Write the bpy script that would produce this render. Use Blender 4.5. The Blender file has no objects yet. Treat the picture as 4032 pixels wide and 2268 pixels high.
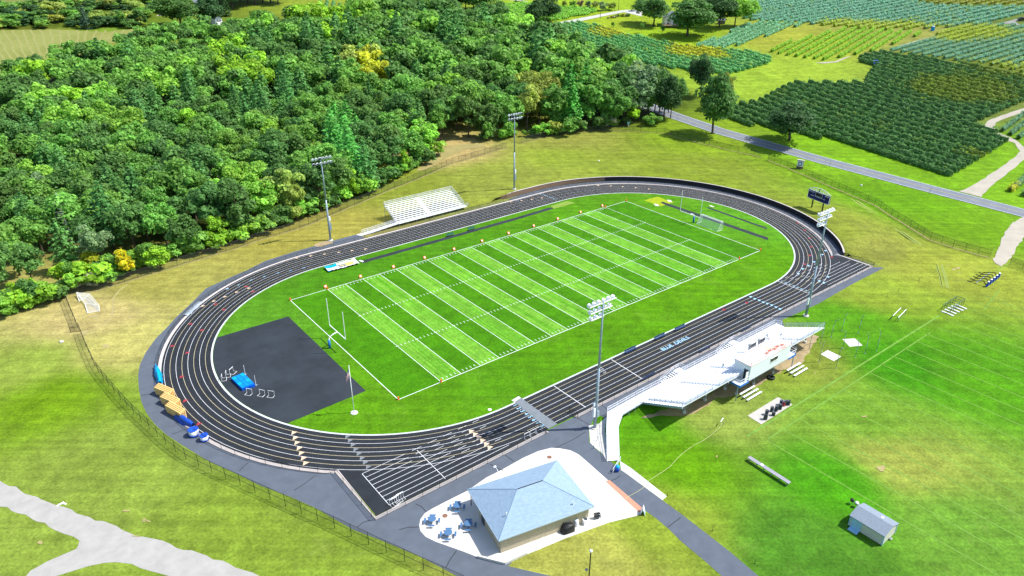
import bpy, math, random
import numpy as np
from mathutils import Vector, Matrix
from mathutils.geometry import tessellate_polygon
R_ = math.radians
rnd = random.Random(7)
sc = bpy.context.scene
COL = sc.collection

# ------------------------------------------------------------------ camera, sky, sun, exposure
CP = np.array([-104.085, -119.6785, 75.32]); YAW, PIT, ROLL, FPX = 0.9032, 0.4643, 0.0046, 2799.33
_f = np.array([math.cos(PIT)*math.cos(YAW), math.cos(PIT)*math.sin(YAW), -math.sin(PIT)])
_r = np.cross(_f, [0, 0, 1]); _r /= np.linalg.norm(_r); _u = np.cross(_r, _f)
_c, _s = math.cos(ROLL), math.sin(ROLL)
CM = np.array([_c*_r+_s*_u, -_s*_r+_c*_u, -_f])
cam = bpy.data.cameras.new("Camera"); camo = bpy.data.objects.new("Camera", cam); COL.objects.link(camo)
m4 = Matrix.Identity(4)
for i in range(3):
    for j in range(3): m4[i][j] = CM[j][i]
    m4[i][3] = CP[i]
camo.matrix_world = m4
cam.sensor_width = 36; cam.lens = FPX/4032*36; cam.clip_start = 1; cam.clip_end = 8000
sc.camera = camo
SUN_EL, SUN_AZ = 54.0, -33.5
w = bpy.data.worlds.new("World"); sc.world = w; w.use_nodes = True
nt = w.node_tree; nt.nodes.clear()
sky = nt.nodes.new("ShaderNodeTexSky"); sky.sky_type = 'NISHITA'; sky.sun_disc = False
sky.sun_elevation = R_(SUN_EL); sky.sun_rotation = R_(90-SUN_AZ)
bg = nt.nodes.new("ShaderNodeBackground"); bg.inputs[1].default_value = 0.14
wo = nt.nodes.new("ShaderNodeOutputWorld")
nt.links.new(sky.outputs[0], bg.inputs[0]); nt.links.new(bg.outputs[0], wo.inputs[0])
sl = bpy.data.lights.new("sun", 'SUN'); sl.energy = 4.2; sl.angle = R_(0.5); sl.color = (1, .965, .9)
so = bpy.data.objects.new("sun", sl); COL.objects.link(so)
sd = Vector((math.cos(R_(SUN_EL))*math.cos(R_(SUN_AZ)), math.cos(R_(SUN_EL))*math.sin(R_(SUN_AZ)), math.sin(R_(SUN_EL))))
so.rotation_euler = (-sd).to_track_quat('-Z', 'Y').to_euler(); so.location = sd*300
sc.view_settings.view_transform = 'Standard'; sc.view_settings.look = 'None'
sc.view_settings.exposure = 0.74; sc.view_settings.gamma = 1; sc.view_settings.use_curve_mapping = False
sc.cycles.transparent_max_bounces = 16; sc.cycles.max_bounces = 6

# ------------------------------------------------------------------ survey: photo point -> place on the ground
TR, TX0, TX1, TYC = 46.15, -40.9, 38.6, -0.45          # running track: outer line radius, the two arc centres
def stad(x, y):
    """distance from the track's centre line axis and angle on the far bend"""
    if x > TX1: return math.hypot(x-TX1, y-TYC), math.degrees(math.atan2(y-TYC, x-TX1))
    return abs(y-TYC), 90 + (TX1-x) if y > 0 else -90-(TX1-x)
BR0 = 49.9
def bank_h(a):
    if a < -54 or a > 106: return 0
    return 1.4*min(1, (a+54)/20+.55, (106-a)/10+.3)
def bankz(x, y):
    r, a = stad(x, y)
    d = r-BR0
    if a < -52 or a > 125 or d < 0 or d > 26: return 0.0
    k = 1.4*max(0, min(1, (a+75)/35, (125-a)/30, (y+41.5)/6.))
    if -54 <= a <= 106: k = max(k, bank_h(a))*max(0, min(1, (y+43.)/4.))
    elif d < 2: k *= d/2
    prof = 1+.35*math.sin(min(1, d/9)*math.pi/2) if d < 9 else 1.35*(1-((d-9)/17))**1.0
    return k*max(0, prof)
HS, HD0, HB = .115, 235., 110.
def hillz(x, y):
    """the land beyond the road and the back of the wood climbs away gently"""
    d = math.hypot(x-CP[0], y-CP[1])-HD0
    return 0. if d <= 0 else HS*d*d/(2*HB) if d < HB else HS*(d-HB/2)
def terr(x, y): return bankz(x, y)+hillz(x, y)
def cast(v):
    a, b = 5/abs(v[2]), -CP[2]/v[2] if v[2] < 0 else 3000.
    for _ in range(46):
        m = (a+b)/2; q = CP+m*v
        if q[2] > terr(q[0], q[1]): a = m
        else: b = m
    q = CP+a*v; return (float(q[0]), float(q[1]), float(terr(q[0], q[1])))
def G(px, py, z=None):
    v = np.array([(px-2016)/FPX, -(py-1134)/FPX, -1])@CM
    if z is None: return cast(v)
    t = (z-CP[2])/v[2]; q = CP+t*v
    return (float(q[0]), float(q[1]), float(z))
def remap(p):
    """a spot surveyed as if the land were level -> the same spot on the hillside"""
    return cast(np.array([p[0], p[1], 0])-CP)[:2]
def hratio(c, r, x, y):
    a, b = g(c, r, x, y), g(c, r, x, y, 0) if r or True else None
    return math.hypot(a[0]-CP[0], a[1]-CP[1])/math.hypot(b[0]-CP[0], b[1]-CP[1])
CX, RY, ZS = [0, 1000, 2000, 3008], [0, 560, 1120, 1692], 2576/1024
def g(c, r, x, y, z=None): return G(CX[c]+x/ZS, RY[r]+y/ZS, z)
def g2(c, r, *pts): return [g(c, r, *p)[:2] for p in pts]
def gc(crop, x, y, z=None): return G(crop[0]+x/crop[2], crop[1]+y/crop[2], z)
def proj(p):
    d = CM@(np.array(p)-CP)
    return 2016+FPX*d[0]/-d[2], 1134-FPX*d[1]/-d[2]

# ------------------------------------------------------------------ materials
def lin(r, g_, b):
    f = lambda c: (c/255/12.92 if c <= 10 else ((c/255+.055)/1.055)**2.4)
    return f(r), f(g_), f(b)
EXPO = 2.3
def seen(r, g_, b): return tuple(min(.85, c/EXPO) for c in lin(r, g_, b))
MATS = {}
def mat(name, col, rough=.6, var=.12, scale=3., metal=0., bump=0., spec=.3, coord='Object', col2=None, stretch=None):
    if name in MATS: return MATS[name]
    m = bpy.data.materials.new(name); m.use_nodes = True; MATS[name] = m
    n = m.node_tree.nodes; l = m.node_tree.links; b = n['Principled BSDF']
    tc = n.new('ShaderNodeTexCoord'); no = n.new('ShaderNodeTexNoise'); no.inputs['Scale'].default_value = scale
    no.inputs['Detail'].default_value = 6; no.inputs['Roughness'].default_value = .65
    src = tc.outputs[coord]
    if stretch:
        mp = n.new('ShaderNodeMapping'); mp.inputs['Scale'].default_value = stretch; l.new(src, mp.inputs[0]); src = mp.outputs[0]
    l.new(src, no.inputs['Vector'])
    mx = n.new('ShaderNodeMix'); mx.data_type = 'RGBA'
    if col2 is None:
        a = [c*(1-var) for c in col]; d = [min(1, c*(1+var)) for c in col]
    else: a, d = col, col2
    mx.inputs[6].default_value = (*a, 1); mx.inputs[7].default_value = (*d, 1)
    mr = n.new('ShaderNodeMapRange'); mr.inputs[1].default_value = .3; mr.inputs[2].default_value = .7
    l.new(no.outputs[0], mr.inputs[0]); l.new(mr.outputs[0], mx.inputs[0])
    l.new(mx.outputs[2], b.inputs['Base Color'])
    b.inputs['Roughness'].default_value = rough; b.inputs['Metallic'].default_value = metal
    b.inputs['Specular IOR Level'].default_value = spec
    if bump:
        bp = n.new('ShaderNodeBump'); bp.inputs['Strength'].default_value = bump; l.new(no.outputs[0], bp.inputs['Height']); l.new(bp.outputs[0], b.inputs['Normal'])
    return m

def grass_mat(name, stripes=False):
    """grass: colour attribute 'tint' broken up by noise at several sizes, with mown streaks and dry flecks"""
    m = bpy.data.materials.new(name); m.use_nodes = True
    n = m.node_tree.nodes; l = m.node_tree.links; b = n['Principled BSDF']
    b.inputs['Roughness'].default_value = .9; b.inputs['Specular IOR Level'].default_value = .08
    geo = n.new('ShaderNodeNewGeometry'); at = n.new('ShaderNodeAttribute'); at.attribute_name = 'tint'
    def noise(scale, det=5, st=(1, 1, 1), rot=0):
        mp = n.new('ShaderNodeMapping'); mp.vector_type = 'TEXTURE'; mp.inputs['Scale'].default_value = tuple(1/q for q in st); mp.inputs['Rotation'].default_value = (0, 0, rot)
        l.new(geo.outputs['Position'], mp.inputs[0])
        t = n.new('ShaderNodeTexNoise'); t.inputs['Scale'].default_value = scale; t.inputs['Detail'].default_value = det; t.inputs['Roughness'].default_value = .7
        l.new(mp.outputs[0], t.inputs['Vector']); return t.outputs[0]
    def rng(s, a, c, d, e):
        q = n.new('ShaderNodeMapRange'); q.inputs[1].default_value = a; q.inputs[2].default_value = c; q.inputs[3].default_value = d; q.inputs[4].default_value = e
        l.new(s, q.inputs[0]); return q.outputs[0]
    def mul(a, c):
        q = n.new('ShaderNodeMath'); q.operation = 'MULTIPLY'; l.new(a, q.inputs[0]); l.new(c, q.inputs[1]); return q.outputs[0]
    f = mul(rng(noise(.06), .3, .7, .84, 1.16), rng(noise(.4, 8), .3, .7, .7, 1.28))
    f = mul(f, rng(noise(2.2, 6), .3, .7, .66, 1.36))
    if not stripes:
        f = mul(f, rng(noise(.55, 3, (.03, 1, 1), R_(-38)), .35, .65, .86, 1.14))
        f = mul(f, rng(noise(.3, 3, (.05, 1, 1), R_(62)), .35, .65, .92, 1.08))
    if stripes:
        sx = n.new('ShaderNodeSeparateXYZ'); l.new(geo.outputs['Position'], sx.inputs[0])
        def saw(period, off, lo, hi, blur=.04):
            a = n.new('ShaderNodeMath'); a.operation = 'ADD'; a.inputs[1].default_value = off+period*100; l.new(sx.outputs[0], a.inputs[0])
            d = n.new('ShaderNodeMath'); d.operation = 'DIVIDE'; d.inputs[1].default_value = period; l.new(a.outputs[0], d.inputs[0])
            fr = n.new('ShaderNodeMath'); fr.operation = 'FRACT'; l.new(d.outputs[0], fr.inputs[0])
            p = n.new('ShaderNodeMath'); p.operation = 'PINGPONG'; p.inputs[1].default_value = .5
            s2 = n.new('ShaderNodeMath'); s2.operation = 'SUBTRACT'; s2.inputs[1].default_value = .25; l.new(fr.outputs[0], s2.inputs[0])
            ab = n.new('ShaderNodeMath'); ab.operation = 'ABSOLUTE'; l.new(s2.outputs[0], ab.inputs[0])
            return rng(ab.outputs[0], .25-blur, .25+blur, hi, lo)
        light = saw(9.144, 45.72, 0, 1, .008)
        inx = n.new('ShaderNodeMath'); inx.operation = 'ABSOLUTE'; l.new(sx.outputs[0], inx.inputs[0])
        light = mul(light, rng(inx.outputs[0], 45.7, 45.8, 1, 0))
        fine = rng(noise(1.3, 2, (1, .012, 1), 0), .35, .62, 0, 1)
        lm = n.new('ShaderNodeMix'); lm.data_type = 'RGBA'
        lm.inputs[6].default_value = (*seen(90, 166, 16), 1)
        hi = n.new('ShaderNodeMix'); hi.data_type = 'RGBA'; hi.inputs[6].default_value = (*seen(112, 198, 40), 1); hi.inputs[7].default_value = (*seen(154, 222, 78), 1)
        l.new(fine, hi.inputs[0]); l.new(hi.outputs[2], lm.inputs[7]); l.new(light, lm.inputs[0])
        base = lm.outputs[2]
    else: base = at.outputs['Color']
    sc_ = n.new('ShaderNodeMix'); sc_.data_type = 'RGBA'; sc_.blend_type = 'MULTIPLY'; sc_.inputs[0].default_value = 1
    cb = n.new('ShaderNodeCombineColor')
    for k in range(3): l.new(f, cb.inputs[k])
    l.new(base, sc_.inputs[6]); l.new(cb.outputs[0], sc_.inputs[7])
    # straw and yellow patches
    dry = n.new('ShaderNodeMix'); dry.data_type = 'RGBA'; dry.inputs[7].default_value = (*seen(214, 222, 128), 1)
    dm = mul(rng(noise(.13, 8), .52, .72, 0, .45), rng(noise(1.4, 5), .4, .65, 0, 1))
    if stripes:
        q = n.new('ShaderNodeMath'); q.operation = 'MULTIPLY'; q.inputs[1].default_value = .25; l.new(dm, q.inputs[0]); dm = q.outputs[0]
        dry.inputs[7].default_value = (*seen(170, 205, 20), 1)
    else:
        dm = mul(dm, at.outputs['Alpha'])
    l.new(sc_.outputs[2], dry.inputs[6]); l.new(dm, dry.inputs[0])
    l.new(dry.outputs[2], b.inputs['Base Color'])
    bp = n.new('ShaderNodeBump'); bp.inputs['Strength'].default_value = .35; bp.inputs['Distance'].default_value = .15
    l.new(noise(3., 6), bp.inputs['Height']); l.new(bp.outputs[0], b.inputs['Normal'])
    return m

def leaf_mat(name):
    m = bpy.data.materials.new(name); m.use_nodes = True
    n = m.node_tree.nodes; l = m.node_tree.links; b = n['Principled BSDF']; out = n['Material Output']
    oi = n.new('ShaderNodeObjectInfo'); at = n.new('ShaderNodeAttribute'); at.attribute_name = 'tint'
    mx = n.new('ShaderNodeMix'); mx.data_type = 'RGBA'; mx.blend_type = 'MULTIPLY'; mx.inputs[0].default_value = 1
    l.new(oi.outputs['Color'], mx.inputs[6]); l.new(at.outputs['Color'], mx.inputs[7])
    l.new(mx.outputs[2], b.inputs['Base Color']); b.inputs['Roughness'].default_value = .6; b.inputs['Specular IOR Level'].default_value = .25
    tr = n.new('ShaderNodeBsdfTranslucent'); l.new(mx.outputs[2], tr.inputs[0])
    ms = n.new('ShaderNodeMixShader'); ms.inputs[0].default_value = .45
    l.new(b.outputs[0], ms.inputs[1]); l.new(tr.outputs[0], ms.inputs[2]); l.new(ms.outputs[0], out.inputs[0])
    return m

def link_mat(name, col, cover, tight=.06):
    """woven wire: opaque strands with open cells between them"""
    m = bpy.data.materials.new(name); m.use_nodes = True; MATS[name] = m
    n = m.node_tree.nodes; l = m.node_tree.links; b = n['Principled BSDF']; out = n['Material Output']
    b.inputs['Base Color'].default_value = (*col, 1); b.inputs['Roughness'].default_value = .6
    no = n.new('ShaderNodeTexNoise'); no.inputs['Scale'].default_value = .6
    mr = n.new('ShaderNodeMapRange'); mr.inputs[3].default_value = cover*.85; mr.inputs[4].default_value = cover*1.15
    l.new(no.outputs[0], mr.inputs[0])
    t = n.new('ShaderNodeBsdfTransparent'); ms = n.new('ShaderNodeMixShader')
    l.new(mr.outputs[0], ms.inputs[0]); l.new(t.outputs[0], ms.inputs[1]); l.new(b.outputs[0], ms.inputs[2]); l.new(ms.outputs[0], out.inputs[0])
    return m

GRASS = grass_mat('grass_blades'); FIELD = grass_mat('mown_stripes', True); LEAF = leaf_mat('leaves'); LEAFMASS = LEAF
BARK = mat('bark', (.09, .07, .05), .9, .3, 6, bump=.3)
TRACK = mat('track_rubber', (.017, .020, .025), .75, .25, .35, coord='Object', spec=.25)
ASPH = mat('asphalt_path', (.092, .108, .135), .85, .12, .5, spec=.2)
DARKASPH = mat('fresh_asphalt', (.023, .029, .036), .8, .3, .16, spec=.25)
ROADM = mat('road_asphalt', (.15, .17, .2), .85, .14, .3)
CONC = mat('concrete', (.56, .54, .5), .85, .07, .4)
CURB = mat('pale_concrete_kerb', (.5, .45, .42), .85, .12, .9)
SAND = mat('sand_track', (.36, .325, .265), .95, .12, .25)
DIRT = mat('bare_soil', (.3, .23, .13), .95, .25, .6)
WHITE = mat('white_paint', (.8, .8, .8), .5, .04, 1)
LINEW = mat('white_line', (.74, .75, .76), .7, .12, 1.5)
LINEY = mat('cream_line', (.6, .52, .32), .7, .12, 1.5)
GALV = mat('galvanised_steel', (.27, .34, .4), .45, .1, 2, metal=.2, spec=.5)
ALU = mat('bare_aluminium', (.78, .8, .84), .45, .06, 1.5, spec=.4)
BLACK = mat('black_metal', (.015, .016, .018), .5, .2, 2)
BLUE = mat('blue_vinyl', (.012, .07, .42), .45, .15, 2)
SKYB = mat('cyan_vinyl', (.0, .3, .62), .4, .15, 2)
PALEB = mat('pale_blue_paint', (.3, .52, .68), .6, .12, 2)
RED = mat('red_paint', (.32, .03, .04), .6, .15, 2)
SALMON = mat('salmon_paint', (.62, .45, .3), .7, .1, 2)
ORANGE = mat('orange_vinyl', (.75, .16, .03), .5, .1, 3)
YELLOW = mat('yellow_foam', (.72, .46, .17), .7, .08, 1.2)
NAVY = mat('navy_paint', (.012, .013, .13), .4, .1, 1)
BRICK = mat('brown_brick', (.2, .13, .085), .9, .3, 3, bump=.2)
PAVER = mat('red_paver', (.5, .23, .15), .9, .15, 4)
BLOCKW = mat('tan_split_block', (.42, .36, .25), .9, .16, 3.5, bump=.3)
SHING = mat('blue_grey_shingle', (.23, .32, .42), .85, .15, 1.6, bump=.15, stretch=(1, 1, 6))
GSHING = mat('grey_shingle', (.2, .24, .29), .85, .2, 2.5, bump=.15, stretch=(1, 5, 1))
SIDING = mat('cream_siding', (.56, .53, .46), .7, .08, 2)
GREENP = mat('green_bench_paint', (.03, .12, .1), .6, .15, 2)
GLASS = mat('dark_glass', (.02, .03, .035), .1, .1, 1, spec=.6)
LENS = mat('lamp_lens', (.72, .76, .82), .15, .05, 3, spec=.6)
GREYW = mat('grey_rubber_mat', (.16, .18, .2), .8, .12, 1)
DGREY = mat('dark_grey_plastic', (.05, .065, .08), .5, .2, 2)
WOOD = mat('weathered_wood', (.3, .2, .13), .8, .2, 4)
NET = link_mat('white_netting', (.75, .77, .8), .22)
LINK = link_mat('chain_link', (.03, .035, .035), .27)
LINKG = link_mat('silver_link', (.5, .52, .55), .25)
SCREEN = link_mat('grey_windscreen', (.1, .11, .12), .34)

# ------------------------------------------------------------------ mesh helpers
class MB:
    def __init__(s, root=None):
        s.v = []; s.f = []; s.o = Vector(root.location) if root is not None else Vector((0, 0, 0))
    def add(s, vs, fs):
        k = len(s.v); s.v += [tuple(Vector(p)-s.o) for p in vs]; s.f += [tuple(i+k for i in f) for f in fs]; return s
    def box(s, x, y, z, sx, sy, sz, rz=0):
        """centre x,y ; z = underside"""
        c, d = math.cos(rz), math.sin(rz); vs = []
        for zz in (z, z+sz):
            for a, b in ((-1, -1), (1, -1), (1, 1), (-1, 1)):
                px, py = a*sx/2, b*sy/2; vs.append((x+px*c-py*d, y+px*d+py*c, zz))
        return s.add(vs, [(3, 2, 1, 0), (4, 5, 6, 7), (0, 1, 5, 4), (1, 2, 6, 5), (2, 3, 7, 6), (3, 0, 4, 7)])
    def beam(s, p, q, w, h=None):
        p, q = Vector(p), Vector(q); d = (q-p)
        if d.length < 1e-5: return s
        d.normalize(); up = Vector((0, 0, 1)) if abs(d.z) < .95 else Vector((1, 0, 0))
        a = d.cross(up).normalized(); b = a.cross(d); h = h or w
        vs = [e+a*(i*w/2)+b*(j*h/2) for e in (p, q) for i, j in ((-1, -1), (1, -1), (1, 1), (-1, 1))]
        return s.add(vs, [(0, 1, 2, 3), (7, 6, 5, 4), (0, 4, 5, 1), (1, 5, 6, 2), (2, 6, 7, 3), (3, 7, 4, 0)])
    def tube(s, p, q, r, r2=None, n=8):
        p, q = Vector(p), Vector(q); d = (q-p).normalized(); r2 = r if r2 is None else r2
        up = Vector((0, 0, 1)) if abs(d.z) < .95 else Vector((1, 0, 0)); a = d.cross(up).normalized(); b = d.cross(a)
        vs = []
        for e, rr in ((p, r), (q, r2)):
            for k in range(n):
                t = 2*math.pi*k/n; vs.append(e+a*(rr*math.cos(t))+b*(rr*math.sin(t)))
        fs = [(k, (k+1) % n, n+(k+1) % n, n+k) for k in range(n)]+[tuple(range(n))[::-1], tuple(range(n, 2*n))]
        return s.add(vs, fs)
    def path(s, pts, r, n=6):
        for a, b in zip(pts, pts[1:]): s.tube(a, b, r, n=n)
        return s
    def poly(s, pts, z=0):
        vs = [(p[0], p[1], z if len(p) < 3 else p[2]) for p in pts]
        tr = tessellate_polygon([[Vector((v[0], v[1], 0)) for v in vs]])
        fs = []
        for t in tr:
            a, b, c = (vs[i] for i in t)
            cr = (b[0]-a[0])*(c[1]-a[1])-(b[1]-a[1])*(c[0]-a[0])
            fs.append(tuple(t) if cr > 0 else tuple(t)[::-1])
        return s.add(vs, fs)
    def prism(s, pts, z0, z1):
        n = len(pts); s.poly(pts, z1); s.add([(p[0], p[1], z0) for p in pts]+[(p[0], p[1], z1) for p in pts], [(i, (i+1) % n, n+(i+1) % n, n+i) for i in range(n)])
        return s
    def strip(s, pts, wd, z=0, closed=False):
        n = len(pts); L = []
        for i in range(n):
            a = Vector(pts[(i-1) % n if closed or i else 0][:2]); b = Vector(pts[(i+1) % n if closed or i < n-1 else n-1][:2])
            t = (b-a); t = t.normalized() if t.length else Vector((1, 0)); nn = Vector((-t.y, t.x))*(wd/2); p = Vector(pts[i][:2])
            zz = z if len(pts[i]) < 3 else pts[i][2]+z
            L += [(p.x+nn.x, p.y+nn.y, zz), (p.x-nn.x, p.y-nn.y, zz)]
        m = n if closed else n-1
        return s.add(L, [(2*i, 2*i+1, (2*i+3) % (2*n), (2*i+2) % (2*n)) for i in range(m)])
    def lathe(s, prof, n=14, c=(0, 0, 0)):
        vs = []; m = len(prof)
        for k in range(n):
            t = 2*math.pi*k/n
            for r, z in prof: vs.append((c[0]+r*math.cos(t), c[1]+r*math.sin(t), c[2]+z))
        fs = [(k*m+i, ((k+1) % n)*m+i, ((k+1) % n)*m+i+1, k*m+i+1) for k in range(n) for i in range(m-1)]
        return s.add(vs, fs)
    def build(s, name, m, parent=None, smooth=False):
        me = bpy.data.meshes.new(name); me.from_pydata([tuple(v) for v in s.v], [], s.f); me.materials.append(m)
        if smooth: me.polygons.foreach_set('use_smooth', [True]*len(me.polygons))
        me.update(); o = bpy.data.objects.new(name, me); COL.objects.link(o)
        if parent is None and s.o.length: o.location = s.o
        if parent is not None: o.parent = parent
        return o
def tag(o, label, cat, group=None):
    o['label'] = label; o['category'] = cat
    if group: o['group'] = group
    return o
def thing(name, label, cat, loc, rz=0, group=None):
    o = bpy.data.objects.new(name, None); COL.objects.link(o); o.empty_display_size = .3
    o.location = loc; o.rotation_euler = (0, 0, rz); return tag(o, label, cat, group)
def struct(o, kind='structure'): o['kind'] = kind; return o
def dup(o, loc, rz=0, label=None, parent=None):
    c = o.copy(); COL.objects.link(c)
    if parent is None:
        c.location = loc; c.rotation_euler = (0, 0, rz)
        if label: c['label'] = label
    else: c.parent = parent
    for ch in list(o.children): dup(ch, None, parent=c)
    return c
def inst(name, src, parent, color=None):
    """another object using the same mesh"""
    o = bpy.data.objects.new(name, src); COL.objects.link(o); o.parent = parent
    if color: o.color = color
    return o
def text_mesh(txt, size=1., extrude=0):
    c = bpy.data.curves.new('lettering', 'FONT'); c.body = txt; c.size = size; c.extrude = extrude; c.align_x = 'CENTER'; c.offset = .018*size
    o = bpy.data.objects.new('lettering', c); COL.objects.link(o)
    me = bpy.data.meshes.new_from_object(o.evaluated_get(bpy.context.evaluated_depsgraph_get()))
    bpy.data.objects.remove(o); bpy.data.curves.remove(c); return me
def put_text(name, txt, m, matrix, parent=None, sx=1, sy=1, size=1., kind=None):
    me = text_mesh(txt, size); me.materials.clear(); me.materials.append(m)
    me.transform(Matrix.Diagonal((sx, sy, 1, 1))); me.transform(matrix)
    o = bpy.data.objects.new(name, me); COL.objects.link(o)
    if parent is not None: o.parent = parent
    if kind: o['kind'] = kind
    return o
def ordn(i): return f"{i}{'th' if 10 <= i % 100 <= 20 else {1:'st',2:'nd',3:'rd'}.get(i % 10,'th')}"
def arc(cx, cy, r, a0, a1, n):
    return [(cx+r*math.cos(R_(a0+(a1-a0)*i/n)), cy+r*math.sin(R_(a0+(a1-a0)*i/n))) for i in range(n+1)]
def stadium(r, n=48): return arc(TX1, TYC, r, -90, 90, n)+arc(TX0, TYC, r, 90, 270, n)

def dense(pts, step):
    out = []
    for a, b in zip(pts, pts[1:]):
        k = max(1, int((Vector(b)-Vector(a)).length/step)); out += [tuple(Vector(a).lerp(Vector(b), i/k)) for i in range(k)]
    return out+[pts[-1]]
# ------------------------------------------------------------------ ground
SEEDS = [((0,2,300,800),(150,190,66),.8),((0,2,500,1100),(118,172,34),.5),((0,3,800,500),(142,184,62),.8),((1,3,300,1100),(140,186,52),.8),((0,2,1200,600),(200,212,116),1),
((0,2,900,350),(208,210,132),1),((0,1,1600,1400),(172,186,84),.9),((1,1,600,1000),(172,182,74),1),((1,1,1500,350),(142,174,46),.7),((1,1,1900,120),(205,198,125),1),((1,1,2300,300),(150,180,60),.8),
((2,1,500,150),(150,188,52),.8),((2,1,1800,250),(138,176,40),.9),((3,1,800,900),(150,182,52),.8),((3,1,1100,1050),(150,172,66),1),((3,1,1500,600),(116,190,24),.5),
((3,1,700,100),(132,202,38),.5),((3,1,2000,850),(118,184,28),.4),((3,1,1700,1200),(165,196,58),.8),((3,2,1000,100),(150,192,48),.8),((3,2,900,350),(95,178,32),.4),((3,2,1400,800),(72,168,18),.3),
((3,2,2000,900),(92,178,28),.4),((3,2,1000,1350),(122,188,44),.8),((3,3,700,500),(80,176,28),.3),((3,3,1300,300),(165,196,76),.8),((3,3,400,1200),(84,160,30),.6),((3,3,2000,1000),(110,178,46),.8),
((2,3,1500,900),(146,186,50),.8),((2,3,1700,300),(108,182,24),.4),((2,3,800,1300),(178,200,84),1),((2,2,1300,1350),(98,182,28),.4),((2,2,2050,1280),(150,190,74),.8),((3,2,300,740),(140,176,54),.8),
((2,0,900,230),(165,208,58),.5),((2,0,1600,380),(150,206,48),.3),((2,0,2300,800),(160,212,70),.3),((3,0,300,400),(172,198,58),.6),((3,0,300,700),(164,212,72),.4),((2,0,1900,1350),(140,188,50),.5),
((2,0,500,1380),(150,172,66),.9),((0,0,300,500),(165,172,72),.3),((0,0,700,450),(178,186,92),.3),((0,0,1200,330),(130,182,66),.2),((0,0,400,180),(80,104,40),.4),((0,0,1000,200),(100,136,40),.5),((0,0,300,50),(140,154,68),.3),
((1,0,900,80),(150,188,66),.3),((2,0,900,30),(162,216,56),.3),((3,0,1300,320),(160,182,76),.7),((0,0,1200,900),(40,58,22),0),((1,0,600,900),(40,58,22),0),((1,0,2000,700),(40,58,22),0),((0,1,600,500),(40,58,22),0),((2,0,500,900),(40,58,22),0),
((1,0,400,400),(40,58,22),0),((0,0,2200,700),(40,58,22),0),((0,1,1800,700),(45,64,24),0),((2,0,1100,1000),(45,64,24),0),
((3,0,1500,1000),(120,150,60),.8),((3,0,2300,500),(110,140,60),.5),((3,0,1500,120),(100,140,70),.4),((3,1,2400,600),(130,200,40),.4),((3,1,2300,200),(128,196,40),.5),((1,2,0,700),(100,190,30),.3)]
_sp = np.array([g(*s[0])[:2] for s in SEEDS]); _sc = np.array([(*(seen(min(235, s[1][0]*1.06+8), min(235, s[1][1]*1.0), s[1][2]*.9+16) if s[2] > .55 else seen(s[1][0]*1.1, s[1][1]*1.0, max(6, s[1][2]-10))), s[2]*(.9 if s[2] > .55 else .5)) for s in SEEDS])
def tint(xy):
    xy = np.asarray(xy, float); out = np.zeros((len(xy), 4)); W = np.zeros((len(xy), 1))
    dc = np.hypot(xy[:, 0]-CP[0], xy[:, 1]-CP[1])+1
    for p, c in zip(_sp, _sc):
        d2 = ((xy-p)**2).sum(1)/(.04*dc)**2
        wt = (1/(d2+.3)**2.2)[:, None]; out += wt*c; W += wt
    return out/W
def set_tint(o, cols):
    me = o.data; a = me.color_attributes.new('tint', 'FLOAT_COLOR', 'POINT'); a.data.foreach_set('color', np.asarray(cols, np.float32).ravel())
az = sorted(set([round(-22+.7*i, 2) for i in range(200)]+[118+12*i for i in range(18)]))
az = [a for a in az if a < 338]
rad = [0]; r = 18
while r < 2400: rad.append(r); r *= 1.02
na, nr = len(az), len(rad)-1
vs = [(CP[0], CP[1], 0)]+[(CP[0]+r*math.cos(R_(a)), CP[1]+r*math.sin(R_(a)), hillz(CP[0]+r, CP[1])) for r in rad[1:] for a in az]
fs = [(0, 1+j, 1+(j+1) % na) for j in range(na)]
for i in range(nr-1):
    for j in range(na):
        fs.append((1+i*na+j, 1+(i+1)*na+j, 1+(i+1)*na+(j+1) % na, 1+i*na+(j+1) % na))
mb = MB(); mb.v = vs; mb.f = fs
ground = struct(mb.build('ground', GRASS)); set_tint(ground, tint([v[:2] for v in vs]))

# bank behind the far bend
vs = []; fs = []; AA = [-52+2*i for i in range(89)]; DD = [0, .5, 1, 2, 4, 6, 9, 13, 17, 21, 25.5]
for a in AA:
    for d in DD:
        r = BR0+d
        if a <= 90: x, y = TX1+r*math.cos(R_(a)), TYC+r*math.sin(R_(a))
        else: x, y = TX1-(a-90), TYC+r
        vs.append((x, y, terr(x, y)+.03))
n = len(DD)
for i in range(len(AA)-1):
    for j in range(n-1): fs.append((i*n+j, i*n+j+1, (i+1)*n+j+1, (i+1)*n+j))
mb = MB(); mb.v = vs; mb.f = fs
bank = struct(mb.build('grass_bank', GRASS, smooth=True)); set_tint(bank, tint([v[:2] for v in vs]))

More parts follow.
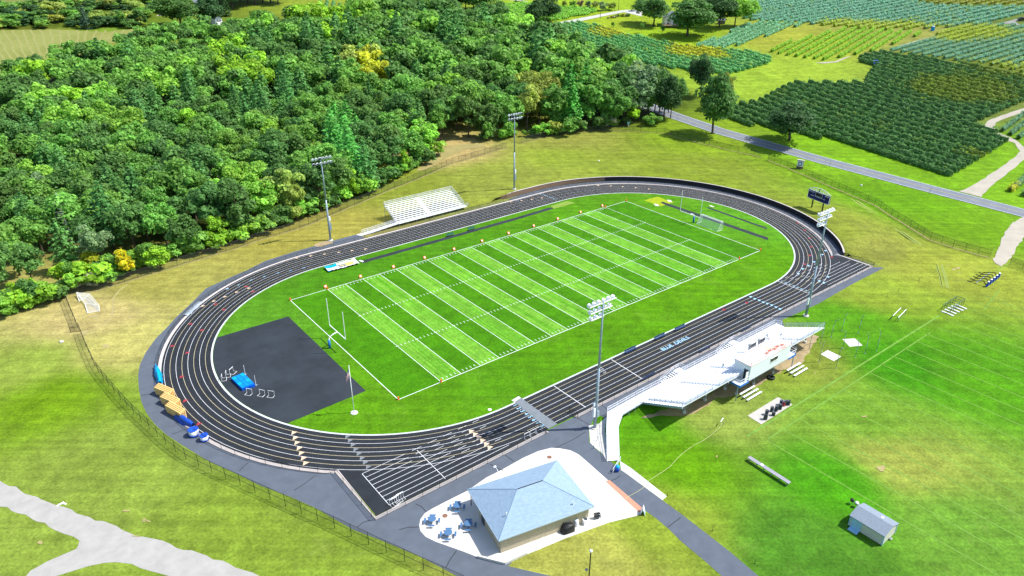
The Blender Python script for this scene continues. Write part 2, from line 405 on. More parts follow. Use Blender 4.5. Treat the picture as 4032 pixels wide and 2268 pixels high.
def draped(pts, dz, cell=9.):
    import bmesh
    bm = bmesh.new(); mb = MB().poly(pts, 0); V = [bm.verts.new(v) for v in mb.v]
    for f in mb.f: bm.faces.new([V[i] for i in f])
    xs = [p[0] for p in pts]; ys = [p[1] for p in pts]
    for lo, hi, no in ((min(xs), max(xs), (1, 0, 0)), (min(ys), max(ys), (0, 1, 0))):
        k = math.floor(lo/cell)+1
        while k*cell < hi:
            bmesh.ops.bisect_plane(bm, geom=bm.verts[:]+bm.edges[:]+bm.faces[:], plane_co=tuple(k*cell*c for c in no), plane_no=no); k += 1
    bm.verts.index_update(); o = MB(); o.v = [(v.co.x, v.co.y, hillz(v.co.x, v.co.y)+dz) for v in bm.verts]; o.f = [tuple(v.index for v in f.verts) for f in bm.faces]; bm.free(); return o
def flat(name, pts, z, m, kind='structure'):
    if max(math.hypot(p[0]-CP[0], p[1]-CP[1]) for p in pts) > HD0: return struct(draped(pts, z+.06).build(name, m), kind)
    return struct(MB().poly(pts, z).build(name, m), kind)
def rough(pts, amp, step=2.):
    """an outline with a ragged edge"""
    out = []
    for i in range(len(pts)):
        a, b = Vector(pts[i]), Vector(pts[(i+1) % len(pts)]); k = max(1, int((b-a).length/step))
        for j in range(k):
            p = a.lerp(b, j/k); out.append((p.x+rnd.uniform(-amp, amp), p.y+rnd.uniform(-amp, amp)))
    return out
# infield lawn
inf = MB()
ring = stadium(37.6, 48)
NR = 14
vs = [(0, TYC, .010)]
for k in range(1, NR+1):
    for p in ring: vs.append((p[0]*k/NR, TYC+(p[1]-TYC)*k/NR, .010))
m_ = len(ring); fs = [(0, 1+j, 1+(j+1) % m_) for j in range(m_)]
for k in range(NR-1):
    for j in range(m_): fs.append((1+k*m_+j, 1+(k+1)*m_+j, 1+(k+1)*m_+(j+1) % m_, 1+k*m_+(j+1) % m_))
inf.v = vs; inf.f = fs
INF = struct(inf.build('lawn', GRASS))
_is = [((1,1,2000,1050),(82,158,12),.3),((2,1,2450,1300),(98,168,6),.5),((1,2,2200,1000),(92,162,20),.4),((1,2,1600,1300),(100,166,20),.5),((2,2,1200,400),(88,158,12),.4),((2,2,700,700),(92,162,10),.6),((2,1,1500,560),(98,168,24),.5),((1,1,400,1380),(84,154,24),.3),((2,1,2500,750),(102,178,38),.4),((2,2,2200,150),(104,174,10),.6),((0,2,2400,300),(100,170,40),.3)]
_ip = np.array([g(*s[0])[:2] for s in _is]); _ic = np.array([(*seen(s[1][0]*1.1, s[1][1]*1.05, s[1][2]), s[2]) for s in _is])
def itint(xy):
    xy = np.asarray(xy); o = np.zeros((len(xy), 4)); W = np.zeros((len(xy), 1))
    for p, c in zip(_ip, _ic):
        wt = (1/(((xy-p)**2).sum(1)/100+.3)**2)[:, None]; o += wt*c; W += wt
    return o/W
set_tint(INF, itint([v[:2] for v in vs]))
struct(MB().poly([(-54.86, -24.38), (54.86, -24.38), (54.86, 24.38), (-54.86, 24.38)], .020).build('football_field', FIELD))
# painted field lines
mb = MB(); Z = .030
for y in (-24.38, 24.38): mb.strip([(-54.86, y), (54.86, y)], .13, Z)
for x in (-54.86, 54.86): mb.strip([(x, -24.28), (x, 24.28)], .12, Z)
for i in range(21):
    x = -45.72+4.572*i; mb.strip([(x, -24.28), (x, 24.28)], .095, Z)
for i in range(101):
    x = -45.72+.9144*i
    if i % 5:
        for y in (-8.13, 8.13, -23.5, 23.5): mb.strip([(x, y-.33), (x, y+.33)], .09, Z)
    else:
        for y in (-8.13, 8.13): mb.strip([(x-.35, y), (x-.08, y)], .12, Z); mb.strip([(x+.08, y), (x+.35, y)], .12, Z)
struct(mb.build('field_markings', LINEW))

# running track
def ringmesh(r0, r1, z):
    a, b = stadium(r0, 64), stadium(r1, 64); n = len(a)
    mb = MB(); mb.add([(*p, z) for p in a]+[(*p, z) for p in b], [(i, n+i, n+(i+1) % n, (i+1) % n) for i in range(n)]); return mb
YS = -47.35
trk = ringmesh(37.6, TR+.55, .026)
trk.poly([(-71.75, -35.1), (-71.75, YS), (68.3, YS), (68.3, -38), (66, -38), (61, -32), (38, -44), (-41, -44), (-62, -32)], .020)
struct(trk.build('running_track', TRACK))
ml, my = MB(), MB()
for k in range(9):
    r = 37.65+1.063*k
    (ml if k % 2 == 0 or k == 0 else my).strip(stadium(r, 64), .11 if k == 0 else .062, .036, True)
ml.strip(stadium(37.45, 64), .12, .036, True)
# chute lanes near end and far end, start and finish lines
YL = [-38.05-1.063*k for k in range(9)]
X0 = g(1,3,1065,465)[0]
for k, y in enumerate(YL):
    xa = -69.2; xe = TX0-6-3*(k % 2)
    d = max(0, TR**2-(y-TYC)**2)**.5
    xx = xa
    while xx < xe:                                     # dashes where they cross the curved lanes
        solid = xx < TX0-d*.98
        ml.strip([(xx, y), (min(xe, xx+(6 if solid else 1.7)), y)], .062, .034); xx += 6 if solid else 3.0
ml.strip([(-69.2, YL[0]), (-69.2, YL[8])], .08, .034)
ml.strip([g(1,3,1615,205)[:2], g(1,3,1895,485)[:2]], .08, .034)
for a, b in (((2,2,455,1005),(2,2,770,1218)), ((2,2,1025,745),(2,2,1335,940))):
    ml.strip([g(*a)[:2], g(*b)[:2]], .12, .034)
for k, y in enumerate(YL):
    xx = 45+.6*k
    d = max(0, TR**2-(y-TYC)**2)**.5
    while xx < 66.5-(8-k)*.9:
        solid = xx > TX1+d*.98
        ml.strip([(xx, y), (xx+(5 if solid else 1.5), y)], .06, .034); xx += 5 if solid else 2.6
ml.strip([(42.2, -38.05), (42.2, -46.5)], .1, .034)
struct(ml.build('track_lane_lines', LINEW)); struct(my.build('track_lane_lines_cream', LINEY))
def tri_marks(spots, m, s=.55):
    mb = MB()
    for p in spots:
        x, y = p[:2]; v = 1.0
        mb.add([(x-s, y-s*.6, .04), (x+s, y-s*.3, .04), (x-.1*s, y+s*.9, .04)], [(0, 1, 2)])
    return struct(mb.build('lane_triangles', m))
tri_marks(g2(1,3,(395,30),(408,82),(425,130),(448,182),(468,232),(490,282),(510,332),(2150,15),(2190,45),(2225,78),(2263,110),(2300,142),(2335,177)), SALMON, .6)
tri_marks(g2(1,1,(425,1148),(562,1127),(700,1110),(840,1092),(972,1074),(1105,1058))+g2(0,2,(2465,38),(2345,77),(2228,122),(2118,166),(2010,214))+g2(2,1,(30,592),(135,578),(237,567),(338,553),(780,430),(895,430),(1018,433),(1137,440),(1265,451),(1397,464)), SALMON, .5)
tri_marks(g2(1,3,(925,68),(950,108),(978,152),(1005,196),(1038,238),(1068,283),(1100,325),(1130,370)), GREYW, .55)
tri_marks(g2(0,2,(1890,392),(2000,454),(1708,610),(1855,678),(1800,915),(1835,1152),(1970,1382),(2135,197),(2220,250),(2505,70),(2440,22))+g2(3,1,(258,730),(335,800),(403,873),(452,953),(468,1036),(455,1122),(405,1208),(672,1138))+g2(2,2,(2365,182),(2140,250)), RED, .55)
tri_marks(g2(3,1,(632,1040),(610,1075),(580,1113),(498,1187),(440,1222),(382,1253),(340,1303),(635,1335),(550,1375),(595,1393))+g2(2,2,(2405,123),(2445,143),(2490,158),(2530,177))+g2(3,2,(35,190),(78,206),(120,226),(160,243)), PALEB, .5)
Mr = Matrix.Rotation(R_(-90), 4, 'Z')
for k in range(8):
    put_text('lane_number', str(k+1), PALEB, Matrix.Translation((-39.75, -38.6-1.063*k, .045))@Mr, None, 1., 1.1, 1.05, 'structure')
    q = (g(3,2,90+42*k, 25+15*k))
    put_text('lane_number', str(k+1), PALEB, Matrix.Translation((42.6, -38.6-1.063*k, .045))@Mr, None, 1., 1., 1., 'structure')
for k, (c, r, x, y) in enumerate([(1,1,490,1246),(1,1,360,1273),(1,1,235,1298),(1,1,100,1333),(0,2,2485,-40),(0,2,2365,5),(0,2,2250,45)]):
    p = g(c, r, x, y); rr = math.atan2(p[1]-TYC, p[0]-TX0)
    put_text('lane_number', str(k+2), PALEB, Matrix.Translation((p[0], p[1], .045))@Matrix.Rotation(rr+R_(0), 4, 'Z')@Matrix.Translation((0, -.4, 0)), None, 1., 1., 1., 'structure')
for k in range(8):
    p = g(2, 1, 470-21.5*k, 568-7.6*k)
    put_text('lane_number', str(k+1), PALEB, Matrix.Translation((p[0], p[1], .045))@Mr, None, .9, .9, 1., 'structure')
put_text('track_lettering', 'BLUE  DEVILS', PALEB, Matrix.Translation((-.2, -42.5, .045)), None, 1.42, 1.35, 1., 'structure')

# paved throwing area in the near D
Dp = g2(1,2,(340,317),(1108,1055),(345,1362)); Dp0 = g2(0,2,(2165,525))
a0 = math.degrees(math.atan2(Dp[2][1]-TYC, Dp[2][0]-TX0)) % 360; a1 = math.degrees(math.atan2(Dp0[0][1]-TYC, Dp0[0][0]-TX0)) % 360
flat('paved_d_area', Dp[:2]+arc(TX0, TYC, 37.3, a0, a1, 30), .024, DARKASPH)
# runways and sand pit on the infield
flat('long_jump_runway', g2(1,1,(1050,1180),(1075,1200),(2576,775))+g2(2,1,(440,662),(450,648),(400,650))+g2(1,1,(2576,752)), .024, DARKASPH)
flat('jump_pit_sand', rough(g2(2,1,(420,632),(455,660),(660,603),(590,582)), .15, 1), .026, mat('dry_pit_sand', seen(172, 205, 80), .95, .15, 1.))
flat('vault_runway', g2(2,1,(1510,598),(1535,590),(1600,612),(2576,945),(2576,972),(1560,622)), .024, DARKASPH)
flat('javelin_runway', g2(2,1,(1960,648),(1990,645),(2572,850),(2560,862)), .024, DARKASPH)
flat('yellow_grass_patch', rough(g2(2,1,(1350,575),(1480,540),(1640,595),(1520,635)), .15, 1), .022, mat('yellowed_grass', seen(200, 222, 10), .95, .2, 1.2))
flat('crossing_mat', g2(2,2,(65,1165),(130,1125),(490,1385),(400,1432)), .042, GREYW)
flat('crossing_mat_end', g2(2,2,(35,1150),(105,1108),(132,1126),(68,1166)), .040, CONC)

# paths
outer = g2(1,1,(1030,908),(700,1000),(380,1090),(100,1180))+g2(0,1,(2460,1262),(2300,1330),(2040,1449))+g2(0,2,(1900,180),(1750,320),(1650,430),(1540,540),(1440,680),(1385,800),(1368,900),(1375,1030),(1400,1160),(1450,1270),(1500,1340),(1550,1400))+g2(0,3,(1650,50),(1800,150),(2080,320),(2350,440),(2560,545))+g2(1,3,(350,660),(600,770),(980,990),(1270,1100),(1650,1260),(1900,1390),(2100,1500),(2500,1640))+g2(2,3,(700,1600),(430,1449),(0,1352))
plaza = g2(2,3,(0,1310),(300,1190),(560,1080),(1000,920),(1290,850),(1345,790),(990,500),(800,330),(700,245),(620,205),(520,186),(430,180),(300,212),(150,280))+g2(1,3,(2450,400),(2300,475),(2120,602),(1900,712),(1760,785),(1690,830),(1650,885),(1636,950),(1650,1005),(1700,1060),(1800,1110),(2050,1198),(2210,1260),(2330,1300),(2480,1335))
wl = g2(2,3,(990,500),(1345,790),(1470,880),(1590,980),(1720,1110),(1950,1300),(2130,1460),(2200,1560))
wr = g2(2,3,(2560,1560),(2480,1449),(2200,1210),(1750,860),(1530,700),(1160,428),(1000,300),(930,240),(850,170),(805,120),(800,0))
flat('asphalt_walk', outer+g2(2,3,(300,1050),(300,500))+[(-44, -52), (-44, YS-.3), (-72.0, YS-.3), (-72.4, -35.4)]+arc(TX0, TYC, 46.6, 228.3, 90, 50)+[(-24, 46.2)], .010, ASPH)
flat('asphalt_path', [(-48, YS-.2), (-27, YS-.2)]+wr[::-1]+wl[::-1]+g2(2,3,(800,500),(300,300)), .014, ASPH)
flat('asphalt_apron', [(-30, YS-.2), (68.0, YS-.2), (70.4, -49.9)]+g2(3,2,(870,0),(540,190),(300,300),(180,350))+[(24, -51.6), (-25, -51.6), (-29, -52.5)], .012, ASPH)
flat('far_bend_path', [(x, y) for x, y in arc(TX1, TYC, 46.8, -53, 104, 50)]+[(x, y) for x, y in arc(TX1, TYC, 49.9, 104, -53, 50)], .010, ASPH)
flat('concrete_plaza', plaza, .018, CONC)
flat('far_chute_path', [(68.0, -38.2), (70.6, -49.9), (69, -38.4), (69.4, -40)], .012, ASPH)
flat('brick_pavers', g2(2,3,(965,512),(1008,500),(1345,788),(1300,822)), .024, PAVER)
flat('concrete_strip', g2(2,3,(1163,428),(1120,400),(1110,310),(1225,385),(1575,660),(1530,698)), .020, CONC)
flat('ramp_side_concrete', g2(2,3,(805,0),(815,130),(860,175),(940,240),(985,320),(1000,300),(960,0))+g2(2,2,(985,1300),(900,1380),(800,1400)), .019, CONC)
cr = mat('tar_seam', (.03, .035, .04), .8, .1, 2)
mb = MB()
for seg in [((1,3,400,600),(1,3,610,455)),((1,3,1025,965),(1,3,1150,895)),((1,3,1900,1370),(1,3,2005,1200)),((1,3,1440,990),(1,3,1630,965)),((1,3,1600,735),(1,3,1705,812)),((1,3,2340,340),(1,3,2470,405)),((1,3,2490,250),(1,3,2570,310)),((2,3,480,178),(2,3,770,20)),((2,3,1020,505),(2,3,1110,455)),((2,3,1585,965),(2,3,1710,870)),((0,2,1395,1100),(0,2,1560,1065)),((0,3,1700,45),(0,3,1830,0)),((0,3,2370,410),(0,3,2460,325)),((2,2,930,1200),(2,2,1000,1265)),((2,2,690,1325),(2,2,810,1395))]:
    a, b = g(*seg[0]), g(*seg[1]); mid = ((a[0]+b[0])/2+rnd.uniform(-.3, .3), (a[1]+b[1])/2+rnd.uniform(-.3, .3))
    mb.strip([a[:2], mid, b[:2]], .13, .022)
struct(mb.build('path_seams', cr))
# kerb band round the track and the low fence standing on it
def circuit(off):
    r = 46.75+off
    yb = YS-.25-off
    xa = -71.9-off; xb = 68.45+off
    a1 = 180+math.degrees(math.asin((35.1+TYC)/r)); a2 = -math.degrees(math.asin((38+TYC-.0)/r))
    return [(xb, yb), (xb, -38+off*0)]+arc(TX1, TYC, r, a2, 90, 44)+arc(TX0, TYC, r, 90, a1, 44)+[(xa, -35.1), (xa, yb)]
kp = circuit(.15)
kerb = MB()
def wallstrip(mb, pts, wd, z0, h):
    for a, b in zip(pts, pts[1:]):
        mb.beam((a[0], a[1], z0+h/2), (b[0], b[1], z0+h/2), wd, h)
seg = kp+[(-39.6, kp[-1][1])]
kerb.strip(seg, .62, .09); kerb.strip([(-33.2, kp[0][1]), kp[0]], .62, .09)
struct(kerb.build('track_kerb', CURB))

# ------------------------------------------------------------------ road, drives, field outlines
def roadline(pts, wd, z, m, name):
    mb = MB(); L = []; n = len(pts)
    for i in range(n):
        a, b = Vector(pts[max(0, i-1)][:2]), Vector(pts[min(n-1, i+1)][:2]); t = (b-a).normalized()
        for o in (.5, 0, -.5):
            x, y = pts[i][0]-t.y*wd*o, pts[i][1]+t.x*wd*o; L.append((x, y, hillz(x, y)+z))
    return struct(mb.add(L, [q for i in range(n-1) for q in ((3*i, 3*i+1, 3*i+4, 3*i+3), (3*i+1, 3*i+2, 3*i+5, 3*i+4))]).build(name, m))
RC0 = [(142.2, -110), (142.4, -56.6), (143.4, -27), (145.3, 10), (150.6, 61.5), (156.6, 88.5), (166, 125), (182, 170), (205, 215), (230, 262)]
RC = [remap(p) for p in dense(RC0, 6.)]
roadline(RC, 7.6, .09, ROADM, 'road')
def offs(o):
    L = []
    for i, p in enumerate(RC):
        a, b = Vector(RC[max(0, i-1)]), Vector(RC[min(len(RC)-1, i+1)]); t = (b-a).normalized(); L.append((p[0]-t.y*o, p[1]+t.x*o))
    return L
for o in (-3.45, 3.45): roadline(offs(o), .16, .12, LINEW, 'road_edge_line')
YLM = mat('faded_yellow_line', (.5, .42, .2), .8, .15, 1)
for o in (-.16, .16): roadline(offs(o), .12, .12, YLM, 'road_centre_line')
flat('sand_lane', rough(g2(0,3,(-600,300),(0,505),(200,600),(420,690),(700,800),(950,895),(1150,965),(1350,1035),(1600,1115),(1900,1205),(2200,1310),(2560,1449),(2900,1600),(1500,1600),(1700,1449),(1500,1395),(1300,1335),(1150,1310),(900,1345),(700,1400),(500,1470),(300,1640),(150,1600),(300,1400),(480,1310),(650,1235),(745,1180),(790,1110),(720,1060),(560,985),(380,910),(180,830),(0,755),(-600,560)), .22, 1.2), .02, mat('pale_sand', (.33, .318, .295), .95, .12, .5))
flat('dirt_access', rough(g2(3,1,(2480,785),(2576,745),(2700,760),(2560,960),(2440,1160),(2350,1230),(2270,1180),(2310,1080),(2370,920)), .3, 1.5), .022, SAND)
flat('sand_drive', rough(g2(3,1,(1930,490),(2090,420),(2250,310),(2400,210),(2500,140),(2530,90),(2480,10))+g2(3,0,(2330,1370),(2190,1310),(2165,1260),(2210,1200),(2400,1130),(2640,1050),(2640,1090),(2400,1170),(2300,1215),(2270,1260),(2330,1320),(2480,1380),(2640,1500))+g2(3,1,(2600,160),(2420,300),(2240,440),(2150,545)), .25, 3), .03, SAND)
flat('gravel_drive', g2(2,0,(0,308),(500,222),(900,145),(1090,108),(1170,98),(1330,98),(1330,165),(1230,140),(1150,122),(930,165),(560,245),(300,285),(0,328)), .03, mat('pale_gravel', (.42, .41, .38), .95, .1, .2))
flat('vineyard_track', g2(3,0,(1950,275),(1700,345),(1360,462),(1350,452),(1640,365),(1900,285)), .03, SAND)
flat('vineyard_track', g2(3,0,(500,622),(700,610),(800,570),(870,555),(820,575),(720,618),(600,630)), .03, SAND)
flat('gravel_drive', g2(3,0,(2310,240),(2480,195),(2640,150),(2640,165),(2490,215),(2530,245),(2640,262),(2520,252),(2440,235)), .03, mat('grey_gravel', (.22, .22, .21), .95, .1, .3))
flat('gravel_drive', g2(0,0,(1545,160),(1640,105),(1690,65),(1710,62),(1680,110),(1600,158)), .03, SAND)
flat('country_lane', g2(0,0,(1880,-10),(1950,42),(2060,30),(1990,-10)), .03, ROADM)
flat('gravel_drive', g2(2,0,(-40,-6),(180,22),(200,14),(0,-12)), .03, SAND)
# hay field with mown windrows
hay = mat('cut_hay', seen(162, 170, 76), .95, .1, .05, col2=seen(186, 192, 104))
hp = g2(0,0,(-300,290),(0,302),(500,290),(850,310),(1050,318),(1300,290),(1550,250),(1650,240),(1500,300),(1400,350),(1240,400),(930,480),(770,600),(500,800),(-300,800))
flat('hay_field', hp, .03, hay)
wr_m = mat('hay_windrow', seen(188, 190, 108), .95, .12, .3)
for k in range(19):
    a, b = g(0, 0, -150+92*k, 300+.2*k), g(0, 0, 60+70*k, 640-16*k); mm = [tuple(a[i]+(b[i]-a[i])*u for i in (0, 1)) for u in np.linspace(0, 1, 12)]
    mb = MB(); mb.strip([(p[0]+rnd.uniform(-.5, .5), p[1], hillz(*p)+.16) for p in mm], 1.3); struct(mb.build('hay_windrow', wr_m), 'structure')
flat('far_field', g2(0,0,(-300,100),(0,110),(300,105),(560,95),(600,40),(850,15),(850,-20),(-300,-40)), .03, mat('far_hay', seen(150, 160, 72), .95, .12, .02))
# bare / sandy wear patches
PZ = [.012]
def patch(c, r, x, y, w_, h_, m, zz=None, name='bare_patch', n=14):
    pts = []; PZ[0] += .0008; zz = zz or PZ[0]
    for k in range(n):
        t = 2*math.pi*k/n; q = rnd.uniform(.55, 1.1); pts.append(g(c, r, x+w_*q*math.cos(t), y+h_*q*math.sin(t)))
    if any(terr(p[0], p[1]) > .01 for p in pts): return
    return struct(MB().poly([p[:2] for p in pts], zz).build(name, m))
STRAW = mat('straw_patch', seen(222, 206, 140), .95, .12, .8)
for a in [(0,2,930,320,90,38),(0,2,1050,620,45,40),(0,2,830,480,60,40),(0,2,1290,320,50,14),(3,1,1905,1250,55,22),(3,1,1825,1220,25,8),(3,1,1940,1298,20,6),(3,1,1075,207,60,14),(3,1,760,130,28,8),(0,3,400,1120,60,28),(2,3,2065,265,22,16),(3,2,505,880,16,10),(0,3,1250,800,60,18),(0,3,1450,900,70,22),(0,3,1350,1060,60,14),(3,3,1180,390,90,40),(3,2,1000,1310,60,16)]:
    for k in range(4): patch(a[0], a[1], a[2]+rnd.uniform(-.5, .5)*a[4], a[3]+rnd.uniform(-.5, .5)*a[5], a[4]*rnd.uniform(.25, .55), a[5]*rnd.uniform(.25, .6), STRAW)
PH = mat('yellow_green_grass', seen(150, 210, 4), .95, .15, 1.5)
flat('bare_ground', rough([(-24, -54.8), (-10, -57.5), (8, -57.5), (25, -55), (25.5, -58.6), (13.5, -62.2), (6, -61.2), (-3, -61.5), (-9, -59.4), (-17, -59.6)], .35, 1.2), .014, DIRT)
flat('bare_ground', rough(g2(1,1,(1600,290),(1720,200),(1800,110),(1880,50),(1990,20),(2250,20),(2300,45),(2100,70),(1950,130),(1800,215),(1700,280)), .5, 3), .014, mat('sandy_bank', seen(205, 190, 120), .95, .15, .3))
# worn ball track on the left lawn
struct(MB().strip(g2(0,2,(1265,0),(1180,60),(1120,140),(1118,240),(1110,310),(1060,380),(960,430),(860,470)), .35, .014).build('worn_trail', STRAW))
# faint practice-field lines
PL = mat('faded_line', seen(150, 205, 80), .95, .2, .8)
mb = MB()
for k in range(-1, 18): 
    x = -7.6+4.76*k
    mb.strip([(x, -72.0), (x-.1, -72-rnd.uniform(30, 50))], .2, .012)
mb.strip([(-12, -71.8), (46, -72.1)], .25, .012); mb.strip([(-14, -69.2), (55, -69.9)], .35, .012)
for p in [((3,2,2180,250),(3,2,2330,55)),((3,1,2290,1280),(3,1,2450,1190))]: mb.strip([g(*p[0])[:2], g(*p[1])[:2]], .2, .012)
struct(mb.build('practice_field_lines', PL))
mb = MB()
for o in (0, 12, 55, 75):
    mb.strip([bp for bp in [(lambda q: (q[0], q[1], q[2]+.014))(g(3,1,x+o*.9,y+o*.25)) for x, y in [(860,560),(1050,690),(1300,860),(1500,1000),(1640,1090),(1700,1200),(1740,1330),(1760,1430)]]], .35, .012)
struct(mb.build('wheel_tracks', mat('flattened_grass', seen(185, 205, 95), .95, .1, 1)))

# ------------------------------------------------------------------ fences
def resample(pts, step):
    out = [pts[0]]; acc = 0
    for a, b in zip(pts, pts[1:]):
        a, b = Vector(a), Vector(b); L = (b-a).length; d = step-acc
        while d <= L: out.append(tuple(a.lerp(b, d/L))); d += step
        acc = (acc+L) % step
    return out
def fence(name, label, pts, h, posts, mesh, rail_r=.03, post_r=.04, pm=None, mid=False, cat='fence', z0=0., maxp=95, link_h=None):
    pm = pm or BLACK
    P3 = [(p[0], p[1], terr(p[0], p[1])+z0) for p in pts]
    root = thing(name, label, cat, P3[0])
    D = [(p[0], p[1], terr(p[0], p[1])+z0) for p in dense(pts, 3.)]
    m = MB(root)
    lh = link_h or h
    for a, b in zip(D, D[1:]):
        m.add([(a[0], a[1], a[2]+.03), (b[0], b[1], b[2]+.03), (b[0], b[1], b[2]+lh), (a[0], a[1], a[2]+lh)], [(0, 1, 2, 3)])
    m.build('wire_mesh', mesh, root)
    for hh in ([h, h*.5] if mid else [h]):
        m = MB(root)
        for a, b in zip(D, D[1:]): m.tube((a[0], a[1], a[2]+hh), (b[0], b[1], b[2]+hh), rail_r, n=5)
        m.build('rail', pm, root)
    me = None
    for p in posts[:maxp]:
        q = (p[0], p[1], terr(p[0], p[1])+z0)
        if me is None:
            o = MB().tube((0, 0, -.05), (0, 0, h+.06), post_r, n=6).build('post', pm, root); me = o.data
        else: o = inst('post', me, root)
        o.location = Vector(q)-Vector(root.location)
    return root
def gpts(c, r, *pts): return [g(c, r, *p)[:2] for p in pts]
# west and south perimeter, from the wood's corner round the paved walk
A1 = gpts(0,2,(640,112),(780,455))
A2 = gpts(0,2,(805,490),(862,640),(900,720),(950,835),(1040,960),(1145,1085),(1260,1215),(1365,1325),(1480,1430))+gpts(0,3,(1556,62),(1640,142),(1738,218),(1846,298),(1965,360),(2095,425),(2233,490),(2375,552),(2520,620))+gpts(1,3,(150,685),(305,757),(460,827),(625,901),(775,965),(945,1047),(1115,1127),(1285,1210),(1470,1293),(1655,1383),(1860,1470),(2080,1570))
fence('chain_link_fence', 'black chain link fence along the paved walk, from its gate past the picnic tables', A2, 2.3, resample(A2, 3.05), LINK, mid=True)
fence('chain_link_fence', 'short straight black chain link fence between the wood and the field gate', A1, 2.3, resample(A1, 3.05), LINK, mid=True)
gt = thing('field_gate', 'open black chain link gate swung outwards beside the worn white goal', 'gate', g(0,2,790,465))
q0, q1 = g(0,2,790,465), g(0,2,700,475)
m = MB(gt)
for hh in (.1, 1.1, 2.1): m.tube((q0[0], q0[1], hh), (q1[0], q1[1], hh), .035)
for q in (q0, q1): m.tube((q[0], q[1], 0), (q[0], q[1], 2.2), .045)
m.build('gate_frame', BLACK, gt); MB(gt).add([(*q0[:2], .1), (*q1[:2], .1), (*q1[:2], 2.1), (*q0[:2], 2.1)], [(0, 1, 2, 3)]).build('wire_mesh', LINK, gt)
B1 = gpts(0,2,(640,112),(1000,55),(1125,15))+gpts(0,1,(1240,1390),(1360,1350),(1480,1315),(1600,1280),(1725,1240),(1850,1200),(1970,1165),(2090,1128),(2195,1095),(2310,1065),(2420,1028),(2525,985))+gpts(1,1,(110,955),(420,865),(610,795),(790,715),(880,678),(965,637),(1050,605),(1130,568),(1212,535),(1290,500),(1370,465),(1440,438),(1495,418),(1568,388),(1640,360),(1713,325),(1782,297),(1850,265),(1920,232),(1985,205),(2063,188),(2140,165),(2215,143),(2290,120),(2365,95),(2435,75),(2508,52))
B2 = gpts(2,0,(130,1422),(203,1400),(273,1383),(343,1365),(415,1350),(487,1340),(560,1327),(720,1305),(900,1300),(1070,1297),(1240,1300),(1320,1310),(1402,1315),(1485,1320),(1562,1326),(1630,1346),(1697,1365),(1765,1385),(1835,1402),(1912,1422),(1995,1445))+gpts(2,1,(1990,28),(2078,50),(2160,73),(2245,92),(2328,110),(2418,130),(2503,153))
B3 = gpts(3,1,(38,180),(108,208),(182,235),(256,265),(330,300),(404,330),(482,362),(562,398),(641,432),(724,468),(808,503),(893,540),(983,578),(1075,615),(1135,650),(1200,695),(1270,740),(1340,780),(1412,825),(1485,872),(1562,920),(1637,968),(1750,1005),(1857,1041),(1977,1077),(2105,1112),(2240,1150))
fence('chain_link_fence', 'black chain link fence in front of the wood, behind the small bleachers', B1, 2.2, resample(B1, 3.2), LINK)
fence('chain_link_fence', 'black chain link fence curving over the grass bank from wood to big roadside tree', B2, 2.2, resample(B2, 3.2), LINK)
fence('chain_link_fence', 'long black chain link fence between the scoreboard bank and the two-lane road', B3, 2.3, resample(B3, 3.1), LINK, mid=True)
B4 = gpts(3,1,(2430,1218),(2490,1240),(2576,1270),(2700,1320))
fence('chain_link_fence', 'short black chain link fence right of the dirt access strip', B4, 2.3, resample(B4, 3.1), LINK, mid=True)
# weathered mowing strip under the north fences
mb = MB()
for L in (B1, B2, B3): mb.strip([(p[0], p[1], terr(*p)+.05) for p in dense(L, 4)], .5, .0)
struct(mb.build('bare_strip', STRAW))
# low fence round the running track, in four lengths
kf = circuit(.48)
i68 = 2
n = len(kf)
F_far = kf[2:46]; F_n = [kf[46-1], kf[47]]; F_near = kf[47:]
fence('track_fence', 'low black track fence round the far bend below the retaining wall', kf[1:47], 1.1, resample(kf[1:47], 3.), LINK, .03, .03)
fence('track_fence', 'low black track fence with grey windscreen below the small bleachers', [kf[46], kf[47]], 1.1, resample([kf[46], kf[47]], 3.), SCREEN, .03, .03)
fence('track_fence', 'low black track fence round the near bend beside the wide asphalt walk', kf[47:-1], 1.1, resample(kf[47:-1], 3.), LINK, .03, .03)
YF = kf[-1][1]
fence('track_fence', 'low black track fence round the near sprint chute facing the block building', [kf[-2], kf[-1], (-40, YF)], 1.1, resample([kf[-2], kf[-1], (-40, YF)], 3.), LINK, .03, .03)
fence('track_fence', 'low black track fence between home straight and large grandstand', [(-33, YF), kf[0], kf[1]], 1.1, resample([(-33, YF), kf[0], kf[1]], 3.), LINK, .03, .03)
for (xa, lab) in ((-40, 'open black track gate on the picnic table side of the crossing mat'), (-33, 'open black track gate on the grandstand side of the crossing mat')):
    t = thing('track_gate', lab, 'gate', (xa, YF, 0), 0, 'open gates at the track crossing')
    sgn = -1 if xa == -40 else 1
    m = MB()
    for hh in (.15, .6, 1.08): m.tube((0, 0, hh), (-sgn*.3*0, 2.2, hh), .03)
    for yy in (0, 2.2): m.tube((0, yy, 0), (0, yy, 1.15), .035)
    m.build('gate_frame', BLACK, t); MB().add([(0, 0, .1), (0, 2.2, .1), (0, 2.2, 1.08), (0, 0, 1.08)], [(0, 1, 2, 3)]).build('wire_mesh', LINK, t)

